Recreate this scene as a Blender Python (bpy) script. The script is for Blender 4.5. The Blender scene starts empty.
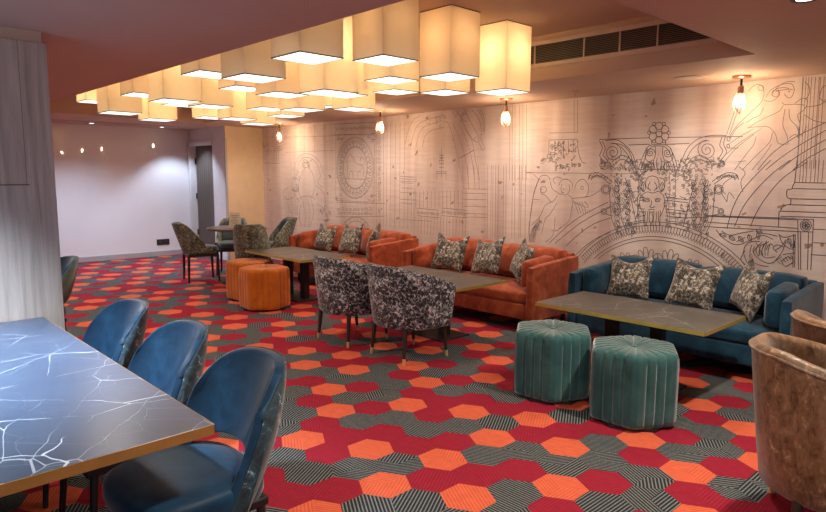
import bpy, bmesh, math, random
from math import pi, sin, cos, radians as R
from mathutils import Vector, Matrix
random.seed(7)
S = bpy.context.scene
COL = S.collection

# ------------------------------------------------------------------ camera
cd = bpy.data.cameras.new('camera'); cam = bpy.data.objects.new('camera', cd); COL.objects.link(cam)
cd.sensor_width = 36; cd.lens = 36*631.1363/826; cd.clip_start = .05
pitch, yaw, roll = 0.1285021, 0.8127362, 0.0049109
fw = Vector((-sin(yaw)*cos(pitch), cos(yaw)*cos(pitch), -sin(pitch)))
r0 = Vector((cos(yaw), sin(yaw), 0)); u0 = r0.cross(fw)
r1 = r0*cos(roll)+u0*sin(roll); u1 = r1.cross(fw)
m = Matrix((r1, u1, -fw)).transposed().to_4x4(); m.translation = (0, 0, 1.45)
cam.matrix_world = m; S.camera = cam

# ------------------------------------------------------------------ world, exposure, light
S.view_settings.view_transform = 'Standard'; S.view_settings.look = 'None'
S.view_settings.gamma = 1; S.view_settings.use_curve_mapping = False
S.view_settings.exposure = 0.48
W = bpy.data.worlds.new('daylight'); S.world = W; W.use_nodes = True
W.node_tree.nodes['Background'].inputs[0].default_value = (1, .94, .87, 1)
W.node_tree.nodes['Background'].inputs[1].default_value = .36

def lamp(name, kind, loc, energy, color, size=.05, rot=(0, 0, 0), spot=None, blend=.6, sy=None):
    l = bpy.data.lights.new(name, kind); l.energy = energy; l.color = color
    if kind == 'AREA':
        l.size = size
        if sy: l.shape = 'RECTANGLE'; l.size_y = sy
    else: l.shadow_soft_size = size
    if spot: l.spot_size = R(spot); l.spot_blend = blend
    o = bpy.data.objects.new(name, l); o.location = loc; o.rotation_euler = rot; COL.objects.link(o); return o
COOL = (.80, .88, 1); NEUT = (1, .88, .74); WARM = (1, .70, .42)
# recessed downlights, plus fill spots added to light floor and mural
lamp('downlight_and_fill', 'SPOT', (-2.85, .15, 2.12), 420, (.68, .82, 1), .05, (0, 0, 0), 96, .9)
lamp('downlight_and_fill', 'SPOT', (-10.55, 4.6, 2.2), 55, (.70, .82, 1), .04, (0, R(0), 0), 104, .5)
lamp('downlight_and_fill', 'SPOT', (-9.7, 2.9, 2.2), 140, (.70, .82, 1), .05, (0, 0, 0), 145, .8)
for x, y, e in ((-.92, 3.24, 120), (-1.0, 1.2, 80), (-4.4, 1.35, 90), (-7.2, 1.3, 80)):  # first is a real downlight, the others added to light the floor
    lamp('downlight_and_fill', 'SPOT', (x, y, 2.12 if y < 1.5 else 2.19), e, NEUT, .05, (0, 0, 0), 140, .7)
for x in (-2.2, -4.3, -6.5, -8.6):  # wall wash without fixtures, added to brighten the lower mural
    lamp('downlight_and_fill', 'SPOT', (x, 4.75, 2.19), 42, (1, .86, .74), .05, (R(12), 0, 0), 150, .8)
# soft cool fill light added behind the camera, no window seen there
lamp('rear_cool_fill', 'AREA', (2.6, -2.2, 1.5), 35, COOL, 3.0, (R(78), 0, R(45)), sy=1.6)

# ------------------------------------------------------------------ material helpers
def nt(name):
    mt = bpy.data.materials.new(name); mt.use_nodes = True; n = mt.node_tree
    return mt, n, n.nodes['Principled BSDF']
def P(b, **k):
    for a, v in k.items():
        i = b.inputs[a.replace('_', ' ')]
        i.default_value = (*v, 1) if isinstance(v, tuple) and len(v) == 3 else v
def N(n, t, **k):
    x = n.nodes.new(t)
    for a, v in k.items(): setattr(x, a, v)
    return x
def coord(n, scale=(1, 1, 1), kind='Object'):
    t = N(n, 'ShaderNodeTexCoord'); mp = N(n, 'ShaderNodeMapping'); mp.inputs['Scale'].default_value = scale
    n.links.new(t.outputs[kind], mp.inputs['Vector']); return mp.outputs['Vector']
def noise(n, vec, scale, detail=3, rough=.55, dist=0):
    x = N(n, 'ShaderNodeTexNoise'); x.inputs['Scale'].default_value = scale; x.inputs['Detail'].default_value = detail
    x.inputs['Roughness'].default_value = rough; x.inputs['Distortion'].default_value = dist
    n.links.new(vec, x.inputs['Vector']); return x.outputs['Fac']
def ramp(n, fac, stops, interp='LINEAR'):
    x = N(n, 'ShaderNodeValToRGB'); x.color_ramp.interpolation = interp
    e = x.color_ramp.elements
    while len(e) < len(stops): e.new(.5)
    for k, (p, c) in enumerate(stops): e[k].position = p; e[k].color = (*c, 1)
    n.links.new(fac, x.inputs['Fac']); return x.outputs['Color']
def mixc(n, fac, a, b, mode='MIX'):
    x = N(n, 'ShaderNodeMix', data_type='RGBA', blend_type=mode)
    for s, v in ((0, fac), (6, a), (7, b)):
        if isinstance(v, (int, float)): x.inputs[s].default_value = v
        elif isinstance(v, tuple): x.inputs[s].default_value = (*v, 1)
        else: n.links.new(v, x.inputs[s])
    return x.outputs[2]
def math_(n, op, a, b=0.0, c=0.0):
    x = N(n, 'ShaderNodeMath', operation=op)
    for s, v in ((0, a), (1, b), (2, c)):
        if isinstance(v, (int, float)): x.inputs[s].default_value = v
        else: n.links.new(v, x.inputs[s])
    return x.outputs[0]
def bump(n, b, h, strength=.3, dist=.01):
    x = N(n, 'ShaderNodeBump'); x.inputs['Strength'].default_value = strength; x.inputs['Distance'].default_value = dist
    n.links.new(h, x.inputs['Height']); n.links.new(x.outputs['Normal'], b.inputs['Normal'])

def plain(name, c, rough=.5, metal=0, var=.12, scale=8, bumps=0):
    mt, n, b = nt(name); v = coord(n); f = noise(n, v, scale)
    n.links.new(ramp(n, f, [(.3, tuple(x*(1-var) for x in c)), (.7, tuple(min(1, x*(1+var)) for x in c))]), b.inputs['Base Color'])
    P(b, Roughness=rough, Metallic=metal)
    if bumps: bump(n, b, noise(n, v, scale*8), bumps)
    return mt
def velvet(name, dark, mid, light, scale=5, sheen=.6, tint=(1, 1, 1), rough=.75):
    mt, n, b = nt(name); v = coord(n)
    f = noise(n, v, scale, 4, .6, .6)
    c1 = ramp(n, f, [(.28, dark), (.5, mid), (.74, light)])
    n.links.new(c1, b.inputs['Base Color'])
    P(b, Roughness=rough, Sheen_Weight=sheen, Sheen_Roughness=.4, Sheen_Tint=tint, Specular_IOR_Level=.2)
    bump(n, b, noise(n, v, 60, 2), .12, .004)
    return mt
def mottled(name, stops, scale=38, rough=.8):
    mt, n, b = nt(name); v = coord(n)
    f = noise(n, v, scale, 5, .75, .8)
    g = noise(n, v, scale*.16, 2)
    h = math_(n, 'ADD', f, math_(n, 'MULTIPLY', math_(n, 'SUBTRACT', g, .5), .2))
    c = ramp(n, h, stops, 'CONSTANT')
    k = noise(n, coord(n, (1.3, 1.1, 1.2)), scale*.6, 4, .7, .4)
    c = mixc(n, ramp(n, k, [(0, (0, 0, 0)), (.635, (1, 1, 1))], 'CONSTANT'), c, (.28, .10, .04))
    n.links.new(c, b.inputs['Base Color'])
    P(b, Roughness=rough, Sheen_Weight=.25); bump(n, b, f, .25, .006)
    return mt
def wood(name, a, bcol, sc=(14, 14, .9), rough=.5):
    mt, n, b = nt(name); v = coord(n, sc)
    f = noise(n, v, 2.2, 6, .65, .5)
    n.links.new(ramp(n, f, [(.25, a), (.75, bcol)]), b.inputs['Base Color']); P(b, Roughness=rough)
    bump(n, b, f, .1, .004); return mt
def marble(name, base, base2, vein, rough=.3, s=2.2):
    mt, n, b = nt(name); v = coord(n)
    f = noise(n, v, 3, 4)
    col = ramp(n, f, [(.3, base), (.7, base2)])
    for sc, w, rot, amt in ((s, .018, .5, .55), (s*.55, .012, 1.9, .9), (s*1.7, .012, 2.6, .25)):
        mp = N(n, 'ShaderNodeMapping'); mp.inputs['Rotation'].default_value = (0, 0, rot); n.links.new(v, mp.inputs['Vector'])
        vo = N(n, 'ShaderNodeTexVoronoi', feature='DISTANCE_TO_EDGE'); vo.inputs['Scale'].default_value = sc
        ds = noise(n, mp.outputs['Vector'], 5, 3)
        ad = N(n, 'ShaderNodeVectorMath', operation='MULTIPLY_ADD'); ad.inputs[1].default_value = (.12, .12, .12)
        cm = N(n, 'ShaderNodeCombineXYZ'); n.links.new(ds, cm.inputs[0]); n.links.new(ds, cm.inputs[1])
        n.links.new(cm.outputs[0], ad.inputs[0]); 
        st = N(n, 'ShaderNodeMapping'); st.inputs['Scale'].default_value = (1, 2.2, 1); n.links.new(mp.outputs['Vector'], st.inputs['Vector'])
        n.links.new(st.outputs['Vector'], ad.inputs[2])
        n.links.new(ad.outputs[0], vo.inputs['Vector'])
        fade = noise(n, v, 4.0, 2)
        k = math_(n, 'LESS_THAN', vo.outputs['Distance'], math_(n, 'MULTIPLY', math_(n, 'SUBTRACT', fade, .38), w*1.15))
        col = mixc(n, math_(n, 'MULTIPLY', k, amt), col, vein)
    n.links.new(col, b.inputs['Base Color']); P(b, Roughness=rough, Specular_IOR_Level=.5)
    return mt
def emit(name, c, strength):
    mt, n, b = nt(name); P(b, Base_Color=c, Emission_Color=c, Emission_Strength=strength, Roughness=.6); return mt

M = {}
M['black'] = plain('black_powder_coat', (.012, .012, .013), .45)
M['dark_wood'] = wood('dark_stained_wood', (.018, .010, .007), (.045, .024, .015))
M['brass'] = plain('brushed_brass', (.85, .66, .30), .35, .6)
M['copper'] = plain('antique_copper', (.62, .33, .20), .35, .9)
M['gold_edge'] = plain('brass_edge_strip', (.60, .46, .12), .38, .55)
M['orange'] = velvet('rust_orange_velvet', (.20, .034, .014), (.37, .075, .028), (.58, .16, .065), 7, .3)
M['amber'] = velvet('amber_orange_velvet', (.44, .10, .008), (.56, .145, .012), (.68, .20, .02), 4, .45)
M['blue'] = velvet('petrol_blue_velvet', (.004, .024, .048), (.008, .044, .080), (.022, .085, .14), 7, .3)
M['teal'] = velvet('sea_green_velvet', (.016, .062, .062), (.026, .095, .093), (.055, .15, .145), 5, .9)
M['chair_blue'] = velvet('chair_blue_velvet', (.004, .020, .044), (.006, .034, .072), (.014, .062, .125), 7, .3, rough=.5)
M['chair_back'] = mottled('printed_blue_green_velvet', [(0, (.004, .009, .012)), (.48, (.010, .03, .042)), (.58, (.03, .085, .11)), (.64, (.35, .38, .36))], 16)
M['green_back'] = mottled('dark_olive_print', [(0, (.008, .012, .008)), (.45, (.02, .032, .018)), (.62, (.06, .075, .035)), (.72, (.25, .25, .14))], 14)
M['tub'] = mottled('black_white_mottled_fabric', [(0, (.008, .008, .010)), (.455, (.04, .04, .045)), (.515, (.17, .17, .18)), (.55, (.46, .46, .47)), (.59, (.86, .86, .86))], 42)
M['cushion'] = mottled('olive_grey_mottled_fabric', [(0, (.016, .014, .011)), (.43, (.065, .057, .044)), (.50, (.17, .15, .115)), (.55, (.36, .335, .28)), (.60, (.68, .65, .58))], 34)
M['weave'] = mottled('olive_woven_print', [(0, (.03, .034, .022)), (.42, (.09, .10, .06)), (.50, (.16, .175, .13)), (.57, (.36, .365, .29))], 34)
M['slate_velvet'] = velvet('slate_velvet', (.035, .05, .055), (.06, .08, .085), (.10, .125, .13), 6)
M['bronze'] = None
M['top_grey'] = marble('grey_brown_marble', (.060, .055, .047), (.085, .076, .063), (.62, .60, .55), .33, 2.4)
M['top_blue'] = marble('blue_black_marble', (.036, .058, .098), (.055, .083, .135), (.60, .66, .72), .30, 2.1)
M['top_round'] = wood('walnut_top', (.10, .055, .03), (.17, .10, .06), (2, 10, 2), .3)
M['cream_card'] = plain('cream_card', (.78, .74, .62), .7, 0, .03)
M['white_paint'] = plain('white_paint', (.72, .72, .74), .55, 0, .03)
M['ceil'] = plain('ceiling_paint', (.58, .42, .32), .75, 0, .03, 2)
M['pillar'] = plain('warm_cream_paint', (.72, .56, .36), .6, 0, .04)
M['grey_paint'] = plain('grey_paint', (.42, .41, .42), .5, 0, .04)
M['louvre'] = plain('bronze_louvre', (.24, .18, .14), .5)
M['vent_frame'] = plain('vent_paint', (.62, .50, .42), .5, 0, .03)
M['grille'] = plain('dark_grille', (.03, .03, .03), .5)
M['panel'] = wood('bleached_wood_panel', (.32, .25, .20), (.62, .54, .475), (12, 12, .6), .5)
M['panel_gap'] = plain('panel_gap', (.16, .14, .13), .7)
M['door_wood'] = wood('grey_stained_door', (.06, .046, .038), (.15, .12, .10), (60, 60, .3), .5)

def bronze():
    mt, n, b = nt('bronze_crushed_velvet'); v = coord(n, (1, 1, .6))
    f = noise(n, v, 27, 6, .75, .7); g = noise(n, coord(n), 5, 3, .6, .8)
    c = ramp(n, f, [(.36, (.045, .020, .008)), (.46, (.145, .072, .032)), (.58, (.22, .118, .058)), (.68, (.46, .30, .18))])
    c = mixc(n, ramp(n, g, [(.45, (0, 0, 0)), (.66, (.7, .7, .7))]), c, (.30, .175, .095))
    n.links.new(c, b.inputs['Base Color']); P(b, Roughness=.36, Sheen_Weight=.3, Sheen_Roughness=.35)
    bump(n, b, f, .45, .008); return mt
M['bronze'] = bronze()

def glossy_white():
    mt, n, b = nt('gloss_white_wall'); v = coord(n)
    n.links.new(ramp(n, noise(n, v, 1.5), [(.3, (.80, .80, .84)), (.7, (.84, .84, .88))]), b.inputs['Base Color'])
    P(b, Roughness=.025, Specular_IOR_Level=.5); return mt
M['gloss_white'] = glossy_white()

def mural_paint():
    mt, n, b = nt('mural_ground'); v = coord(n)
    vs = coord(n, (1, 1, .06)); hs = coord(n, (.10, 1, 1))
    f = noise(n, vs, 3.6, 2, .5)
    c = ramp(n, f, [(.28, (.54, .40, .36)), (.44, (.68, .56, .505)), (.56, (.76, .65, .595)), (.72, (.84, .745, .69))])
    sep = N(n, 'ShaderNodeSeparateXYZ'); n.links.new(v, sep.inputs[0])
    # horizontal brushed plaster streaks
    g = noise(n, hs, 26, 5, .7)
    c = mixc(n, .22, c, ramp(n, g, [(.3, (.28, .22, .19)), (.65, (.85, .80, .76))]), 'MULTIPLY')
    # rusty brown stains
    k = noise(n, coord(n, (1, 1, .8)), 7.5, 6, .72, .5)
    c = mixc(n, math_(n, 'MULTIPLY', ramp(n, k, [(.66, (0, 0, 0)), (.76, (1, 1, 1))]), .55), c, (.24, .12, .08))
    n.links.new(c, b.inputs['Base Color']); P(b, Roughness=.7); return mt
M['mural'] = mural_paint()
M['ink_dark'] = plain('mural_ink', (.10, .09, .095), .8)
M['ink_brown'] = plain('mural_faint_line', (.30, .20, .155), .8)
M['ink_mid'] = plain('mural_grey_line', (.20, .165, .15), .8)
M['ink_smudge'] = plain('mural_smudge', (.38, .25, .20), .8)

def carpet(name, base, stripe, amt):
    mt, n, b = nt(name)
    at = N(n, 'ShaderNodeAttribute', attribute_name='stripe')
    v = coord(n); sep = N(n, 'ShaderNodeSeparateXYZ'); n.links.new(v, sep.inputs[0])
    a = math_(n, 'MULTIPLY', at.outputs['Fac'], pi)
    d = math_(n, 'ADD', math_(n, 'MULTIPLY', sep.outputs[0], math_(n, 'COSINE', a)), math_(n, 'MULTIPLY', sep.outputs[1], math_(n, 'SINE', a)))
    w = math_(n, 'SINE', math_(n, 'MULTIPLY', d, 2*pi/.0165))
    k = math_(n, 'GREATER_THAN', w, .35)
    fz = noise(n, v, 220, 2); fz2 = noise(n, v, 22, 3)
    k = math_(n, 'MULTIPLY', k, math_(n, 'MULTIPLY', ramp(n, fz, [(.3, (.35, .35, .35)), (.6, (1, 1, 1))]), amt))
    c = mixc(n, k, base, stripe)
    c = mixc(n, .5, c, ramp(n, fz2, [(.3, (.72, .72, .72)), (.7, (1.0, 1.0, 1.0))]), 'MULTIPLY')
    n.links.new(c, b.inputs['Base Color']); P(b, Roughness=.95, Specular_IOR_Level=.1)
    bump(n, b, fz, .4, .004); return mt
M['hex_grey'] = carpet('carpet_charcoal', (.024, .031, .033), (.32, .335, .33), .85)
M['hex_red'] = carpet('carpet_crimson', (.37, .022, .045), (.15, .010, .02), .55)
M['hex_orange'] = carpet('carpet_orange', (.78, .155, .075), (.40, .04, .03), .45)

# ------------------------------------------------------------------ mesh helpers
def finish(name, bm, mats, parent=None, smooth=True, angle=38, loc=(0, 0, 0), rot=(0, 0, 0)):
    bmesh.ops.recalc_face_normals(bm, faces=bm.faces)
    me = bpy.data.meshes.new(name); bm.to_mesh(me); bm.free()
    for mt in (mats if isinstance(mats, list) else [mats]): me.materials.append(mt)
    if smooth:
        me.polygons.foreach_set('use_smooth', [True]*len(me.polygons)); me.set_sharp_from_angle(angle=R(angle))
    o = bpy.data.objects.new(name, me); COL.objects.link(o); o.location = loc; o.rotation_euler = rot
    if parent: o.parent = parent
    return o
def tag(o, label=None, cat=None, group=None, kind=None):
    for k, v in (('label', label), ('category', cat), ('group', group), ('kind', kind)):
        if v: o[k] = v
    return o
def thing(name, label, cat, loc=(0, 0, 0), rz=0, group=None):
    o = bpy.data.objects.new(name, None); COL.objects.link(o); o.location = loc; o.rotation_euler = (0, 0, rz)
    o.empty_display_size = .1
    return tag(o, label, cat, group)
def dup(root, loc, rz, label, name=None):
    def cp(o, par):
        c = o.copy(); COL.objects.link(c)
        if par: c.parent = par
        for ch in list(o.children):
            cp(ch, c)
        return c
    r = cp(root, None); r.location = loc; r.rotation_euler = (0, 0, rz); r['label'] = label
    return r
def box(bm, x0, x1, y0, y1, z0, z1, bev=0, seg=2, mi=0):
    t = bmesh.new()
    bmesh.ops.create_cube(t, size=1)
    for v in t.verts: v.co = Vector(((x0+x1)/2+v.co.x*(x1-x0), (y0+y1)/2+v.co.y*(y1-y0), (z0+z1)/2+v.co.z*(z1-z0)))
    if bev: bmesh.ops.bevel(t, geom=list(t.edges), offset=bev, segments=seg, profile=.5, affect='EDGES')
    for f in t.faces: f.material_index = mi
    merge(bm, t)
def merge(bm, t, mx=None):
    if mx is not None: bmesh.ops.transform(t, matrix=mx, verts=t.verts)
    me = bpy.data.meshes.new('tmp'); t.to_mesh(me); t.free(); bm.from_mesh(me); bpy.data.meshes.remove(me)
def nb(): return bmesh.new()
def quad(bm, pts, mi=0):
    f = bm.faces.new([bm.verts.new(p) for p in pts]); f.material_index = mi; return f
def puff(bm, x0, x1, y0, y1, z0, z1, bev=.04, crown=.02, axis=2, seg=3):
    """upholstered block: rounded edges and a slightly crowned face"""
    t = bmesh.new(); bmesh.ops.create_cube(t, size=1)
    bmesh.ops.subdivide_edges(t, edges=list(t.edges), cuts=5, use_grid_fill=True)
    c = Vector(((x0+x1)/2, (y0+y1)/2, (z0+z1)/2)); h = Vector(((x1-x0)/2, (y1-y0)/2, (z1-z0)/2))
    for v in t.verts:
        p = Vector((v.co.x*2, v.co.y*2, v.co.z*2))
        q = Vector((p.x*h.x, p.y*h.y, p.z*h.z))
        inner = Vector([max(-h[i]+bev, min(h[i]-bev, q[i])) for i in range(3)])
        d = q-inner
        if d.length > 1e-6: q = inner+d.normalized()*min(bev, max(abs(d.x), abs(d.y), abs(d.z)))
        k = 1
        for i in range(3):
            if i != axis: k *= (1-abs(p[i])**4)
        if abs(p[axis]) > .9: q[axis] += crown*k*(1 if p[axis] > 0 else -1)
        v.co = c+q
    merge(bm, t)
def cyl(bm, p0, p1, r0, r1=None, seg=12, cap=True):
    r1 = r0 if r1 is None else r1
    p0, p1 = Vector(p0), Vector(p1); d = (p1-p0).normalized()
    a = d.orthogonal().normalized(); b = d.cross(a)
    A = [bm.verts.new(p0+(a*cos(2*pi*i/seg)+b*sin(2*pi*i/seg))*r0) for i in range(seg)]
    B = [bm.verts.new(p1+(a*cos(2*pi*i/seg)+b*sin(2*pi*i/seg))*r1) for i in range(seg)]
    for i in range(seg): bm.faces.new((A[i], A[(i+1) % seg], B[(i+1) % seg], B[i]))
    if cap: bm.faces.new(A[::-1]); bm.faces.new(B)
def lathe(bm, prof, seg=20, cx=0, cy=0):
    rings = [[bm.verts.new((cx+r*cos(2*pi*i/seg), cy+r*sin(2*pi*i/seg), z)) for i in range(seg)] for r, z in prof]
    for A, B in zip(rings, rings[1:]):
        for i in range(seg): bm.faces.new((A[i], A[(i+1) % seg], B[(i+1) % seg], B[i]))
    bm.faces.new(rings[0][::-1]); bm.faces.new(rings[-1])
def grid(bm, rows, closed=False):
    V = [[bm.verts.new(p) for p in r] for r in rows]
    for A, B in zip(V, V[1:]):
        n = len(A)
        for i in range(n if closed else n-1): bm.faces.new((A[i], A[(i+1) % n], B[(i+1) % n], B[i]))
    return V
def tube(bm, pts, r, seg=6):
    pts = [Vector(p) for p in pts]; rows = []
    a = None
    for i, p in enumerate(pts):
        d = (pts[min(i+1, len(pts)-1)]-pts[max(i-1, 0)]).normalized()
        if a is None: a = d.orthogonal().normalized()
        a = (a-d*a.dot(d)).normalized(); b = d.cross(a)
        rows.append([p+(a*cos(2*pi*k/seg)+b*sin(2*pi*k/seg))*r for k in range(seg)])
    V = grid(bm, rows, True); bm.faces.new(V[0][::-1]); bm.faces.new(V[-1])

# ------------------------------------------------------------------ structure
YW, CZ, CN, RZ = 5.65, 2.22, 2.14, 2.58     # mural wall, ceilings, near soffit, recess top
XL = -11.1                                   # far white wall
# floor: hexagon tiles, every hexagon cut into wedges so its woven stripes can change direction
HX = ['OCGCOGCC', 'GCOGCGGC', 'OGGCGOCG', 'COGGCCOG']
def build_floor():
    bm = nb(); lay = bm.faces.layers.float.new('stripe')
    dx, dy, ax, ay = .22973, .19656, -2.12937, 3.02101
    rnd = random.Random(3)
    x0, x1, y0, y1 = XL, 3.4, -3.0, YW
    for r in range(int((y0-ay)/dy)-1, int((y1-ay)/dy)+2):
        for c in range(int((x0-ax)/dx)-2, int((x1-ax)/dx)+2):
            x = ax+dx*(c+(.5 if r % 2 else 0)); y = ay+dy*r
            if not (x0-.05 < x < x1 and y0 < y < y1+.05): continue
            mi = 'GCO'.index(HX[r % 4][c % 8])
            k0 = rnd.choice((0, 1)); pair = rnd.random(); ang = [rnd.choice((0, .33, .5, .67, .17, .83)) for _ in range(3)]
            pts = [(x+a, y+b, 0) for a, b in ((0, 2*dy/3), (-dx/2, dy/3), (-dx/2, -dy/3), (0, -2*dy/3), (dx/2, -dy/3), (dx/2, dy/3))]
            pts = [(max(x0, min(x1, p[0])), max(y0, min(y1, p[1])), 0) for p in pts]
            V = [bm.verts.new(p) for p in pts]
            for w in range(3):
                i = (k0+2*w) % 6
                idx = [i, (i+1) % 6, (i+2) % 6]
                cv = bm.verts.new((max(x0, min(x1, x)), max(y0, min(y1, y)), 0))
                f = bm.faces.new((cv, V[idx[0]], V[idx[1]], V[idx[2]]))
                f.material_index = mi; f[lay] = ang[0] if (pair < .45 or w == 0) else ang[w]
    bmesh.ops.dissolve_degenerate(bm, dist=1e-5, edges=bm.edges)
    o = finish('floor', bm, [M['hex_grey'], M['hex_red'], M['hex_orange']], smooth=False)
    for p in o.data.polygons:
        if p.normal.z < 0: p.flip()
    return o
tag(build_floor(), kind='structure')
def struct(name, bm, mt, **k): return tag(finish(name, bm, mt, smooth=False, **k), kind='structure')

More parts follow.
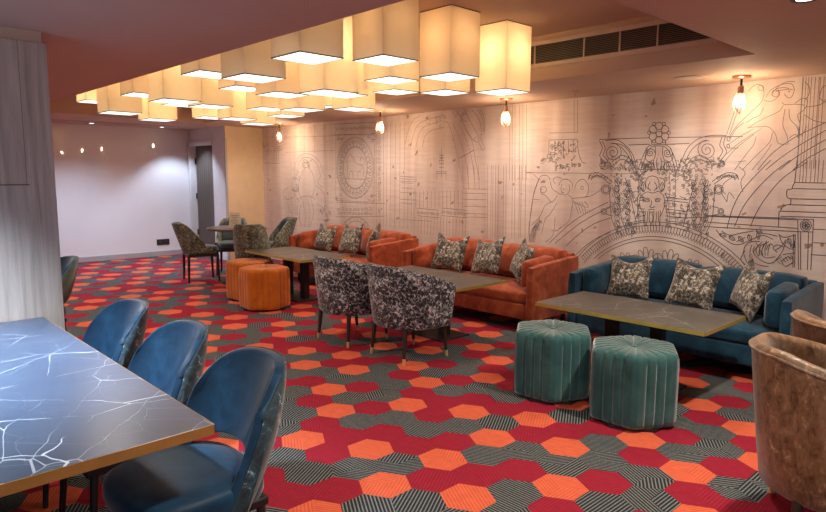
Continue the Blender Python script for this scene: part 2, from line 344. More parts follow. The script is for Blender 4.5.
# wall with the printed mural: plaster plane plus the line drawing lying on it
MURAL = """0 -3315,1800 517,-4
0 -2633,1793 643,-17
0 -3006,1737 211,0
0 -2648,1733 90,-3
0 -2682,1824 -2,-12 -7,-9 -12,-5 -13,0 -12,6 -9,10 -3,13 2,12 8,9 11,5 13,-1 12,-6 9,-10 3,-12
0 -2679,1897 -5,-20 -18,-12 -23,1 -19,13 -8,21 6,20 18,12 22,-1 19,-14 8,-20
0 -2621,1863 -5,-20 -18,-12 -22,1 -19,13 -8,21 6,20 17,12 23,-1 18,-14 8,-20
0 -2617,1801 -6,-20 -17,-12 -22,1 -19,13 -8,21 5,20 18,12 22,-1 19,-14 8,-20
0 -2672,1772 -5,-20 -18,-13 -22,1 -20,13 -8,21 6,21 18,12 22,-1 19,-14 8,-20
0 -2730,1805 -6,-20 -18,-12 -23,1 -19,13 -9,21 6,21 18,12 23,-1 20,-14 8,-21
0 -2734,1868 -6,-20 -17,-12 -23,1 -20,14 -8,21 6,20 18,12 23,-1 19,-14 8,-21
0 -2654,1914 -5,-10 -11,-4 -12,5 -5,11 4,11 11,4 12,-5 6,-12
0 -2605,1835 -4,-11 -11,-4 -12,5 -5,11 4,11 11,4 11,-5 6,-11
0 -2646,1759 -4,-11 -11,-4 -12,5 -5,11 4,11 11,4 12,-5 5,-11
0 -2737,1762 -4,-11 -11,-5 -12,6 -6,11 4,11 12,4 12,-5 5,-11
0 -2787,1843 -5,-11 -11,-5 -13,6 -5,11 4,11 12,4 12,-5 6,-11
0 -2746,1919 -4,-11 -11,-4 -12,6 -6,11 4,11 12,4 12,-5 5,-12
0 -2778,1768 2,-31
0 -2646,1764 2,-31
0 -3160,1759 41,-15 30,-28 14,-35 -4,-35 -20,-29 -31,-16 -36,-1 -34,12 -23,24 -11,28 5,28 17,22 25,11 28,0 25,-11 16,-18 7,-21 -5,-20 -13,-15 -18,-7 -19,1 -17,8 -10,13 -3,14 4,13 9,8 12,3 11,-2 8,-5 4,-8 0,-6 -4,-5
0 -3314,1787 8,-13 11,-19 11,-20 5,-20 -4,-19 -9,-19 -9,-19 -2,-18 10,-17 16,-17 19,-15 17,-12 17,-7 18,-4 17,-3 11,-1
0 -3284,1786 8,-13 11,-19 11,-21 7,-19 -3,-17 -7,-17 -7,-16 -1,-15 8,-15 15,-15 15,-12 10,-9
0 -3251,1785 23,2 32,3 36,2 32,-4 28,-10 27,-15 25,-18 23,-19 22,-20 19,-23 18,-24 15,-25 12,-29 10,-31 7,-29 6,-20
0 -3188,1759 24,-3 33,-3 35,-6 31,-11 25,-15 22,-20 20,-23 16,-25 14,-32 11,-37 8,-35 5,-24
0 -3085,1728 17,-17 24,-25 24,-27 20,-24 12,-23 10,-24 7,-21 5,-14
0 -3231,1549 -3,-13 -9,-10 -13,-6 -15,0 -14,6 -9,11 -4,13 2,13 9,10 13,6 15,0 14,-6 10,-11 4,-13
0 -3246,1549 -1,-7 -5,-6 -8,-3 -8,0 -8,3 -5,6 -3,8 2,7 5,6 7,3 9,0 8,-3 5,-6 2,-8
0 -3291,1518 11,-3 14,-4 16,-3 13,0 9,5 9,8 7,9 4,6
0 -2896,1507 9,28 13,39 15,42 13,34 10,24 9,19 10,15 14,12 20,8 23,5 25,2 24,0 23,-1 25,-3 23,-6 20,-10 18,-17 15,-21 13,-24 13,-26 13,-31 12,-35 10,-32 7,-23
0 -2867,1507 9,28 13,40 14,41 13,33 11,23 10,16 10,13 12,9 15,7 16,4 16,0 17,0 19,-2 19,-2 19,-6 17,-10 15,-15 14,-20 12,-23 12,-24 12,-29 11,-33 9,-30 7,-21
0 -2740,1657 -7,18 -14,13 -17,7 -18,-2 -14,-8 -8,-13 -1,-14 6,-14 11,-9 13,-4 13,1 9,7 5,9 0,10 -5,9 -7,6 -9,1 -7,-1 -5,-5 -2,-5 1,-6 3,-4 4,-2 4,0 2,2
0 -2815,1703 -5,-15 -7,-22 -5,-24 -2,-19 5,-15 9,-14 10,-10 11,-6 12,0 13,6 12,7 9,4
0 -2742,1718 2,-12 3,-19 3,-20 0,-19 -3,-18 -5,-17 -5,-18 -2,-17 3,-20 6,-20 6,-19 4,-12
0 -2714,1612 -2,-9 -3,-13 -2,-15 -1,-15 4,-18 5,-21 6,-19 4,-13
0 -2766,1489 12,11 12,16 -1,17 -7,18 -10,17 -11,10 -10,-9 -8,-18 -5,-17 1,-18 13,-16 14,-11
0 -2766,1489 -4,71
0 -2822,1480 11,8 10,12 0,14 -4,15 -7,14 -8,8 -9,-6 -8,-14 -5,-14 0,-14 10,-13 10,-10
0 -2822,1480 1,57
0 -2766,1551 -5,-15 -16,-6 -16,6 -8,16 6,15 16,6 16,-7 7,-15
0 -2577,1653 -4,-17 -12,-13 -16,-5 -17,2 -15,8 -9,13 -2,15 4,13 9,8 13,4 12,-2 10,-7 5,-9 1,-10 -3,-9 -7,-5 -8,-1 -7,2 -6,4 -2,6 0,5 3,4 3,2 4,0 3,-2
0 -2595,1697 6,-15 8,-22 8,-22 3,-19 -2,-15 -7,-13 -9,-9 -9,-6 -12,0 -13,6 -13,7 -8,5
0 -2668,1716 -1,-12 -1,-18 0,-20 2,-20 5,-17 7,-18 6,-17 4,-18 0,-19 -4,-20 -4,-18 -2,-12
0 -2684,1612 3,-9 4,-13 5,-15 2,-16 -1,-18 -4,-20 -3,-19 -3,-13
0 -2619,1489 12,11 11,15 -1,18 -7,17 -9,17 -11,9 -10,-9 -8,-17 -4,-17 1,-18 13,-15 13,-11
0 -2619,1489 -4,70
0 -2565,1480 10,8 9,12 1,14 -4,14 -7,14 -8,7 -8,-6 -7,-13 -5,-14 0,-13 9,-13 10,-10
0 -2565,1480 1,56
0 -2583,1550 -6,-15 -15,-6 -15,6 -7,15 5,15 15,6 16,-6 7,-15
0 -2896,1507 377,-4
0 -2916,1525 6,-117
0 -2604,1732 176,1
0 -2281,1758 -35,-10 -26,-26 -10,-34 6,-35 20,-30 29,-18 32,-4 28,10 19,22 7,27 -6,27 -16,22 -23,14 -24,2 -21,-8 -14,-17 -4,-21 5,-20 13,-15 17,-9 17,0 13,7 9,11 1,14 -4,12 -8,9 -11,4 -9,-1 -7,-4 -3,-7 0,-7 4,-5
0 -2488,1574 7,22 9,32 13,35 16,30 20,24 24,23 26,19 27,15 28,10 28,6 30,3 29,2 31,0 32,-2 29,-3 20,-2
0 -2461,1556 9,23 13,33 15,34 16,29 19,21 21,18 21,15 20,11 19,7 19,2 16,1 12,1
0 -2511,1522 21,86
0 -2126,1782 -3,-11 -5,-17 -4,-19 0,-18 6,-16 10,-17 9,-16 3,-17 -6,-18 -12,-18 -13,-17 -9,-12
0 -2153,1783 -4,-13 -6,-20 -5,-21 -1,-19 5,-14 9,-11 9,-11 4,-14 -5,-18 -11,-22 -12,-19 -8,-14
0 -2118,1553 -1,-11 -7,-9 -10,-5 -11,0 -11,5 -8,9 -3,12 2,11 6,9 10,5 12,0 10,-5 8,-9 3,-12
0 -2129,1553 -1,-6 -3,-5 -6,-3 -6,0 -6,3 -5,5 -2,6 1,7 4,5 6,3 6,0 6,-3 4,-5 2,-7
2 -2485,1522 15,10 22,15 24,15 23,11 20,5 20,2 21,0 23,0 30,-1 34,-3 31,-3 21,-3
2 -2297,1518 4,-2 5,-4 7,-3 5,-1 6,4 6,5 5,6 3,4
2 -2323,1505 0,-5 0,-7 4,-6 5,-5 5,-4 4,-2 1,5 -2,6 -2,7 -4,6 -6,3 -5,2
2 -2208,1556 6,-1 2,-3 0,-5 -4,-2 -3,1 -1,3
2 -2393,1504 2,3 3,5 4,5 4,2 3,-2 5,-4 3,-4 3,-3
2 -2200,1573 3,-4 1,-5 0,-4 -3,-4 -3,-1 -4,0 -2,2 -2,2 0,5 3,1
2 -2391,1569 3,-4 5,-6 6,-6 5,-2 5,2 5,6 4,6 3,4
2 -2171,1554 1,-4 -2,-6 -5,-1 -4,3 1,5 3,-1
2 -2449,1557 -3,-1 -2,-3 -1,-4 0,-4 0,-4 2,-2 4,5 1,3 1,4 -1,4
2 -2449,1553 -1,-5 0,-6 3,-5 4,-6 5,-4 3,-2 1,4 -1,6 -1,6 -3,6 -5,4 -5,2
2 -2267,1572 2,-2 3,-3 4,-2 6,2 3,5 3,6 2,3
2 -2229,1550 0,-6 3,-4 3,-2 3,-2 1,5 -2,4 -2,3 -3,2
2 -2274,1512 3,-2 2,-3 -1,-5 -4,-2 -3,1 -1,3 2,2
2 -2363,1552 0,-5 0,-6 4,-5 5,-5 5,-5 4,-1 0,4 -1,6 -3,7 -3,5 -6,4 -5,1
2 -2222,1578 5,-2 4,-2 3,-1 4,-1 3,-1 4,0
2 -2361,1507 -2,-4 -1,-4 2,-5 2,-4 3,-5 3,-2 1,3 0,5 0,5 -1,5 -4,4 -3,2
2 -2225,1530 -2,-3 -2,-4 0,-5 2,-5 2,-4 2,-3 1,3 2,4 1,5 -1,5 -2,4 -3,3
2 -2455,1530 2,2 3,2 4,3 3,1 7,0 3,-1
2 -2289,1564 3,2 5,3 5,2 5,2 5,0 5,0 4,-1 4,0
2 -2425,1509 -2,-3 -1,-4 1,-4 2,-4 2,-4 2,-2 2,2 0,5 0,4 -1,4 -2,4 -3,2
2 -2213,1556 -5,-2 -5,-4 -3,-6 -2,-6 -1,-7 1,-5 4,2 5,4 5,5 3,6 -1,7 -1,6
0 -2089,1761 0,-8 -3,-7 -5,-3 -6,0 -5,4 -4,7 -2,8 1,9 3,6 5,4 5,0 6,-4 4,-7 1,-9
0 -2089,1700 -1,-7 -3,-6 -4,-3 -5,0 -4,3 -4,6 -1,7 0,7 3,6 4,3 5,0 5,-4 3,-5 2,-7
0 -3419,1406 2,10 2,16 6,16 10,12 16,8 22,6 25,3 23,-1 22,-6 22,-10 22,-12 21,-12 19,-12 19,-14 16,-12 11,-9
0 -3388,1402 5,7 6,10 8,10 10,8 12,5 14,4 16,1 16,-2 16,-7 18,-11 18,-12 16,-11 15,-11 15,-11 13,-9 9,-7
0 -3379,1435 -5,-10 -13,-3 -10,7 -1,12 10,8 13,-3 6,-11
0 -3344,1443 -5,-11 -13,-3 -11,8 0,11 10,8 13,-3 6,-10
0 -3310,1445 -5,-10 -13,-3 -10,7 -1,12 10,7 13,-2 6,-11
0 -3275,1443 -6,-11 -12,-2 -11,7 0,12 10,7 12,-3 7,-10
0 -3241,1436 -5,-10 -13,-3 -10,7 -1,12 10,7 13,-2 6,-11
0 -3207,1425 -5,-10 -12,-3 -11,7 0,12 9,7 13,-3 6,-10
0 -3191,1361 4,-29 6,-41 6,-47 6,-44 5,-43 5,-43 6,-43 10,-42 16,-42 20,-43 20,-37 13,-26
0 -3020,1428 8,-22 12,-32 14,-37 12,-38 12,-39 13,-41 12,-43 12,-42 13,-45 14,-48 12,-42 9,-30
0 -3099,1390 5,-30 7,-42 9,-49 8,-47 7,-48 6,-50 8,-49 8,-40 12,-32 13,-26 12,-20 9,-14
0 -3170,1314 -4,-20 -13,-16 -20,-10 -22,0 -21,8 -15,16 -6,19 4,20 13,17 20,9 23,0 20,-8 15,-16 6,-19
0 -3187,1313 -2,-13 -9,-11 -13,-6 -15,0 -14,5 -10,11 -4,13 3,13 8,11 14,6 15,0 13,-5 10,-11 4,-13
0 -3199,1099 -3,-12 -8,-11 -13,-6 -14,-1 -13,5 -9,10 -4,12 2,13 9,10 12,6 15,1 13,-5 9,-10 4,-12
0 -3214,1098 -2,-6 -4,-6 -7,-3 -7,0 -7,2 -5,5 -2,7 1,7 5,5 6,3 8,1 7,-3 5,-5 2,-7
0 -3212,1131 62,22
0 -3209,1072 75,-14
2 -2875,1093 -3,-5 -3,-5 0,-7 2,-6 3,-6 3,-3 2,3 2,7 1,6 0,6 -4,6 -3,4
2 -3047,1385 6,-1 8,-1 10,-1 9,-1 10,0 9,0 9,0 6,0
2 -3008,1180 8,-1 7,2 4,4 2,6 0,5 -3,4 -4,2 -5,1 -3,-2 -2,-2 1,-5 3,-1
2 -2942,1276 -4,-4 -3,-5 1,-7 1,-6 3,-6 3,-4 3,4 2,6 1,7 0,6 -4,5 -3,4
2 -3098,986 -3,-7 -3,-10 3,-9 5,-8 6,-8 6,-4 2,6 1,10 0,9 -3,10 -7,6 -7,5
2 -3015,1011 -3,-7 -3,-9 2,-9 5,-9 6,-8 5,-4 3,6 1,9 0,10 -2,10 -7,7 -7,4
2 -2934,1009 -8,-3 -9,-5 -5,-9 -3,-10 -2,-10 1,-6 7,2 8,7 7,8 5,9 0,9 -1,8
2 -2993,1190 2,-7 -1,-7 -3,-5 -6,-3 -6,-1 -5,2 -3,4 -1,4 1,3 2,3 6,0 2,-3
2 -3090,1438 -4,-4 -5,-6 -1,-7 0,-7 2,-8 3,-4 4,3 3,7 3,7 2,7 -3,7 -4,5
2 -3091,1154 3,4 6,6 6,6 6,3 6,-1 6,-3 6,-4 4,-3
2 -3006,1377 3,-3 6,-4 6,-4 5,-2 5,1 6,3 5,3 3,2
2 -3017,1167 -5,-3 -4,-5 -2,-7 0,-7 1,-7 2,-4 4,3 4,6 3,6 2,7 -2,6 -3,5
2 -3011,1348 3,2 4,2 4,2 5,1 4,-1 5,-2 4,-2 3,-1
2 -3064,1463 -3,-3 -3,-5 0,-5 1,-6 1,-5 3,-3 2,3 3,5 1,5 0,5 -2,5 -3,4
2 -3068,1409 -4,-5 -5,-7 0,-8 1,-8 3,-8 4,-5 4,4 3,8 2,8 1,8 -4,8 -5,5
2 -3116,1136 -9,-2 -11,-5 -7,-8 -5,-10 -3,-11 0,-7 8,2 10,6 9,7 7,9 1,10 0,9
2 -3055,966 0,-4 3,-3 3,-2 4,0 3,2 2,2 0,5 -4,2 -3,-2
2 -3053,974 -7,-2 -7,-3 -5,-6 -3,-7 -3,-7 0,-5 5,1 7,5 7,5 5,6 1,7 0,6
2 -3061,917 -8,-3 -11,-5 -6,-10 -4,-10 -2,-11 0,-7 8,2 9,8 9,8 6,9 1,11 -2,8
2 -2950,1312 -4,-1 -4,-2 -3,-4 -2,-4 -2,-5 1,-4 3,1 4,3 4,3 3,4 1,5 -1,4
2 -3022,1319 -4,-3 -3,-4 -1,-6 0,-5 1,-6 2,-3 3,2 3,5 3,5 0,6 -2,5 -2,4
2 -3115,1457 1,5 3,5 4,2 4,0 5,-1 2,-3 1,-3 -2,-5 -4,0 -3,2
2 -3085,1221 5,-4 2,-5 0,-5 -2,-4 -4,-3 -4,0 -4,1 -3,2 -1,3 3,4 4,-1
2 -3071,1130 -5,-4 -6,-7 -1,-9 1,-9 2,-9 3,-5 5,4 4,8 3,9 2,8 -4,9 -4,5
2 -3168,1410 -6,-5 -6,-7 -1,-9 0,-9 3,-10 3,-5 5,4 5,8 3,9 2,9 -4,8 -4,7
2 -3028,1276 0,-7 2,-8 5,-7 7,-5 8,-5 6,-1 0,5 -3,8 -4,8 -6,7 -8,3 -7,2
2 -2985,1075 -7,-1 -6,3 -4,4 -2,5 1,5 3,3 4,2 4,0 3,-1 1,-3 0,-4 -3,-1
2 -2935,1240 -6,-5 -6,-7 -1,-9 0,-9 2,-9 3,-5 5,4 5,8 3,8 2,9 -3,8 -4,7
2 -2899,1004 -7,-4 -6,-7 -3,-8 -1,-9 1,-9 2,-6 5,4 6,7 5,8 2,9 -2,8 -2,7
2 -3016,1045 -3,-2 -4,-3 -2,-4 -1,-5 0,-5 1,-3 3,1 3,4 3,4 2,5 -1,5 -1,3
2 -2971,1213 -4,-3 -4,-4 -2,-5 0,-6 1,-6 1,-4 4,3 3,4 3,6 2,5 -2,6 -2,4
2 -3034,1155 7,3 5,4 2,6 -1,6 -4,4 -4,2 -5,0 -4,-2 -2,-3 1,-5 2,-2 3,1
2 -2909,1112 0,-7 -2,-6 -5,-4 -5,-2 -5,1 -4,3 -2,4 0,4 1,3 3,1 5,-1
2 -3074,939 6,-3 7,0 5,3 4,4 1,4 -1,5 -3,3 -4,1 -3,-1 -3,-1 -1,-4 3,-2
2 -3150,1359 -7,-3 -7,-6 -3,-9 -1,-8 0,-10 2,-5 6,3 6,7 5,7 3,9 -1,8 -3,7
2 -3142,1147 -2,-8 1,-11 5,-8 8,-8 9,-7 7,-2 1,7 -2,10 -4,10 -5,9 -10,5 -8,3
2 -3021,1280 -1,-8 0,-10 6,-9 7,-8 9,-7 7,-2 1,6 -2,11 -3,10 -6,9 -9,5 -9,3
2 -3113,1115 -6,-6 -6,-9 0,-10 1,-11 4,-10 4,-6 5,5 5,10 3,11 1,10 -5,9 -6,7
2 -3081,1163 -6,-6 -5,-8 0,-9 2,-10 4,-9 4,-5 5,5 3,9 2,10 1,9 -5,8 -5,6
2 -2913,990 -1,-6 0,-7 4,-6 5,-5 6,-4 5,-2 1,5 -2,7 -2,7 -4,6 -7,3 -5,2
2 -3122,1137 -5,-7 -5,-9 1,-10 3,-10 4,-10 5,-5 4,5 4,10 2,11 -1,10 -6,8 -6,7
2 -3129,1174 -5,-3 -7,-4 -3,-6 -2,-7 -1,-8 1,-4 4,2 6,5 5,5 4,7 0,7 -2,6
2 -2983,1369 -3,-7 0,-7 3,-6 6,-4 6,-1 6,1 4,4 1,4 -1,4 -2,2 -3,2 -4,-2
2 -3116,1119 -2,-5 -2,-6 2,-6 3,-6 4,-5 3,-3 2,4 1,7 0,6 -2,6 -5,5 -4,3
2 -2931,1268 -3,-5 -1,-6 2,-7 4,-6 4,-6 5,-3 1,5 1,7 -1,7 -2,6 -5,5 -5,3
2 -3102,1371 2,3 1,3 -2,6 -3,1 -5,-1 -2,-2 1,-3 3,-1
2 -3003,1055 3,-4 1,-5 -1,-5 -4,-4 -4,-1 -4,0 -3,2 -2,3 1,5 4,1
2 -3051,1210 -5,-5 -6,-2 -6,1 -5,3 -3,4 0,4 1,4 3,3 4,0 3,-1 2,-3 -2,-3
2 -2908,1217 -4,-2 -5,-3 -2,-5 -1,-6 -1,-5 1,-4 4,2 4,4 3,4 3,5 -1,5 -1,5
2 -2926,1294 4,3 5,3 6,3 6,1 6,-2 7,-5 6,-4 4,-4
2 -2936,1299 -5,-1 -6,-2 -4,-5 -3,-6 -3,-6 0,-4 5,1 6,3 5,4 4,5 1,6 0,5
2 -3115,1469 -3,-4 -2,-4 1,-6 2,-5 3,-5 3,-2 2,3 1,5 0,6 0,5 -4,4 -3,3
2 -2970,1378 -5,0 -5,-2 -3,-4 -3,-5 -2,-5 4,-3 5,3 4,3 4,4 1,5 0,4
2 -3120,1344 -7,-6 -8,-8 -2,-10 0,-11 2,-10 4,-7 6,5 6,9 4,10 3,10 -4,10 -4,8
2 -2955,1329 -5,-3 -5,-6 -2,-7 0,-7 1,-8 2,-5 4,3 5,7 3,6 2,8 -2,7 -3,5
2 -3175,1164 5,2 7,4 8,4 7,2 8,0 8,-2 7,-2 5,-2
2 -2916,1208 3,3 4,4 5,3 4,2 5,-2 5,-4 5,-4 3,-3
2 -3151,1334 0,-5 1,-7 4,-5 6,-5 6,-4 5,-1 0,5 -2,6 -3,7 -4,5 -7,3 -6,1
2 -2944,1124 -5,2 -4,0 -4,-2 -2,-3 -1,-3 1,-3 2,-2 3,-1 4,1 0,4
2 -3126,1440 -4,-6 -3,-8 0,-8 3,-9 5,-8 4,-4 3,5 3,8 1,9 -1,8 -5,8 -6,5
2 -3015,1154 -6,-4 -7,-6 -3,-8 0,-9 0,-8 2,-6 6,4 5,7 5,7 3,8 -2,9 -3,6
2 -2974,976 5,-1 7,-1 8,-1 7,-1 8,0 8,-1 6,-1 5,-1
2 -3100,1245 4,-4 6,-3 6,1 4,2 3,4 1,4 -2,4 -3,2 -3,1 -3,-1 -2,-3 2,-3
2 -2972,1326 -4,-3 -5,-4 -2,-6 0,-7 1,-6 1,-4 4,3 4,5 3,5 2,6 -2,6 -2,5
2 -3031,1045 -5,2 -5,0 -4,-1 -3,-3 -1,-4 1,-3 2,-2 3,-1 5,1 0,4
2 -3022,1222 5,0 8,0 8,0 8,0 8,1 8,2 8,1 5,2
2 -3072,1011 -1,-5 1,-5 4,-5 4,-4 5,-3 4,-1 1,4 -2,6 -3,5 -3,4 -6,3 -4,1
2 -3121,1193 -3,-3 -2,-4 -1,-5 1,-5 2,-5 2,-3 3,3 2,4 1,5 1,5 -3,5 -3,3
2 -3161,1465 -6,0 -5,-2 -3,-3 -1,-4 1,-4 2,-3 4,-1 5,1 1,4 -2,2
2 -3095,1234 0,-5 2,-7 5,-5 6,-4 6,-4 5,-1 0,5 -3,6 -3,6 -5,6 -7,2 -6,1
2 -3014,1385 -6,-1 -8,-3 -4,-6 -3,-7 -2,-8 0,-5 5,2 7,4 6,5 5,6 0,7 0,6
2 -3158,1299 5,1 7,0 7,1 7,0 7,-1 8,-2 7,-2 5,-1
2 -2914,1186 5,-3 7,-5 8,-5 8,-2 7,2 8,3 7,5 4,3
2 -3007,974 -2,-5 -1,-6 2,-6 4,-5 4,-5 4,-2 1,4 0,6 -1,6 -2,6 -5,4 -4,3
2 -3103,1185 6,-2 8,-4 10,-3 9,-2 9,1 9,2 8,2 6,2
2 -2960,950 6,-1 5,2 4,4 2,4 -1,5 -3,3 -3,1 -6,-1 -2,-2 1,-4 3,-1
2 -2909,1199 -3,-2 -5,-1 -4,1 -2,2 -2,3 1,3 3,4 4,-1 2,-3
2 -2933,1299 -6,-5 -6,-8 -2,-9 1,-10 2,-10 3,-6 5,4 6,9 4,9 1,10 -3,9 -5,7
2 -3011,1134 6,0 4,3 3,4 1,4 -2,4 -3,2 -3,1 -6,-2 0,-4 2,-2
2 -2981,1189 -5,-4 -6,-6 -2,-7 -1,-9 1,-8 3,-5 4,3 5,7 4,7 2,8 -2,8 -3,6
2 -2894,1016 5,1 8,1 8,1 8,0 8,0 8,0 8,-1 5,0
2 -3051,1140 -2,-6 -2,-8 3,-8 4,-7 6,-6 5,-3 2,5 0,8 -1,8 -3,8 -6,5 -6,4
2 -2994,978 4,6 6,8 6,8 7,3 7,-2 7,-7 7,-7 4,-5
2 -3109,1444 -7,4 -4,7 -1,7 2,6 5,3 6,2 5,-2 4,-2 2,-4 -1,-3 -1,-3 -3,-1 -4,1
2 -2949,1003 -1,-7 -1,-8 4,-8 5,-7 7,-6 5,-2 1,5 0,9 -2,8 -4,8 -7,5 -7,3
2 -3055,1381 -8,-3 -10,-4 -6,-9 -4,-9 -2,-11 1,-6 7,2 9,6 8,7 6,9 0,10 -1,8
2 -3058,1421 -6,-4 -6,-5 -3,-8 0,-8 0,-8 3,-6 4,3 6,7 4,7 3,8 -2,8 -3,6
2 -3099,1426 -7,-4 -9,-5 -4,-9 -2,-10 0,-10 2,-6 6,3 7,7 6,8 4,9 -1,9 -2,8
2 -2967,1043 -3,-3 -3,-4 0,-5 1,-6 1,-5 2,-3 3,3 2,5 2,5 0,5 -2,5 -3,3
2 -3040,1238 -3,-8 -3,-10 4,-9 5,-10 7,-8 6,-4 3,6 1,11 -1,10 -4,10 -7,7 -8,5
2 -3077,1241 1,-5 3,-3 4,-2 4,0 4,2 2,2 0,6 -2,2 -5,0 -1,-3
2 -3044,1280 8,0 6,3 4,5 1,6 -1,5 -4,3 -4,2 -5,0 -3,-2 -1,-3 1,-5
2 -3181,1202 7,-3 10,-5 11,-4 10,-2 10,1 10,4 9,4 7,2
2 -2946,1001 -1,-4 0,-5 2,-5 4,-4 4,-4 4,-2 0,4 0,5 -2,6 -2,4 -5,4 -4,1
2 -3133,1288 -6,-6 -6,-7 -1,-10 2,-9 3,-10 3,-5 5,4 5,9 3,9 1,10 -4,8 -5,7
2 -2965,1008 5,-2 8,-3 9,-2 8,0 9,2 8,5 7,5 6,3
2 -3156,1441 5,-4 5,-1 5,0 4,3 2,3 0,4 -2,3 -5,2 -3,-1 -1,-3
2 -3075,934 -4,-1 -5,-2 -3,-4 -3,-4 -1,-5 3,-3 5,3 4,4 3,4 1,4 0,4
2 -3053,1286 -6,-2 -8,-3 -4,-7 -4,-7 -2,-8 1,-5 5,2 7,4 6,5 5,7 1,7 -1,7
2 -3123,1295 -2,-7 1,-8 4,-5 6,-3 6,0 6,2 3,3 1,5 -2,3 -2,3 -3,1 -3,-1 -2,-3
2 -2997,1314 -6,-6 -5,-9 0,-9 2,-10 4,-10 4,-5 5,5 3,9 3,10 0,10 -5,9 -5,6
2 -3094,1067 4,7 7,4 7,2 7,-2 5,-4 2,-6 -1,-5 -3,-3 -4,-2 -6,1 -2,3 1,3
2 -3032,954 -6,-2 -4,-3 -2,-5 1,-4 2,-3 3,-2 4,0 4,3 0,4 -4,1
2 -2974,1001 -1,-4 0,-5 2,-5 4,-3 4,-4 3,-1 1,3 -1,5 -2,5 -2,4 -5,3 -3,2
2 -2963,1129 -3,-4 -2,-6 1,-6 2,-5 3,-6 3,-3 2,4 2,6 0,6 0,6 -4,5 -4,3
0 -3087,1349 5,13 3,15 -7,12 -12,9 -15,8 -12,2 -5,-11 1,-15 3,-14 7,-12 17,-5 15,-2
0 -3087,1349 -31,47
0 -3006,1354 13,2 15,6 6,11 1,13 -1,14 -5,10 -11,-2 -13,-8 -10,-9 -6,-11 4,-14 7,-12
0 -3006,1354 23,44
0 -3084,1293 5,13 3,15 -8,12 -12,9 -14,8 -13,1 -4,-10 0,-15 4,-15 7,-11 17,-5 15,-2
0 -3084,1293 -31,47
0 -3004,1298 14,3 15,5 6,11 1,13 -1,14 -5,10 -11,-2 -13,-7 -10,-9 -6,-12 4,-14 6,-12
0 -3004,1298 24,45
0 -3081,1237 5,12 3,16 -8,11 -12,10 -14,7 -13,2 -4,-11 0,-15 3,-14 8,-12 17,-5 15,-1
0 -3081,1237 -31,46
0 -3001,1243 14,2 15,6 5,11 2,13 -1,14 -5,10 -11,-2 -13,-8 -10,-9 -6,-11 4,-15 6,-11
0 -3001,1243 24,45
0 -3079,1180 6,13 3,15 -8,12 -12,9 -14,8 -13,1 -4,-10 0,-16 3,-14 8,-11 16,-5 15,-2
0 -3079,1180 -30,47
0 -2998,1187 14,2 14,6 6,11 2,13 -1,15 -5,9 -11,-2 -13,-8 -10,-9 -6,-11 4,-15 6,-11
0 -2998,1187 24,45
0 -3076,1124 6,13 3,15 -8,12 -12,9 -15,7 -12,2 -5,-11 1,-15 3,-14 8,-12 16,-5 15,-1
0 -3076,1124 -30,46
0 -2995,1131 14,2 14,6 6,12 2,13 -1,14 -5,10 -11,-3 -13,-7 -10,-10 -6,-11 4,-14 6,-12
0 -2995,1131 24,45
0 -3073,1067 6,13 3,16 -8,11 -12,9 -15,8 -12,1 -5,-11 1,-15 3,-14 8,-12 16,-4 15,-2
0 -3073,1067 -31,47
0 -2992,1075 14,3 14,5 6,12 2,13 -1,14 -5,10 -11,-2 -13,-8 -10,-10 -6,-11 4,-15 6,-11
0 -2992,1075 24,46
0 -3070,1010 5,13 3,16 -7,12 -12,9 -15,7 -12,1 -5,-11 1,-15 3,-14 8,-12 16,-4 15,-2
0 -3070,1010 -31,47
0 -2989,1019 14,3 14,5 6,12 2,13 -1,14 -5,10 -12,-2 -12,-8 -10,-10 -6,-11 4,-15 6,-11
0 -2989,1019 24,46
0 -3067,954 5,13 3,15 -7,12 -13,9 -14,7 -13,1 -4,-11 0,-15 4,-14 7,-12 17,-4 15,-1
0 -3067,954 -31,46
0 -2986,963 14,2 14,6 6,12 2,13 -1,15 -5,9 -12,-2 -12,-8 -11,-10 -6,-12 5,-14 6,-11
0 -2986,963 24,46
2 -2914,1404 -6,-1 -6,1 -4,3 -2,4 0,4 2,4 3,1 3,1 3,-1 2,-2 0,-4 -3,-1
2 -2833,1563 -2,-3 -2,-5 0,-5 1,-5 3,-5 2,-3 2,3 2,5 1,5 -1,5 -3,5 -3,3
2 -2853,1443 -2,-4 -5,-3 -4,0 -5,2 -2,2 -2,4 1,3 2,2 5,1 2,-3
2 -2840,1574 1,-6 -1,-5 -4,-3 -4,-2 -5,1 -3,2 -2,3 1,6 4,1 3,-2
2 -3010,1567 5,1 7,1 7,1 8,0 7,-1 8,-3 7,-3 5,-2
2 -2953,1446 -2,-6 0,-7 4,-7 6,-5 6,-6 5,-2 0,5 -1,8 -2,7 -4,6 -7,5 -5,2
2 -2958,1588 -4,-1 -5,-2 -3,-5 -2,-5 -2,-5 1,-4 4,2 4,3 4,3 3,5 1,5 -1,4
2 -2837,1558 -3,-3 -3,-4 0,-5 1,-6 2,-5 2,-3 2,3 2,5 2,5 0,5 -3,4 -2,4
2 -2980,1506 -3,-1 -4,-3 -1,-4 -1,-4 0,-4 1,-3 5,4 3,4 1,4 0,4 -1,3
2 -2960,1454 -4,-2 -5,-3 -2,-5 -1,-5 -1,-5 2,-4 3,2 4,4 4,4 2,5 -1,5 -1,4
2 -2999,1527 -1,-3 -1,-4 2,-4 2,-4 3,-3 2,-2 2,7 -1,4 -1,4 -3,3 -4,2
2 -3012,1588 4,-1 6,-2 6,-2 6,-1 6,0 6,0 6,1 4,0
2 -2958,1526 4,-1 6,-1 6,0 6,0 6,2 6,3 6,4 4,2
2 -2963,1486 4,-2 3,-4 1,-4 -2,-4 -2,-2 -4,-1 -3,1 -3,3 1,4
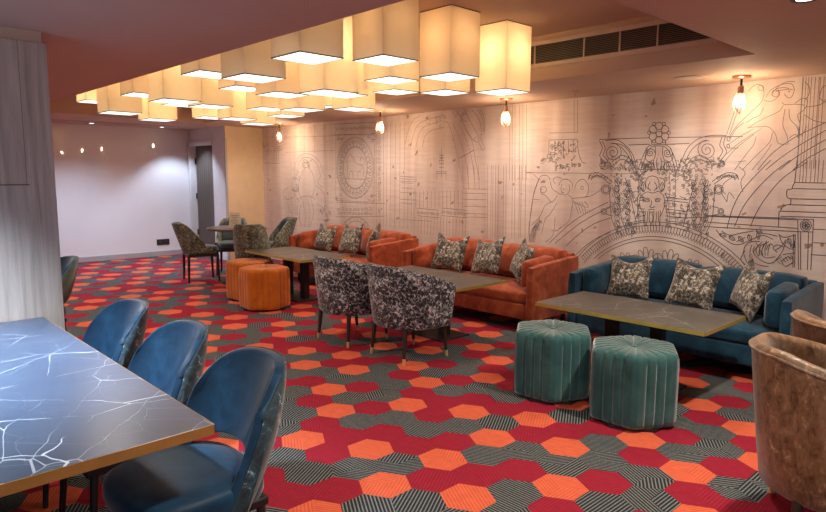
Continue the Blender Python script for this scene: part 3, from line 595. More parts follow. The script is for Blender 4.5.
2 -2862,1580 -3,-3 -4,-5 0,-6 1,-6 1,-6 3,-4 3,3 2,6 2,5 1,6 -3,6 -3,4
2 -2909,1602 -3,-1 -5,-3 -2,-3 -2,-5 0,-4 3,-2 4,2 3,4 3,3 0,5 -1,4
2 -2837,1553 -5,-3 -5,-5 -3,-6 -1,-8 1,-7 2,-5 4,3 5,5 4,7 2,6 -1,7 -3,6
2 -2965,1606 -3,-1 -4,-3 -2,-4 -1,-5 0,-5 1,-3 3,1 3,4 3,3 2,5 0,4 -2,4
2 -2920,1418 5,0 6,0 8,0 6,0 7,-1 8,-1 6,-1 5,-1
2 -2945,1584 -5,-3 -4,-5 -1,-7 1,-7 1,-7 3,-5 3,3 4,7 3,6 1,7 -3,6 -3,5
2 -2930,1495 -4,-4 -3,-5 -1,-7 2,-6 2,-7 3,-3 3,3 2,6 2,6 0,7 -3,6 -3,4
2 -2877,1454 -3,-2 -3,-3 -1,-4 0,-4 0,-4 1,-3 3,1 2,4 3,4 1,4 -1,4 -2,3
2 -2885,1416 -2,-2 -3,-3 -1,-5 0,-4 1,-5 4,0 2,3 2,5 1,4 -2,4 -2,3
2 -2974,1546 2,5 4,3 4,2 5,-1 4,-2 2,-3 0,-4 -3,-4 -5,0 -1,3
2 -2918,1582 -3,2 -4,1 -3,-1 -3,-2 -1,-3 1,-3 4,-3 3,1 1,3
2 -2949,1579 4,0 6,-1 6,0 6,0 6,0 7,1 6,0 4,1
2 -2993,1509 4,-1 5,-2 5,-1 5,-1 5,-1 6,-1 5,-1 3,-1
2 -2904,1396 -4,-1 -4,1 -3,2 -1,3 1,5 3,1 4,0 1,-3 -2,-2
2 -2864,1539 -2,3 -1,4 1,3 2,2 3,1 5,-1 1,-4 -2,-2 -3,1
2 -2923,1467 -3,-5 -1,-5 2,-5 3,-3 4,-1 4,0 3,2 2,3 -1,5 -4,1 -2,-2
2 -2949,1589 -4,-4 -5,-6 -1,-8 1,-7 2,-8 3,-4 4,3 4,7 2,7 1,8 -3,7 -4,5
2 -2868,1502 -4,-2 -2,-3 0,-4 1,-3 2,-2 3,-1 4,1 1,4 -2,2
2 -2937,1546 4,0 3,-1 2,-2 1,-3 -2,-4 -4,-1 -3,3 2,2
2 -2822,1520 -2,5 -3,2 -5,-1 -2,-4 2,-3 3,1
2 -2919,1588 0,-4 1,-5 4,-4 4,-3 5,-3 3,-1 -2,8 -2,5 -3,4 -5,2 -5,1
2 -2887,1462 0,-4 1,-6 3,-5 5,-4 5,-3 4,-1 -2,9 -2,5 -4,5 -5,3 -5,1
2 -2998,1495 3,6 4,3 6,1 5,-1 4,-4 2,-3 -1,-4 -1,-3 -3,-2 -5,2 -2,3
2 -2986,1545 0,-6 1,-8 5,-6 7,-5 7,-5 5,-1 0,5 -2,7 -4,7 -5,7 -7,3 -7,2
2 -2953,1468 4,0 4,1 6,1 5,1 4,2 6,2 4,2 3,1
2 -2943,1514 3,2 6,2 6,3 6,0 6,-1 6,-4 6,-3 4,-2
2 -2981,1514 4,1 5,2 7,1 6,0 6,-2 7,-4 6,-4 4,-3
2 -2895,1593 2,2 4,3 4,3 5,0 4,-2 4,-3 5,-4 2,-3
2 -2879,1417 -5,-3 -5,-1 -5,2 -3,3 -1,3 0,4 2,3 3,1 5,-1 1,-4
2 -2890,1459 -2,-5 0,-7 3,-5 4,-6 5,-5 4,-2 1,4 -1,7 -1,6 -3,6 -6,4 -4,3
2 -3019,890 -4,-2 -5,-3 -3,-5 -2,-6 -1,-6 0,-4 4,2 5,4 4,5 3,5 0,5 -1,5
2 -3033,899 -4,-2 -4,-4 -2,-5 -1,-5 0,-6 1,-3 3,2 4,4 3,5 2,5 0,5 -2,4
2 -2925,934 -4,-2 -5,-5 -1,-5 -1,-6 1,-6 1,-3 4,2 3,5 3,5 2,6 -1,5 -2,4
2 -3072,912 6,-1 4,-3 1,-4 0,-4 -2,-3 -3,-2 -6,1 -2,3 1,3
2 -2898,953 4,-1 5,-2 6,-2 6,0 5,1 6,4 5,3 4,2
2 -2929,898 -2,-4 -3,-5 1,-6 2,-6 3,-5 3,-2 2,3 1,6 1,5 -1,6 -3,5 -4,3
2 -2978,895 4,-2 6,-3 6,-2 6,-1 6,3 6,4 5,4 4,4
2 -2981,960 2,-3 1,-3 -1,-3 -2,-2 -3,-1 -4,1 -2,2 1,3 3,1
2 -2981,914 5,-1 4,-2 2,-4 0,-4 -2,-3 -3,-3 -6,1 -3,4 2,3
2 -2995,936 -1,-5 0,-5 3,-5 4,-4 4,-4 4,-1 0,4 0,5 -2,5 -3,5 -5,3 -4,2
2 -3054,916 0,-4 1,-6 4,-4 4,-3 6,-3 3,-1 0,4 -2,5 -2,5 -4,4 -5,2 -5,1
2 -2969,952 -1,-5 -2,-7 3,-6 4,-6 5,-5 4,-2 1,4 0,7 -1,7 -2,6 -6,4 -5,3
2 -2892,925 -5,-2 -6,-3 -3,-6 -2,-6 -1,-6 1,-4 4,2 5,4 4,5 4,5 0,6 -1,5
2 -2911,956 -5,-2 -5,-4 -3,-5 -2,-7 -1,-6 0,-4 5,1 5,5 4,5 3,5 0,7 -1,5
2 -3079,901 4,-2 4,-3 6,-3 5,-1 5,1 5,2 4,2 4,2
2 -3083,927 3,-2 4,0 3,1 2,2 1,3 -2,4 -4,1 -2,-2 1,-3
2 -2928,929 3,-3 4,-4 5,-3 5,-1 4,2 5,5 4,6 2,3
2 -3017,895 2,3 4,5 4,4 4,2 4,-1 4,-4 4,-4 3,-3
2 -2899,904 5,1 3,2 3,4 0,4 -1,3 -3,2 -5,0 -2,-2 -1,-3 2,-2
2 -2910,925 -5,-3 -5,-4 -3,-6 -1,-7 0,-7 1,-5 5,3 4,5 4,6 3,6 -1,7 -2,5
2 -2926,972 -1,-5 -1,-7 3,-6 4,-5 6,-5 4,-3 1,5 0,7 -2,7 -3,6 -6,4 -5,2
2 -3074,934 -3,-3 -3,-3 -1,-4 0,-5 0,-5 2,-2 2,2 3,4 2,4 1,4 -1,4 -2,4
2 -3023,1516 -2,-3 -1,-4 1,-5 2,-4 2,-4 3,-2 1,3 1,4 0,5 -1,4 -3,4 -3,2
2 -3008,1619 -3,-3 -4,-3 -1,-5 0,-5 0,-6 2,-3 3,2 3,4 2,5 2,5 -2,5 -2,4
2 -3179,1622 4,1 7,1 7,1 8,0 7,0 7,-1 7,-1 5,-1
2 -3236,1569 4,3 6,5 6,4 6,2 7,-2 7,-4 6,-5 5,-3
2 -3015,1582 -5,3 -6,0 -5,-2 -3,-3 -1,-4 1,-4 3,-3 3,-1 5,2 1,3 -2,2
2 -3027,1589 -5,-4 -4,-5 -1,-7 1,-7 2,-8 3,-4 3,4 4,6 2,6 1,7 -3,7 -3,5
2 -3213,1554 -1,-6 1,-8 6,-6 6,-5 7,-5 6,-1 0,5 -2,7 -4,8 -5,6 -8,3 -6,2
2 -3219,1593 -2,-3 -3,-5 1,-6 2,-5 2,-5 3,-3 2,3 2,6 1,5 -1,5 -3,5 -4,3
2 -3264,1588 -5,-2 -6,-3 -4,-6 -2,-7 -1,-7 1,-4 5,2 5,4 5,5 4,6 0,7 -2,5
2 -3111,1504 5,0 4,2 3,3 1,4 -2,4 -2,2 -3,1 -5,-2 -1,-3 2,-2
2 -3221,1525 6,-3 8,-4 9,-4 8,-3 9,0 8,2 8,2 5,1
2 -3075,1568 -2,-3 -2,-5 0,-5 2,-4 3,-5 3,-3 2,3 1,5 0,5 -1,5 -3,4 -3,3
2 -3229,1606 3,-6 5,-4 7,-1 5,1 4,3 2,4 -1,4 -2,3 -3,2 -5,-1 -1,-3
2 -3044,1540 -4,-3 -4,-6 -1,-6 1,-7 2,-6 2,-4 4,3 3,6 2,6 1,6 -3,7 -3,4
2 -3017,1523 -4,-3 -3,-4 -1,-6 0,-6 2,-5 2,-4 3,3 3,5 2,5 1,6 -2,5 -3,4
2 -3047,1627 2,-2 3,-1 3,-1 3,2 1,4 -2,3 -4,-1
2 -3238,1562 -4,0 -4,2 -2,2 -1,3 2,4 4,1 3,-2 -1,-3
2 -3127,1518 4,3 6,3 7,4 7,2 6,0 7,-1 6,-1 5,-1
2 -3177,1524 -1,-4 -1,-6 2,-6 4,-5 5,-5 4,-3 1,4 0,7 -1,6 -3,6 -5,4 -5,2
2 -3037,1525 0,-4 1,-5 3,-5 4,-3 5,-4 4,-1 0,4 -2,5 -2,5 -3,4 -6,3 -4,1
2 -3187,1553 -2,-3 0,-5 1,-4 3,-4 3,-3 3,-2 1,3 0,4 -1,5 -1,4 -4,3 -3,2
2 -3013,1587 1,-6 1,-7 5,-5 6,-5 7,-4 5,-1 0,5 -3,6 -4,7 -5,6 -7,2 -6,2
2 -3120,1588 -4,-3 -4,-4 -1,-6 0,-6 2,-6 2,-3 3,2 3,5 2,5 1,6 -2,5 -2,5
2 -3163,1537 -5,-1 -5,-2 -3,-5 -2,-4 -1,-6 4,-2 5,3 4,4 3,4 0,5 0,4
2 -3289,1602 -2,-6 0,-7 3,-7 5,-7 6,-5 5,-3 1,5 0,7 -2,8 -3,7 -7,5 -6,3
2 -3080,1530 -6,-4 -6,-6 -1,-8 0,-9 2,-9 3,-5 5,4 4,7 4,8 1,8 -3,8 -3,6
2 -3293,1609 0,-6 0,-6 5,-6 5,-6 7,-4 5,-2 0,5 -2,7 -3,6 -4,6 -7,4 -6,2
2 -2988,1621 -4,0 -6,2 -2,3 1,5 5,2 3,-2 -1,-3
2 -3034,1547 -3,-2 -3,-5 0,-5 1,-5 2,-5 2,-3 2,3 2,4 2,5 0,5 -2,5 -3,3
2 -3099,1552 6,-2 7,-2 9,-2 8,-1 8,1 8,2 7,2 5,1
2 -3098,1592 3,1 5,3 5,2 5,2 5,0 5,0 5,-1
2 -3263,1551 6,-3 7,-4 9,-4 7,-1 8,2 8,5 7,6 5,3
2 -3181,1536 6,2 3,4 2,5 -2,5 -3,3 -4,2 -4,0 -3,-1 -2,-3 1,-4 2,-2 3,1
2 -3192,1547 -7,-2 -7,-3 -4,-6 -3,-7 -2,-7 0,-5 5,1 7,5 6,5 5,6 0,7 0,6
2 -3125,1523 -5,-1 -6,-2 -4,-4 -2,-5 -2,-5 0,-4 4,0 5,3 5,4 4,4 1,5 0,5
2 -3152,1560 -4,-5 -3,-7 0,-8 3,-8 3,-7 4,-5 3,5 3,7 1,8 0,8 -5,7 -5,5
2 -3187,1551 3,-3 6,-5 6,-4 5,-1 5,4 6,6 5,7 3,5
2 -3058,1541 -6,-2 -7,-4 -4,-7 -3,-7 -1,-8 1,-6 6,2 6,5 6,6 4,7 0,8 -2,6
2 -3094,1620 3,-1 3,-2 1,-5 -3,-3 -4,0 -2,3 2,2
2 -3171,1615 3,-1 3,-2 1,-3 -1,-3 -4,-3 -4,1 -1,3 2,2
0 -3171,1577 18,14 26,21 28,20 28,9 26,-2 27,-10 26,-15 23,-21 20,-29 19,-38 16,-36 11,-25
0 -3148,1549 14,12 20,18 23,17 21,8 21,-2 22,-7 21,-13 18,-16 17,-23 16,-30 13,-28 9,-20
0 -1999,1419 -3,9 -3,13 -5,13 -10,10 -14,7 -18,5 -20,2 -19,-1 -18,-5 -19,-9 -17,-10 -16,-11 -16,-11 -15,-12 -13,-11 -9,-8
0 -2023,1416 -5,5 -6,9 -7,8 -9,7 -10,4 -13,3 -13,1 -13,-2 -13,-6 -14,-10 -14,-11 -12,-10 -13,-9 -12,-10 -10,-9 -7,-6
0 -2011,1444 -3,-9 -9,-3 -8,7 -1,10 7,6 9,-2 5,-9
0 -2039,1449 -4,-9 -9,-2 -8,6 -1,10 7,6 10,-2 5,-9
0 -2068,1451 -3,-9 -10,-2 -8,6 0,10 7,6 9,-2 5,-9
0 -2096,1449 -4,-9 -9,-2 -8,6 -1,10 7,6 10,-2 5,-9
0 -2125,1443 -3,-9 -10,-2 -8,6 0,10 7,6 9,-2 5,-9
0 -2153,1433 -4,-9 -9,-3 -8,7 -1,10 7,6 10,-2 5,-9
0 -2185,1376 0,-26 -1,-36 -1,-41 -1,-40 -1,-38 1,-39 -1,-38 -5,-37 -9,-39 -15,-41 -13,-35 -10,-25
0 -2348,1433 -6,-21 -8,-29 -9,-35 -8,-35 -8,-37 -7,-39 -7,-41 -8,-40 -8,-43 -9,-46 -7,-41 -6,-29
0 -2270,1400 -2,-27 -2,-39 -3,-44 -2,-43 -2,-44 -1,-46 -2,-44 -4,-38 -7,-30 -9,-24 -10,-20 -6,-14
0 -2116,1335 -3,-17 -9,-14 -15,-8 -18,-1 -16,7 -11,14 -5,18 2,17 10,14 15,8 18,0 16,-7 11,-14 5,-17
0 -2129,1335 -1,-12 -7,-9 -10,-6 -12,0 -10,5 -8,9 -3,12 1,11 7,10 10,5 12,0 10,-5 8,-9 3,-11
0 -2100,1149 -2,-11 -6,-9 -9,-5 -11,-1 -10,5 -7,8 -3,11 1,11 7,9 9,5 11,1 10,-5 7,-8 3,-11
0 -2111,1149 -1,-6 -3,-5 -5,-3 -6,0 -5,2 -4,5 -2,5 1,6 3,5 5,3 6,0 5,-2 4,-5 2,-5
0 -2144,1176 -57,14
0 -2141,1124 -63,-19
2 -2316,1131 -6,-4 -6,-7 -2,-9 -1,-9 1,-9 2,-6 5,3 6,8 4,8 2,9 -2,9 -3,7
2 -2332,1223 0,-6 1,-8 5,-6 5,-5 7,-4 5,-1 0,5 -3,7 -3,7 -4,6 -7,3 -6,2
2 -2412,1191 -2,-8 -1,-10 4,-9 6,-8 7,-8 6,-3 1,7 0,10 -2,10 -4,9 -8,6 -7,4
2 -2360,1449 -2,-7 -1,-10 4,-9 5,-8 7,-7 6,-3 1,6 0,9 -2,10 -4,9 -7,6 -7,4
2 -2396,1283 -4,-1 -6,2 -2,3 1,5 2,2 4,0 1,-3
2 -2425,1352 5,4 6,6 8,6 7,3 7,-1 8,-4 8,-4 5,-3
2 -2398,1200 -3,-2 -3,-4 -1,-4 0,-5 1,-5 1,-3 2,2 3,4 2,5 1,4 -2,5 -1,3
2 -2423,1318 5,2 4,0 4,-2 3,-3 1,-4 -1,-3 -2,-2 -3,-1 -4,1 -1,3 2,2
2 -2264,1054 3,-4 4,-1 4,0 3,2 2,3 -1,6 -2,2 -4,-1 -1,-3
2 -2237,1339 0,-8 2,-9 7,-7 7,-6 9,-5 6,-2 0,7 -4,9 -5,9 -6,7 -8,3 -8,2
2 -2361,1322 3,2 4,4 5,4 5,1 5,0 5,-3 5,-3 3,-2
2 -2318,1128 -2,-6 -2,-6 1,-8 3,-6 4,-7 4,-3 2,5 1,7 0,7 -1,7 -5,6 -5,4
2 -2288,1471 -5,-1 -5,-2 -4,-5 -3,-6 -1,-7 0,-4 4,1 6,3 4,5 4,5 1,6 -1,5
2 -2384,1360 -2,-6 0,-7 3,-6 4,-6 6,-6 4,-2 1,5 -1,7 -1,7 -3,7 -6,4 -5,3
2 -2364,1453 4,5 6,3 6,-1 5,-2 3,-4 1,-5 -1,-4 -3,-3 -3,-1 -3,1 -3,4
2 -2199,1259 0,-5 1,-7 4,-5 5,-5 6,-4 4,-1 0,4 -2,7 -3,6 -4,6 -6,3 -5,1
2 -2225,1170 -3,-3 -3,-1 -4,0 -3,2 -2,2 1,5 3,3 3,-2
2 -2451,1245 5,-2 8,-3 9,-3 8,0 8,2 8,5 8,4 5,4
2 -2322,1014 -3,-8 -2,-9 2,-10 5,-9 6,-8 5,-4 3,7 0,10 0,10 -3,9 -7,7 -6,5
2 -2281,1446 -6,-2 -7,-4 -4,-6 -3,-8 -1,-8 1,-5 4,2 7,4 5,6 4,6 0,8 0,7
2 -2295,1290 5,1 7,0 8,1 8,0 7,0 8,-1 7,-2 5,0
2 -2345,1048 -3,-4 -1,-3 1,-4 2,-2 3,-2 4,2 2,2 -1,3 -3,1
2 -2240,1006 -5,-2 -6,-4 -4,-6 -2,-7 -1,-8 1,-4 4,1 6,5 4,6 4,6 0,7 -1,6
2 -2352,1379 -1,-3 -3,-2 -4,0 -4,3 -1,3 1,4 4,0 1,-3
2 -2212,1303 -4,-2 -4,-4 -2,-5 -1,-6 0,-6 1,-4 3,2 4,4 3,5 2,6 0,5 -2,5
2 -2416,1357 5,2 7,3 9,3 8,2 7,0 9,1 7,0 6,-1
2 -2388,1115 3,1 4,0 5,0 4,-1 5,-1 5,-3 4,-3 3,-2
2 -2403,1135 6,1 4,0 4,1 4,2 3,3 4,2 2,2
2 -2259,1215 -5,-4 -5,-5 -2,-7 0,-8 1,-8 2,-4 4,3 4,6 3,7 2,7 -2,7 -2,6
2 -2299,985 -1,-8 1,-9 5,-8 7,-7 7,-5 6,-2 1,6 -3,9 -3,9 -5,8 -8,4 -7,3
2 -2276,1087 -3,-7 -2,-10 3,-9 5,-9 6,-8 5,-4 2,6 1,10 -1,10 -3,9 -6,7 -7,5
2 -2294,1094 -6,3 -4,5 -1,6 2,5 3,4 4,1 4,0 3,-2 2,-3 -1,-5 -4,-1
2 -2271,1315 -4,-1 -6,-2 -3,-5 -3,-6 -2,-6 0,-4 4,1 6,4 4,3 4,5 1,6 -1,5
2 -2336,1186 0,-4 0,-6 4,-5 4,-4 5,-4 4,-1 0,4 -2,6 -2,6 -3,4 -5,3 -5,1
2 -2343,1133 -4,-2 -5,0 -3,2 -3,3 0,7 2,2 3,1 4,-2 1,-3
2 -2458,1160 -2,-6 -1,-8 3,-8 5,-7 5,-6 5,-3 2,5 -1,9 -1,8 -3,7 -6,6 -6,3
2 -2306,1188 4,0 3,-1 2,-3 0,-6 -2,-2 -4,0 -3,2 1,3
2 -2387,1150 0,-5 1,-5 3,-5 5,-4 5,-3 3,-1 0,4 -2,6 -2,5 -4,5 -5,2 -4,1
2 -2433,1088 6,1 5,-1 4,-4 2,-4 0,-5 -2,-4 -3,-2 -6,1 -2,2 0,4 3,1
2 -2275,1432 -3,-3 -3,-4 -1,-6 1,-5 1,-6 2,-3 3,2 2,5 2,5 1,6 -3,5 -2,4
2 -2294,1012 -1,-6 1,-7 3,-6 6,-5 5,-5 5,-1 0,5 -1,7 -3,7 -4,6 -6,3 -5,2
2 -2337,1162 4,-1 7,-1 7,-1 6,-1 7,1 7,1 6,1 4,1
2 -2363,1343 0,-6 1,-6 4,-5 5,-5 6,-3 4,-1 0,4 -2,6 -3,6 -4,6 -6,2 -5,2
2 -2342,1230 -4,-2 -5,-4 -2,-5 -1,-5 -1,-6 1,-4 4,2 4,4 3,5 2,5 0,5 -1,5
2 -2255,1127 0,-7 2,-9 6,-7 7,-6 8,-5 6,-1 0,6 -3,9 -5,8 -5,7 -9,4 -7,1
2 -2406,1051 -3,-7 -3,-9 3,-10 5,-9 5,-8 6,-4 2,7 1,9 -1,10 -2,10 -7,7 -6,4
2 -2201,1308 -3,-2 -4,-4 -1,-5 0,-5 1,-5 1,-3 3,2 3,4 2,5 1,4 -2,5 -1,4
2 -2271,1224 3,-6 0,-6 -3,-6 -4,-3 -5,-1 -5,2 -3,3 -1,3 0,4 2,2 4,1 2,-3
2 -2265,1303 -5,-1 -5,-2 -4,-5 -3,-6 -2,-6 0,-5 4,1 6,4 5,4 3,5 1,6 0,5
2 -2462,1133 9,-1 5,0 6,-1 5,-2 6,-2 5,-1 3,-2
2 -2349,1018 -3,-3 -3,-4 -1,-5 1,-5 1,-6 2,-2 2,2 3,5 1,5 1,5 -2,5 -2,3
2 -2414,1140 -2,3 1,6 2,2 4,0 3,-3 -1,-3 -3,1
2 -2331,1223 -4,-1 -4,-3 -2,-4 -2,-5 0,-5 3,-2 4,4 3,3 2,4 0,5 0,4
2 -2330,1203 5,0 6,1 6,0 7,0 6,0 7,-1 6,0 4,-1
2 -2288,1032 -1,-5 1,-7 3,-5 5,-5 5,-4 4,-1 1,4 -2,6 -2,7 -4,5 -5,3 -5,2
2 -2273,1237 -5,-1 -5,-3 -4,-5 -2,-6 -1,-7 0,-4 4,1 5,4 5,5 3,5 1,6 -1,5
2 -2306,1373 -7,2 -6,-2 -5,-4 -2,-5 1,-5 3,-5 3,-2 4,0 3,1 2,3 0,4 -3,1
2 -2270,1281 -2,-6 -2,-8 3,-7 4,-8 6,-6 4,-3 2,5 0,8 -1,9 -3,7 -6,6 -5,3
2 -2335,1252 2,3 4,4 5,4 4,3 4,0 5,-2 4,-2 3,-1
2 -2232,1293 5,2 7,5 8,3 8,3 8,-1 9,-3 7,-2 6,-2
2 -2387,1396 -2,-6 -1,-7 2,-7 4,-6 4,-6 5,-3 1,5 0,7 0,7 -3,7 -5,5 -5,4
2 -2265,1305 -5,0 -4,-2 -3,-3 0,-4 1,-4 2,-2 3,-2 3,1 3,3 -1,3
2 -2292,1030 3,2 5,3 5,2 4,0 5,-2 6,-4 4,-5 4,-3
2 -2270,1155 -5,4 -5,0 -5,-2 -3,-3 -1,-5 1,-4 2,-3 3,-1 5,1 1,4 -2,2
2 -2398,1261 1,-6 1,-7 5,-6 7,-5 7,-4 5,-1 -1,5 -3,8 -3,7 -5,6 -8,2 -6,1
2 -2263,1181 -5,-2 -6,-4 -3,-6 -2,-7 -1,-8 1,-4 4,2 6,5 4,5 3,6 0,7 -1,6
2 -2364,1219 4,2 6,3 6,2 6,1 7,-1 7,-2 6,-2 4,-2
2 -2220,1471 4,-2 2,-4 1,-4 -2,-3 -2,-2 -3,-1 -3,1 -3,3 1,4
2 -2277,1354 6,-1 5,0 4,-1 3,1 5,0 3,1 3,1
2 -2213,1194 -3,-4 -3,-4 -1,-6 1,-6 2,-6 2,-3 2,3 3,5 1,6 1,6 -3,5 -2,4
2 -2306,1422 -4,-6 -4,-9 1,-10 4,-9 4,-10 5,-4 3,5 2,10 1,9 -1,10 -5,8 -6,6
2 -2252,1156 0,-4 2,-3 3,-2 6,1 2,2 0,4 -3,3 -3,-2
2 -2335,1354 4,-3 3,-3 0,-5 -1,-3 -3,-2 -3,-1 -3,1 -3,4 1,3 4,0
2 -2307,1338 -1,-6 0,-7 3,-6 5,-6 5,-5 5,-2 1,5 -2,7 -2,7 -3,6 -6,4 -5,3
2 -2236,1124 -6,-2 -6,-4 -4,-7 -2,-8 -1,-8 1,-5 5,2 6,5 5,7 3,6 0,8 -1,6
2 -2276,1211 -3,-4 -5,-2 -4,1 -4,2 -2,3 -1,4 1,3 3,2 4,0 2,-3
2 -2386,1357 -3,-5 -1,-8 2,-7 4,-6 5,-7 4,-3 2,5 0,8 -1,7 -2,7 -5,6 -5,3
2 -2434,1068 -6,-2 -7,-4 -4,-7 -2,-8 -1,-8 0,-6 5,2 7,6 5,6 4,7 0,8 -1,6
2 -2307,1131 -5,-1 -5,-3 -3,-5 -2,-5 -1,-6 1,-4 3,1 5,4 4,4 3,5 0,6 0,4
2 -2285,1390 -5,-3 -5,-5 -2,-8 -1,-8 1,-8 2,-5 4,3 5,7 3,7 3,7 -2,8 -3,5
2 -2370,1200 8,0 5,0 4,1 4,3 5,3 4,3 3,2
2 -2288,1062 6,3 3,4 1,5 -2,5 -2,3 -4,1 -4,0 -2,-2 -2,-2 1,-5 3,-1
2 -2348,1320 -5,-2 -4,-3 -1,-5 1,-4 2,-4 4,-1 3,-1 3,2 2,4 -3,3
2 -2245,1109 -6,-2 -7,-4 -4,-6 -2,-8 -2,-8 0,-5 5,2 7,5 5,5 4,7 1,8 -1,6
2 -2338,1174 -1,-5 1,-6 4,-5 4,-4 5,-3 4,-1 0,4 -1,5 -3,6 -4,5 -5,2 -4,2
2 -2385,1021 -7,-3 -8,-5 -5,-9 -2,-10 -2,-10 2,-6 6,3 7,7 6,7 5,9 -1,10 -1,7
2 -2350,1224 -2,-5 -2,-7 2,-7 4,-6 4,-6 4,-3 1,4 1,7 -1,8 -1,6 -5,5 -5,4
2 -2285,1463 4,1 4,0 5,1 5,1 5,0 5,1 5,0 3,1
2 -2343,1192 -2,-3 -3,-4 0,-5 1,-5 1,-5 2,-3 2,3 2,4 2,5 0,5 -2,4 -3,4
2 -2391,1058 -4,-2 -4,-4 -2,-5 -1,-5 0,-6 1,-4 3,2 4,4 3,5 2,5 -1,5 -1,5
2 -2225,1380 -4,-1 -4,-2 -2,-4 -2,-4 -1,-5 3,-2 4,2 3,3 3,4 0,5 0,4
2 -2324,1333 -6,-4 -7,-7 -2,-9 0,-10 1,-10 2,-6 5,4 6,8 4,9 3,9 -3,9 -3,7
2 -2328,1390 4,2 3,-1 3,-2 2,-2 -1,-5 -3,-2 -3,1 -1,3
2 -2413,1406 3,2 5,3 5,2 6,2 5,0 6,-1 5,-2 3,-1
2 -2430,1179 6,-1 8,-1 9,-1 8,0 9,0 9,2 8,1 5,1
2 -2237,1111 -5,-3 -4,-5 -1,-7 0,-7 1,-6 2,-4 4,2 3,6 3,7 1,6 -2,7 -2,4
2 -2309,1334 3,2 5,2 5,3 5,1 6,0 5,-2 5,-1 4,-2
2 -2274,1119 4,0 5,1 5,0 6,-1 5,-2 6,-2 5,-3 3,-2
2 -2402,1254 2,3 5,3 4,3 5,1 4,-1 6,-4 4,-4 3,-3
2 -2269,1247 -3,-6 -1,-6 1,-7 3,-7 4,-6 4,-3 2,4 1,7 0,7 -2,7 -5,6 -4,4
2 -2379,1026 4,-2 3,-4 1,-4 -1,-4 -2,-2 -3,-2 -6,2 -1,4 2,3
2 -2247,1075 5,5 2,6 -1,6 -3,4 -4,2 -5,1 -4,-2 -2,-3 0,-6 2,-2 4,0
2 -2246,1084 -7,-2 -8,-4 -5,-8 -3,-9 -2,-9 0,-6 6,2 7,6 7,6 5,8 0,9 0,7
2 -2434,1315 7,-1 7,2 4,5 1,5 -1,5 -3,4 -4,2 -4,0 -3,-1 -1,-3 -1,-3 3,-3
2 -2260,1114 -5,-5 -4,-6 -1,-8 1,-8 2,-8 3,-4 4,3 3,8 2,7 1,8 -3,7 -3,6
0 -2277,1362 12,2 13,6 5,10 1,13 -1,13 -5,10 -10,-2 -11,-7 -8,-9 -6,-11 4,-13 6,-12
0 -2277,1362 20,43
0 -2353,1364 4,11 2,14 -6,10 -10,8 -11,7 -10,1 -4,-9 1,-13 3,-12 6,-10 13,-5 12,-2
0 -2353,1364 -25,41
0 -2274,1312 12,2 13,5 5,11 1,12 -1,14 -4,9 -10,-1 -11,-8 -9,-9 -5,-10 4,-14 5,-11
0 -2274,1312 21,43
0 -2350,1313 4,11 2,13 -6,11 -10,8 -11,6 -10,2 -3,-9 0,-13 3,-13 6,-10 13,-4 12,-2
0 -2350,1313 -25,41
0 -2271,1261 12,2 13,5 5,11 1,13 -1,13 -4,10 -10,-2 -11,-7 -9,-9 -5,-11 4,-14 5,-11
0 -2271,1261 21,43
0 -2347,1262 4,11 2,13 -6,10 -10,8 -11,7 -10,1 -3,-9 0,-13 3,-12 6,-10 13,-5 12,-1
0 -2347,1262 -25,40
0 -2267,1210 12,2 12,6 5,10 2,13 -1,14 -5,9 -10,-2 -11,-7 -9,-9 -5,-11 4,-14 6,-11
0 -2267,1210 20,43
0 -2344,1210 4,11 2,14 -6,10 -9,8 -12,6 -10,2 -3,-10 0,-13 3,-12 6,-10 13,-4 12,-2
0 -2344,1210 -25,41
0 -2264,1159 12,2 13,6 5,11 1,12 -1,14 -5,9 -10,-2 -11,-7 -9,-9 -5,-11 4,-14 6,-11
0 -2264,1159 20,44
0 -2341,1159 4,11 2,13 -6,10 -9,8 -12,7 -10,1 -3,-9 0,-13 3,-12 6,-11 13,-4 12,-1
0 -2341,1159 -25,40
0 -2261,1108 12,2 13,6 5,11 1,13 -1,13 -5,10 -10,-3 -11,-7 -8,-9 -6,-11 4,-14 6,-11
0 -2261,1108 20,44
0 -2338,1107 5,11 2,14 -7,10 -9,8 -12,6 -10,1 -3,-9 1,-13 2,-12 7,-10 13,-4 11,-2
0 -2338,1107 -24,40
0 -2258,1056 12,3 13,6 5,11 1,13 -1,13 -4,10 -10,-3 -11,-7 -9,-9 -5,-11 4,-14 5,-12
0 -2258,1056 21,45
0 -2334,1056 4,11 2,13 -6,10 -10,8 -11,6 -10,2 -4,-10 1,-13 3,-12 6,-10 13,-4 12,-1
0 -2334,1056 -25,40
0 -2255,1005 12,3 13,6 5,11 2,13 -2,13 -4,10 -10,-3 -11,-7 -9,-10 -5,-11 4,-14 5,-11
0 -2255,1005 21,45
0 -2331,1004 4,11 2,14 -6,10 -10,7 -11,7 -10,1 -4,-10 1,-13 3,-12 6,-10 13,-4 12,-1
0 -2331,1004 -25,40
2 -2408,1500 -4,-1 -4,-2 -2,-4 -2,-4 -1,-5 3,-2 4,3 4,3 2,4 0,4 0,4
2 -2437,1449 -1,-3 -1,-5 1,-4 2,-5 3,-4 3,-2 1,3 1,5 -1,5 -1,4 -3,4 -4,2
2 -2460,1598 -5,-4 -5,-6 -1,-8 1,-7 1,-8 3,-5 4,3 4,7 3,7 1,8 -3,7 -3,6
2 -2411,1592 -1,-4 -1,-5 1,-4 3,-5 3,-4 2,-2 1,3 1,5 -1,5 -1,5 -4,3 -3,3
2 -2407,1455 -2,-3 -2,-4 0,-5 2,-4 1,-5 2,-2 2,2 2,4 1,5 -1,5 -2,4 -3,3
2 -2415,1574 3,1 3,3 4,2 4,1 4,-2 4,-2 4,-3 3,-2
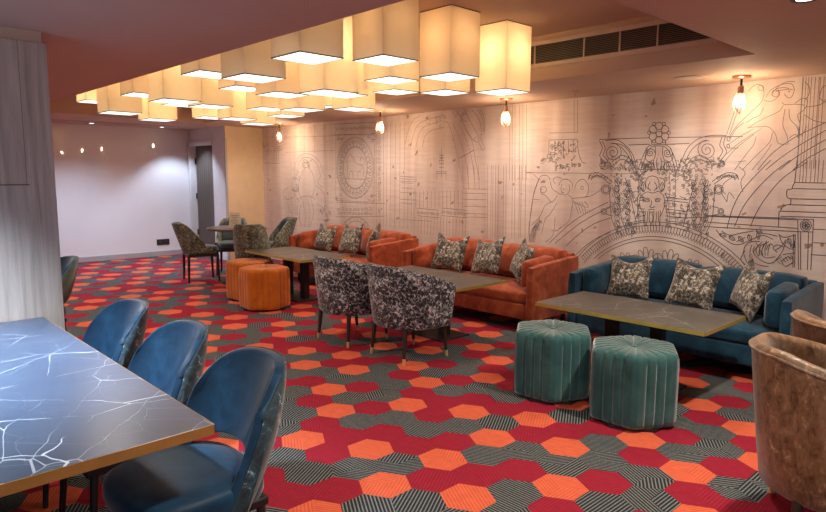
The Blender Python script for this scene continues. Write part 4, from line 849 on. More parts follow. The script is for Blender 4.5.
2 -2496,1589 4,1 5,-2 3,-3 1,-3 0,-4 -2,-2 -2,-2 -5,1 -2,3 2,3
2 -2540,1467 5,0 5,-1 7,0 6,0 6,2 6,2 5,3 4,2
2 -2496,1524 -2,2 -3,1 -3,-1 -2,-2 0,-4 2,-2 4,1
2 -2436,1516 -6,-1 -7,-3 -4,-6 -3,-7 -2,-8 0,-5 5,1 6,5 6,4 5,6 0,8 0,6
2 -2517,1511 -1,-3 -1,-3 2,-4 2,-4 3,-3 2,-2 1,3 0,4 -1,4 -1,4 -3,2 -3,2
2 -2437,1490 1,-5 -1,-5 -3,-4 -4,-2 -4,1 -4,2 -1,3 -1,3 3,4 4,0 1,-3
2 -2498,1446 -3,3 -1,4 0,4 3,3 3,1 5,-1 2,-2 0,-4 -3,-2 -2,2
2 -2396,1558 0,4 2,2 3,1 5,-1 2,-4 -2,-3 -4,1
2 -2425,1590 -3,4 -1,4 1,4 2,3 3,2 4,-1 2,-2 2,-2 -1,-4 -3,-1
2 -2478,1580 0,-5 1,-6 3,-5 5,-4 5,-3 4,-2 0,4 -2,6 -2,6 -4,4 -5,3 -5,2
2 -2566,1522 3,2 6,4 6,3 6,1 6,0 6,-2 6,-2 3,-2
2 -2507,1496 4,-1 6,-1 6,0 7,-1 6,1 7,0 5,1 4,0
2 -2395,1498 -4,-2 -3,-5 -1,-5 1,-6 1,-5 2,-4 2,3 3,5 2,5 1,5 -2,5 -2,4
2 -2454,1437 -3,-2 -3,-4 -1,-4 0,-5 1,-5 1,-3 3,2 2,4 2,4 1,5 -1,4 -2,4
2 -2512,1472 -5,-4 -4,-6 -1,-7 1,-8 2,-7 3,-5 4,4 3,7 2,7 1,7 -3,7 -3,5
2 -2483,1510 -3,-4 -1,-5 0,-6 3,-6 3,-5 3,-3 2,3 1,6 0,6 -1,6 -4,5 -3,3
2 -2453,1499 -4,-1 -4,-2 -3,-4 -1,-5 -1,-5 0,-4 3,2 4,3 4,3 2,5 0,4 0,4
2 -2421,1468 -1,-3 -1,-4 2,-3 2,-4 2,-3 3,-2 1,3 0,4 -1,4 -1,4 -3,2 -3,2
2 -2541,1579 3,2 3,3 4,3 4,1 5,-3 4,-5 4,-6 3,-3
2 -2514,1556 0,-5 1,-7 4,-5 5,-5 6,-4 5,-1 0,5 -2,6 -4,6 -4,6 -6,3 -5,1
2 -2453,1490 -5,-2 -6,-4 -3,-6 -1,-7 -1,-7 1,-5 5,2 5,5 4,5 3,6 -1,7 -1,6
2 -2495,1596 -2,-2 -3,-3 0,-4 0,-4 1,-4 3,-1 2,4 1,3 1,4 -1,4 -2,3
2 -2533,1473 -4,-2 -4,-4 -2,-5 0,-5 0,-6 1,-3 3,2 4,4 2,4 2,5 -1,6 -1,4
2 -2544,1492 2,5 4,4 5,1 4,-1 4,-2 2,-4 -2,-6 -4,-2 -4,3
2 -2462,1591 4,0 6,1 6,1 6,0 6,1 6,0 6,1
2 -2411,1588 3,-1 2,-2 2,-2 -2,-5 -4,-2 -3,2 1,4
2 -2472,1534 -4,-4 -4,-5 0,-7 1,-7 1,-7 3,-4 3,3 3,6 2,7 1,7 -3,6 -3,5
2 -2515,1526 -3,-5 -3,-6 1,-7 3,-6 3,-7 3,-3 3,3 1,7 1,7 -1,7 -4,6 -4,4
2 -2469,1460 -4,-4 -1,-5 0,-5 3,-4 4,-2 4,0 3,1 2,3 0,5 -4,2 -2,-2
2 -2401,1516 -5,-3 -5,-5 -2,-7 0,-7 0,-7 2,-5 4,3 4,6 4,6 2,6 -2,7 -2,6
2 -2534,1501 -3,-3 -3,-5 0,-5 2,-6 2,-5 2,-3 2,2 2,6 2,5 0,6 -3,5 -3,3
2 -2444,1471 4,-3 5,-4 6,-4 5,-1 6,3 5,5 4,5 4,4
2 -2496,1580 3,-1 3,-1 2,-2 -1,-5 -3,-1 -3,1 1,3
2 -2552,1481 5,0 6,-1 6,0 7,0 6,2 6,3 6,4 4,2
2 -2441,1508 4,-2 5,-4 6,-4 5,-1 5,1 5,3 5,3 3,2
2 -2423,1604 -3,2 -4,0 -4,-1 -2,-2 -1,-3 1,-3 2,-2 4,-1 3,2 -2,3
2 -2422,1487 0,-4 0,-5 4,-5 4,-4 4,-3 4,-1 0,4 -2,5 -2,5 -3,5 -5,2 -4,1
2 -2383,1571 -3,3 -5,2 -4,-1 -3,-2 -2,-3 0,-4 2,-2 2,-2 4,0 2,3
2 -2376,971 3,-2 4,-3 4,-3 4,-2 4,0 4,1 4,1
2 -2234,957 -2,-3 0,-4 1,-4 2,-4 3,-3 3,1 0,5 0,4 -2,4 -3,3
2 -2241,942 7,0 4,0 4,0 4,-1 5,0 4,-1
2 -2484,1006 4,2 5,3 6,3 5,1 6,-3 6,-6 6,-6 4,-4
2 -2431,973 0,-4 1,-4 3,-4 4,-3 4,-2 3,-1 -2,8 -2,4 -3,3 -4,2 -4,1
2 -2276,948 -4,-1 -5,-3 -3,-4 -2,-6 -2,-5 1,-4 3,1 5,4 4,4 3,4 0,6 0,4
2 -2332,1002 -2,-2 -3,-3 -2,-4 0,-4 0,-4 3,-1 2,3 3,4 1,3 -1,4 -1,4
2 -2302,994 6,4 4,3 3,1 4,0 4,0 4,-1 3,-1
2 -2282,949 0,-4 1,-7 3,-3 3,-3 3,2 -1,4 -1,4 -2,3 -3,2 -3,2
2 -2315,967 -1,3 -2,2 -5,1 -2,-2 -1,-3 2,-3 3,1
2 -2230,953 0,-5 1,-5 3,-4 4,-3 4,-3 4,-1 0,4 -2,5 -2,4 -3,5 -5,2 -4,1
2 -2260,895 3,3 4,4 5,3 4,2 5,0 5,-2 5,-2 3,-2
2 -2355,999 4,-3 4,-4 6,-4 5,-2 4,1 5,3 4,3 3,3
2 -2390,979 -3,-2 -3,-4 -1,-4 0,-5 1,-4 1,-3 2,2 3,4 2,4 1,4 -1,5 -2,3
2 -2432,966 4,3 4,4 6,4 5,2 5,-1 6,-2 5,-2 3,-1
2 -2288,974 0,-4 -1,-4 2,-4 3,-3 3,-3 3,-1 0,7 -1,4 -2,4 -4,2 -3,2
2 -2403,991 3,-1 4,-2 4,-1 4,0 4,3 4,5 4,5 2,3
2 -2411,959 3,3 4,4 4,3 5,2 4,-1 5,-4 5,-3 3,-2
2 -2234,921 0,-5 1,-6 4,-5 4,-4 6,-3 4,-1 0,4 -2,6 -3,5 -4,5 -5,3 -5,1
2 -2256,960 2,5 0,4 -2,4 -3,3 -6,-1 -3,-2 0,-5 3,-2 2,2
2 -2391,999 -4,-2 -4,-4 -1,-6 0,-5 0,-6 2,-3 3,2 3,5 2,5 2,5 -1,5 -2,4
2 -2217,966 -2,-2 -3,-4 0,-8 0,-4 2,-2 2,2 2,4 1,3 1,4 -2,4 -1,3
2 -2360,1564 -5,2 -4,1 -4,-2 -3,-3 -1,-3 1,-4 2,-2 3,-2 4,2 1,3
2 -2251,1568 -4,-3 -4,-4 -2,-6 0,-6 0,-7 2,-3 3,2 4,5 3,5 2,6 -2,6 -2,5
2 -2296,1580 3,-1 5,-1 5,0 6,-1 5,-1 5,-2 5,-1 4,-1
2 -2219,1548 3,4 4,1 4,0 4,-2 2,-4 -1,-6 -2,-2 -4,1 -2,2
2 -2374,1610 0,-6 2,-7 4,-5 6,-5 6,-4 5,-2 -1,5 -2,7 -3,7 -5,5 -6,3 -6,2
2 -2280,1535 4,-3 6,-3 7,-3 6,-3 7,0 6,0 6,1 4,1
2 -2157,1552 -6,-1 -7,-3 -5,-6 -3,-7 -3,-8 0,-5 6,1 6,4 6,5 5,6 1,7 0,7
2 -2361,1544 2,3 3,2 6,-1 2,-3 0,-5 -3,-2 -3,1
2 -2224,1576 -5,-1 -5,-3 -2,-5 -2,-5 -1,-6 1,-4 3,1 5,4 4,4 2,5 0,5 0,5
2 -2148,1577 0,-6 2,-8 5,-6 6,-5 6,-4 5,-2 0,5 -3,8 -3,7 -5,6 -7,3 -6,2
2 -2181,1606 0,-6 2,-7 5,-6 6,-5 6,-4 5,-1 0,5 -3,7 -4,7 -4,6 -7,3 -6,1
2 -2373,1575 3,4 5,5 6,5 6,1 5,-3 7,-7 5,-7 4,-5
2 -2396,1582 4,2 7,2 7,1 6,1 7,-1 7,-2 7,-3 4,-1
2 -2211,1544 4,2 4,3 6,2 5,1 5,-2 5,-3 5,-4 4,-2
2 -2364,1608 -3,-1 -4,-2 -2,-4 -1,-4 0,-4 3,-1 3,2 2,3 2,3 0,4 0,4
2 -2223,1610 3,1 3,-1 2,-2 0,-4 -2,-3 -3,1 -1,3
2 -2343,1591 -1,3 -2,2 -3,1 -4,-1 -1,-4 2,-3 3,1
2 -2234,1590 6,-2 4,-1 3,-1 4,0 3,1 4,1
2 -2324,1600 -3,-3 -3,-3 -1,-5 1,-6 1,-5 2,-3 2,3 3,4 1,5 1,5 -2,4 -2,4
2 -2236,1582 2,-2 4,-1 5,-2 4,-1 8,0 6,1
2 -2242,1594 3,-3 5,-3 5,-3 6,-1 4,2 6,4 4,5 3,3
2 -2305,1567 1,-6 -2,-4 -3,-3 -4,-1 -4,0 -3,3 -2,3 1,5 4,1 3,-2
2 -2273,1584 5,4 3,2 4,1 6,-2 3,-2 3,-1
2 -2261,1576 4,-2 6,-3 7,-3 6,-1 7,2 6,3 6,4 4,3
2 -2327,1548 2,2 4,3 4,3 4,1 8,-2 3,-1 3,-1
2 -2194,1543 4,3 5,5 7,4 6,2 6,-1 7,-3 6,-4 4,-2
2 -2261,1510 -1,-4 -1,-4 2,-4 2,-4 3,-4 3,1 0,5 0,4 -2,4 -3,3 -3,3
2 -2205,1556 3,-4 3,-2 4,0 3,1 2,2 1,3 -2,4 -4,1 -2,-2
2 -2156,1575 -5,-3 -5,-5 -2,-7 0,-7 1,-7 2,-5 3,3 4,5 4,7 2,6 -2,7 -2,6
2 -2281,1595 5,0 4,0 4,0 3,1 4,0 5,1
2 -2173,1539 0,-5 1,-6 4,-5 5,-4 5,-3 4,-1 0,4 -3,5 -2,6 -4,5 -5,2 -5,2
2 -2361,1599 4,2 2,4 1,3 -2,4 -2,2 -3,1 -4,-2 -1,-3 2,-2
2 -2147,1587 -3,-3 -3,-5 -1,-5 1,-6 2,-6 2,-3 2,3 3,5 1,5 1,6 -2,5 -3,4
2 -2235,1558 1,6 -3,5 -3,4 -5,2 -4,-1 -3,-2 -2,-4 1,-3 3,-4 4,1
2 -2260,1550 -4,0 -4,-2 -3,-4 -2,-5 -2,-5 0,-4 4,1 4,3 4,3 3,4 1,5 -1,4
2 -2312,1506 -1,-4 -1,-6 3,-5 4,-5 4,-4 3,-2 1,4 -1,6 -1,5 -3,6 -4,3 -4,2
2 -2344,1510 -1,-3 -1,-4 1,-4 2,-4 3,-3 2,-2 1,3 0,4 0,4 -1,4 -3,3 -3,2
2 -2338,1517 0,-5 0,-6 3,-5 4,-4 5,-4 4,-1 0,4 -1,5 -2,6 -3,5 -5,3 -5,2
2 -2373,1516 2,4 2,7 4,6 3,2 4,-2 4,-5 4,-6 2,-4
2 -2215,1585 0,-4 1,-3 2,-2 2,-2 5,1 1,4 -2,3
0 -2225,1567 -17,13 -25,20 -29,18 -26,9 -25,-1 -24,-8 -24,-13 -20,-19 -17,-27 -15,-35 -12,-34 -8,-23
0 -2242,1542 -14,12 -20,16 -23,15 -21,9 -19,-1 -20,-7 -19,-11 -16,-14 -14,-22 -13,-27 -9,-27 -7,-18
0 -2872,1241 58,7
0 -2618,1254 206,-15
0 -2871,1219 58,2
0 -2616,1227 205,-14
0 -2867,1140 59,-1
0 -2612,1147 206,-12
0 -2865,1112 58,-1
0 -2610,1121 206,-12
0 -2863,1070 58,5
0 -2608,1085 206,-11
0 -2861,1030 59,-1
0 -2606,1040 207,-9
2 -2887,1507 2,3 0,4 -1,3 -3,2 -3,1 -4,-2 -1,-4 2,-2 3,1
2 -2876,1352 -5,-2 -5,-3 -3,-6 -2,-6 -1,-6 1,-5 4,2 5,4 5,5 3,6 -1,6 -1,5
2 -2894,1053 4,5 5,7 6,7 7,4 6,-1 7,-5 6,-5 4,-3
2 -2879,1119 -1,-7 0,-9 5,-7 6,-7 7,-6 6,-2 1,6 -2,9 -2,8 -5,8 -8,4 -7,3
2 -2853,1334 0,-4 1,-5 3,-4 4,-3 5,-3 4,-1 -2,8 -3,5 -3,4 -5,2 -4,1
2 -2886,1350 -4,-3 -3,-4 -1,-5 0,-6 1,-6 2,-3 3,3 3,5 2,5 1,5 -2,5 -2,4
2 -2863,1189 -6,-3 -8,-5 -4,-8 -2,-8 -1,-9 2,-6 5,3 7,6 6,7 4,8 -1,8 -2,7
2 -2888,1246 -6,-3 -7,-4 -4,-6 -2,-8 -2,-8 1,-5 5,2 7,5 5,6 5,7 0,7 -2,7
2 -2891,1346 -2,-5 0,-7 3,-7 4,-6 6,-5 4,-2 1,4 0,7 -2,7 -3,7 -6,4 -5,3
2 -2867,1176 -6,-4 -6,-6 -2,-8 -1,-8 1,-9 3,-5 4,3 6,7 4,8 2,8 -2,8 -3,6
2 -2894,1443 4,2 6,2 6,1 7,1 6,-1 7,-2 7,-2 4,-1
2 -2881,1437 -6,-2 -7,-4 -4,-6 -2,-8 -1,-8 1,-5 5,2 6,5 6,6 4,6 -1,8 -1,6
2 -2897,1040 4,3 6,4 7,4 6,3 7,0 6,-1 6,-1 5,-1
2 -2897,1031 -3,-5 -3,-7 1,-7 2,-7 4,-7 3,-3 3,4 2,7 1,8 -1,7 -4,6 -5,4
2 -2858,1165 -6,-2 -7,1 -4,4 -3,4 0,5 2,4 3,2 4,1 3,-1 2,-2 0,-4 -2,-2
2 -2883,1452 3,3 5,3 5,3 4,2 5,0 6,-1 4,-1 4,-1
2 -2873,1448 3,3 5,6 5,5 6,3 5,-1 6,-4 5,-5 4,-3
2 -2857,1271 0,-5 2,-6 4,-5 5,-4 6,-4 5,0 -1,4 -2,6 -3,6 -4,4 -6,3 -6,1
2 -2885,1475 -6,-3 -6,-5 -2,-7 -1,-8 0,-7 2,-5 5,3 5,5 4,7 2,7 -1,7 -2,6
2 -2868,1427 4,-2 7,-2 7,-1 6,-1 7,2 7,4 6,4 4,3
2 -2899,1180 4,-5 5,-7 6,-6 5,-2 5,3 5,7 5,8 3,5
2 -2840,1356 -6,-1 -7,1 -4,4 -2,5 0,5 2,3 4,3 4,0 3,-1 2,-3 -1,-4
2 -2860,1329 -7,-1 -8,-4 -6,-7 -3,-8 -3,-8 1,-6 6,2 7,4 7,6 5,7 1,8 0,7
2 -2904,1453 -2,3 0,4 1,3 3,2 6,-1 2,-3 -1,-4 -3,1
2 -2902,1492 -5,-1 -6,-4 -4,-5 -2,-6 -1,-7 1,-4 4,1 6,4 4,5 4,5 0,7 -1,5
2 -2851,1390 4,0 5,0 5,0 6,1 5,1 5,1 5,2 3,1
2 -2880,1386 4,3 4,4 5,4 5,3 5,0 6,0 5,-2 3,-1
2 -2851,1396 -4,-3 -5,-4 -1,-6 0,-6 1,-6 2,-4 3,2 4,6 3,5 1,6 -2,6 -2,4
2 -2833,1256 -4,-4 -4,-6 0,-7 2,-7 2,-7 3,-4 3,4 3,7 2,6 0,7 -4,6 -3,5
2 -2833,1226 -1,-4 0,-5 2,-5 4,-5 4,-4 3,-1 1,3 0,6 -2,5 -2,5 -5,3 -4,2
2 -2851,1516 2,5 -1,5 -3,4 -4,2 -4,0 -4,-1 -2,-3 0,-5 2,-2 4,0
2 -2879,1413 4,-2 5,-3 6,-3 5,-1 5,2 5,5 5,4 3,3
2 -2860,1437 -1,-4 1,-6 3,-4 5,-4 4,-4 4,-1 0,4 -1,5 -2,6 -4,4 -5,3 -4,1
2 -2884,1315 0,-7 1,-8 5,-7 7,-6 8,-5 6,-2 0,6 -3,8 -3,8 -6,7 -8,4 -7,2
2 -2581,1459 -3,3 -1,4 0,4 2,3 3,1 6,-1 2,-4 -2,-3 -3,1
2 -2596,1265 5,1 5,-2 4,-3 1,-5 0,-4 -2,-3 -4,-1 -5,1 -2,2 1,4
2 -2654,1492 -1,-5 1,-6 3,-6 5,-5 5,-4 4,-2 1,4 -1,7 -3,6 -3,6 -6,3 -5,2
2 -2585,1293 6,-5 7,-7 9,-7 8,-2 7,3 8,6 7,7 4,5
2 -2550,1190 3,2 5,2 5,3 6,1 5,0 5,-2 6,-1 3,-1
2 -2571,1244 5,3 7,3 8,3 8,1 8,-2 9,-4 7,-5 6,-3
2 -2552,1469 -1,-6 1,-8 4,-6 6,-5 6,-5 5,-2 0,5 -1,7 -3,8 -4,6 -7,4 -6,2
2 -2568,1229 3,1 5,1 4,2 5,1 4,1 5,1 4,0 3,1
2 -2532,1286 -2,5 -3,5 -4,2 -5,0 -4,-2 -2,-3 -1,-3 1,-3 2,-3 5,0 1,3
2 -2591,1154 -2,-4 0,-7 2,-5 4,-5 4,-5 4,-2 1,4 0,6 -1,6 -3,6 -5,4 -4,2
2 -2559,1200 4,1 3,1 3,-1 2,-3 0,-5 -3,-2 -3,1
2 -2582,1012 -2,-4 -2,-5 1,-5 2,-4 3,-5 3,-2 1,3 1,5 0,5 -1,5 -3,4 -3,3
2 -2610,1223 -6,-2 -7,-4 -4,-6 -2,-8 -2,-8 1,-5 5,2 6,5 6,6 4,6 0,8 -1,6
2 -2575,1110 4,-1 7,-2 7,-3 7,-1 6,0 7,0 7,1 4,0
2 -2599,1382 4,-2 4,0 4,1 2,3 1,3 -1,3 -2,2 -4,1 -3,-2 1,-3
2 -2578,1212 5,-4 3,-5 0,-5 -2,-4 -4,-3 -3,-1 -4,1 -3,3 0,5 3,2
2 -2585,1261 5,-1 6,-2 6,-2 7,-1 6,1 6,1 6,2 4,2
2 -2614,1045 2,2 4,2 4,2 5,2 4,0 4,0 4,-1
2 -2604,1281 -5,-1 -4,1 -4,3 -2,4 1,3 1,3 3,2 5,-1 2,-3 -2,-2
2 -2556,1423 0,-6 1,-8 5,-7 7,-6 7,-4 5,-2 0,5 -2,8 -4,8 -5,7 -7,4 -7,1
2 -2655,1524 0,-5 1,-8 5,-6 6,-5 7,-4 5,-1 0,4 -3,8 -3,7 -5,6 -7,3 -6,1
2 -2547,1212 -2,-6 -1,-9 4,-8 5,-7 6,-7 6,-2 1,5 -1,9 -1,9 -4,8 -7,5 -6,3
2 -2567,1039 -5,-1 -7,-4 -4,-6 -3,-7 -2,-7 1,-5 4,1 7,5 5,5 4,6 1,8 -1,5
2 -2588,1070 -3,-2 -3,-4 -2,-4 0,-5 0,-5 2,-3 2,2 3,4 2,4 2,5 -1,4 -2,4
2 -2561,1422 -3,-1 -4,-3 -2,-4 -1,-5 -1,-4 1,-4 3,2 4,3 3,4 2,4 -1,5 -1,3
2 -2608,1184 -3,-2 -5,-2 -2,-4 -2,-4 -1,-5 3,-2 4,3 4,3 2,4 1,5 -1,4
2 -2672,1472 3,-2 4,-5 5,-3 5,-2 4,3 5,5 4,5 3,3
2 -2585,1046 -6,-4 -6,-7 -2,-9 0,-9 1,-10 2,-5 5,4 6,8 4,8 2,9 -2,8 -4,7
2 -2595,1441 -7,-2 -8,-3 -5,-7 -3,-8 -2,-8 0,-6 6,1 7,5 7,6 5,7 1,8 -1,7
2 -2646,1491 -6,-3 -5,-5 -2,-8 -1,-7 1,-8 2,-5 4,2 5,7 4,7 2,7 -2,8 -2,5
2 -2523,1131 -6,-3 -5,-6 -3,-7 -1,-8 1,-9 2,-5 4,3 5,7 5,7 2,8 -2,7 -2,6
2 -2623,1491 -5,-5 -4,-7 0,-9 2,-8 3,-8 4,-5 4,5 2,8 2,8 0,8 -4,7 -4,6
2 -2594,1256 3,-3 1,-3 -1,-6 -3,-1 -4,1 -2,3 2,3
2 -2629,1418 5,2 4,4 2,5 -1,5 -3,3 -3,2 -4,0 -3,-1 -2,-2 1,-5 3,-1
2 -2542,1364 -5,-4 -4,-5 -1,-8 1,-7 2,-8 3,-4 3,3 4,7 2,7 1,7 -3,7 -3,5
2 -2537,1276 6,0 5,-2 4,-3 1,-5 0,-4 -3,-3 -3,-2 -6,1 -2,5 2,2
2 -2598,1350 -2,-7 1,-9 4,-8 6,-7 7,-6 6,-2 1,6 -2,9 -3,8 -4,8 -8,5 -6,3
2 -2622,1436 -6,-4 -6,-7 -2,-8 0,-10 1,-9 3,-6 5,4 5,8 4,8 2,8 -2,9 -4,7
2 -2567,1007 -2,-6 0,-7 3,-7 5,-6 5,-5 5,-2 1,4 -1,8 -2,7 -3,7 -6,4 -5,3
2 -2581,1172 4,0 7,-2 7,-1 6,0 7,2 6,4 6,3 4,2
2 -2531,1206 -3,-6 -2,-7 2,-7 3,-7 5,-6 4,-3 2,4 1,8 -1,7 -2,7 -5,6 -4,4
2 -2591,1003 -2,-5 -1,-6 2,-6 4,-5 4,-5 3,-2 2,4 0,6 -1,6 -2,6 -5,5 -4,2
2 -2562,1462 0,-4 0,-5 3,-4 4,-4 4,-3 4,-1 -2,8 -2,5 -3,4 -4,2 -4,2
2 -2605,1280 1,4 2,3 4,1 6,-2 1,-5 -2,-3 -4,1
2 -2777,1527 -1,-6 1,-7 4,-7 5,-6 6,-5 5,-2 1,5 -1,8 -3,7 -4,7 -7,4 -6,2
2 -2786,1566 4,-1 5,-1 6,0 6,-1 6,-1 6,-1 5,-1 4,0
2 -2832,1483 -5,-3 -5,-5 -2,-6 0,-7 1,-7 2,-4 3,3 5,5 3,6 2,6 -2,7 -2,5
2 -2798,1560 -3,-2 -3,-4 0,-5 1,-5 1,-5 2,-3 2,3 3,4 1,5 1,4 -3,5 -2,3
2 -2759,1535 -5,-3 -5,-5 -2,-6 0,-7 0,-7 2,-4 4,2 5,6 3,6 2,6 -2,7 -2,5
2 -2706,1563 -5,-3 -5,-4 -1,-7 -1,-7 1,-7 2,-5 4,3 4,6 4,6 1,6 -2,7 -2,5
2 -2827,1489 -6,-2 -7,-3 -4,-6 -3,-7 -2,-8 1,-5 5,2 6,4 6,5 4,6 1,8 -1,6
2 -2832,1535 -3,-3 -3,-3 -1,-5 1,-5 1,-4 1,-3 3,2 2,4 2,4 1,5 -2,4 -2,4
2 -2801,1527 5,0 7,-1 7,-1 7,1 7,2 7,4 7,4 4,2
2 -2810,1541 4,4 6,5 7,4 6,3 7,-1 7,-2 6,-3 5,-2
2 -2645,1545 -4,-3 -5,-4 -1,-5 -1,-6 1,-7 1,-3 4,2 3,4 3,6 2,5 -1,6 -2,5
2 -2703,1521 -3,-3 -4,-6 0,-6 2,-6 2,-6 3,-4 3,4 2,5 1,7 0,6 -3,5 -3,4
2 -2840,1496 4,-1 6,-1 6,0 6,-1 6,1 7,0 5,1 4,1
2 -2685,1506 4,1 5,2 7,1 6,0 6,-3 7,-5 6,-4 4,-3
2 -2845,1489 -5,-1 -4,-3 -3,-4 -2,-5 -1,-5 1,-4 3,1 5,4 3,3 3,5 0,5 0,4
2 -2819,1546 -4,-4 -4,-5 -1,-7 1,-7 2,-7 2,-4 4,3 3,6 2,7 1,6 -3,7 -3,5
2 -2815,1562 -6,-2 -6,-3 -3,-6 -2,-7 -1,-7 1,-4 4,1 6,5 5,5 3,6 0,6 -1,6
2 -2705,1487 0,-5 1,-6 5,-5 5,-4 6,-4 4,-1 0,4 -2,7 -3,5 -5,5 -6,3 -5,1
2 -2816,1519 4,1 5,2 5,2 5,0 6,-1 6,-2 5,-2 3,-2
2 -2805,1553 4,3 5,2 5,-1 4,-2 2,-4 1,-3 -1,-3 -3,-2 -3,-1 -4,2 1,4
2 -2669,1541 -5,-3 -6,-5 -2,-7 -1,-7 1,-8 1,-5 5,3 5,5 4,7 2,7 -1,7 -3,6
2 -2674,1580 5,-1 7,-1 7,-1 7,-1 7,-2 8,-2 6,-2 5,-1
2 -2399,1436 -3,-2 -4,-4 -1,-5 -1,-5 1,-5 1,-4 3,2 3,5 3,4 1,5 -1,5 -2,4
2 -2451,1057 -5,-1 -7,-3 -5,-6 -3,-7 -3,-7 0,-5 5,1 7,4 6,5 4,6 2,7 -1,6
2 -2449,1368 -5,-3 -5,-5 -2,-6 0,-7 0,-7 2,-4 4,2 4,6 3,5 2,7 -1,7 -2,5
2 -2530,1220 7,0 4,1 5,0 4,0 5,0 4,0 3,1
2 -2465,1413 4,-1 6,-1 7,-1 6,-1 6,0 6,0 6,0 4,1
2 -2401,1182 -4,-4 -3,-6 0,-8 1,-7 3,-7 3,-4 3,4 2,7 2,7 0,7 -3,6 -4,5
2 -2437,1259 -3,-2 -3,-4 -2,-4 0,-5 1,-4 1,-3 3,2 2,3 2,5 1,4 -1,4 -1,4
2 -2409,1417 -4,-1 -4,-3 -2,-4 -2,-4 -1,-5 1,-3 3,1 4,3 3,3 2,4 1,5 -1,4
2 -2466,1195 -4,-5 -5,-6 -1,-8 1,-8 2,-8 3,-5 4,4 3,7 3,8 1,8 -3,7 -4,6
2 -2489,1269 4,-2 5,-3 6,-3 5,-2 6,-1 5,0 5,0 4,0
2 -2463,1375 -4,-1 -3,-3 -2,-4 -1,-5 0,-5 3,-2 4,4 3,4 1,4 0,5 -1,3
2 -2440,1410 -1,-4 -1,-5 2,-6 3,-4 4,-5 4,-2 1,4 -1,5 -1,6 -2,5 -4,4 -4,2
2 -2478,1132 -3,-5 -3,-7 0,-7 3,-7 3,-7 4,-4 2,4 2,8 1,7 -1,7 -4,7 -4,4
2 -2405,1215 4,-5 1,-5 -1,-6 -3,-4 -4,-2 -4,0 -3,2 -2,3 -1,3 1,3 4,1
2 -2416,1388 -2,-4 -1,-5 2,-6 3,-5 3,-5 3,-2 2,4 0,5 -1,6 -1,6 -4,4 -4,2
2 -2480,1367 4,2 5,2 6,3 6,1 6,2 6,1 5,0 4,1
2 -2502,1055 3,2 3,2 3,-1 3,-1 1,-3 -1,-4 -3,-2 -2,2
2 -2474,1198 3,1 4,-2 2,-2 1,-3 -2,-5 -4,-1 -3,3 1,3
2 -2547,1422 4,-2 6,-5 6,-3 6,-2 5,2 6,5 5,5 3,3
2 -2425,1107 -1,-4 -1,-5 2,-4 2,-4 4,-4 2,-2 1,4 0,4 0,5 -2,5 -4,3 -3,2
2 -2433,1284 4,2 5,5 5,3 6,2 5,0 6,-3 6,-3 3,-2
2 -2464,1465 -2,-5 -2,-6 2,-6 3,-6 4,-6 3,-2 2,4 1,6 -1,7 -1,6 -5,5 -4,3
2 -2388,1461 -4,-2 -5,-3 -3,-6 -1,-6 -1,-7 1,-4 4,2 5,4 4,5 2,6 0,6 -2,5
2 -2465,1447 -5,-3 -5,-1 -5,2 -4,3 -1,4 0,4 2,3 3,2 5,-2 1,-3
2 -2480,1083 0,4 2,3 5,2 4,-3 1,-4 -3,-2 -2,2
2 -2440,1448 -4,-3 -3,-4 -2,-6 1,-6 1,-7 2,-3 3,2 3,6 2,5 2,6 -2,6 -3,4
2 -2908,1556 5,-36 8,-52 8,-58 5,-54 1,-47 -2,-45 -2,-45 1,-46 5,-54 8,-59 8,-53 6,-36
2 -2608,1554 5,-35 8,-51 8,-56 5,-51 1,-45 -2,-43 -1,-44 1,-45 5,-52 8,-56 8,-51 5,-35
2 -2554,1553 5,-34 8,-51 7,-55 5,-51 2,-45 -2,-43 -1,-43 1,-45 5,-51 8,-56 8,-51 5,-35
0 -2854,1265 -3,-13 -4,-19 -4,-21 0,-20 4,-19 7,-19 9,-18 9,-17 8,-16 9,-15 9,-13 6,-9
0 -2637,1271 4,-12 5,-18 5,-21 3,-20 -2,-20 -4,-22 -6,-21 -6,-18 -6,-15 -7,-13 -7,-10 -5,-8
0 -2854,1265 10,7 15,11 16,10 15,6 14,0 15,-3 14,-4 14,-2 15,3 14,6 13,6 14,1 13,-6 14,-11 12,-11 9,-7
0 -2829,1226 7,3 8,5 10,5 9,2 9,-1 9,-4 8,-5 5,-3
0 -2718,1229 5,3 7,5 9,4 8,2 8,-2 9,-3 8,-4 5,-3
0 -2813,1215 3,3 6,4 7,4 7,1 7,-1 7,-3 7,-3 2,-3 -2,-3 -6,-2 -7,-2 -7,-1 -7,0 -8,2 -6,2 -3,2
0 -2714,1219 2,3 6,3 7,4 7,1 6,-1 8,-3 6,-3 3,-3 -3,-2 -5,-3 -8,-2 -6,-1 -7,1 -7,1 -6,2 -3,3
0 -2748,1223 0,-8 0,-12 0,-12 -2,-10 -3,-6 -6,-5 -4,-4 -1,-3 5,-3 8,-2 10,-1 8,0 6,2 7,3 5,4 4,2
0 -2779,1131 5,2 9,4 9,3 9,1 9,0 10,-3 9,-2 6,-2
0 -2769,1119 5,-2 7,-2 8,-2 7,0 7,1 8,3 6,2 5,2
0 -2823,1127 1,-21 2,-30 3,-29 4,-27 4,-25 4,-17
0 -2802,1123 -1,-20 -2,-28 0,-28 3,-26 6,-25 4,-18
0 -2780,1118 0,-18 0,-25 0,-26 -2,-26 -2,-26 -2,-18
0 -2759,1114 -2,-17 -3,-23 1,-24 7,-25 11,-25 8,-18
0 -2738,1109 4,-14 6,-21 3,-22 -6,-25 -9,-27 -6,-19
0 -2718,1116 -1,-17 -1,-23 -2,-24 0,-25 0,-26 0,-18
0 -2697,1122 1,-18 2,-25 0,-26 -1,-25 -2,-26 -2,-18
0 -2677,1128 0,-19 1,-28 3,-26 6,-26 7,-25 6,-17
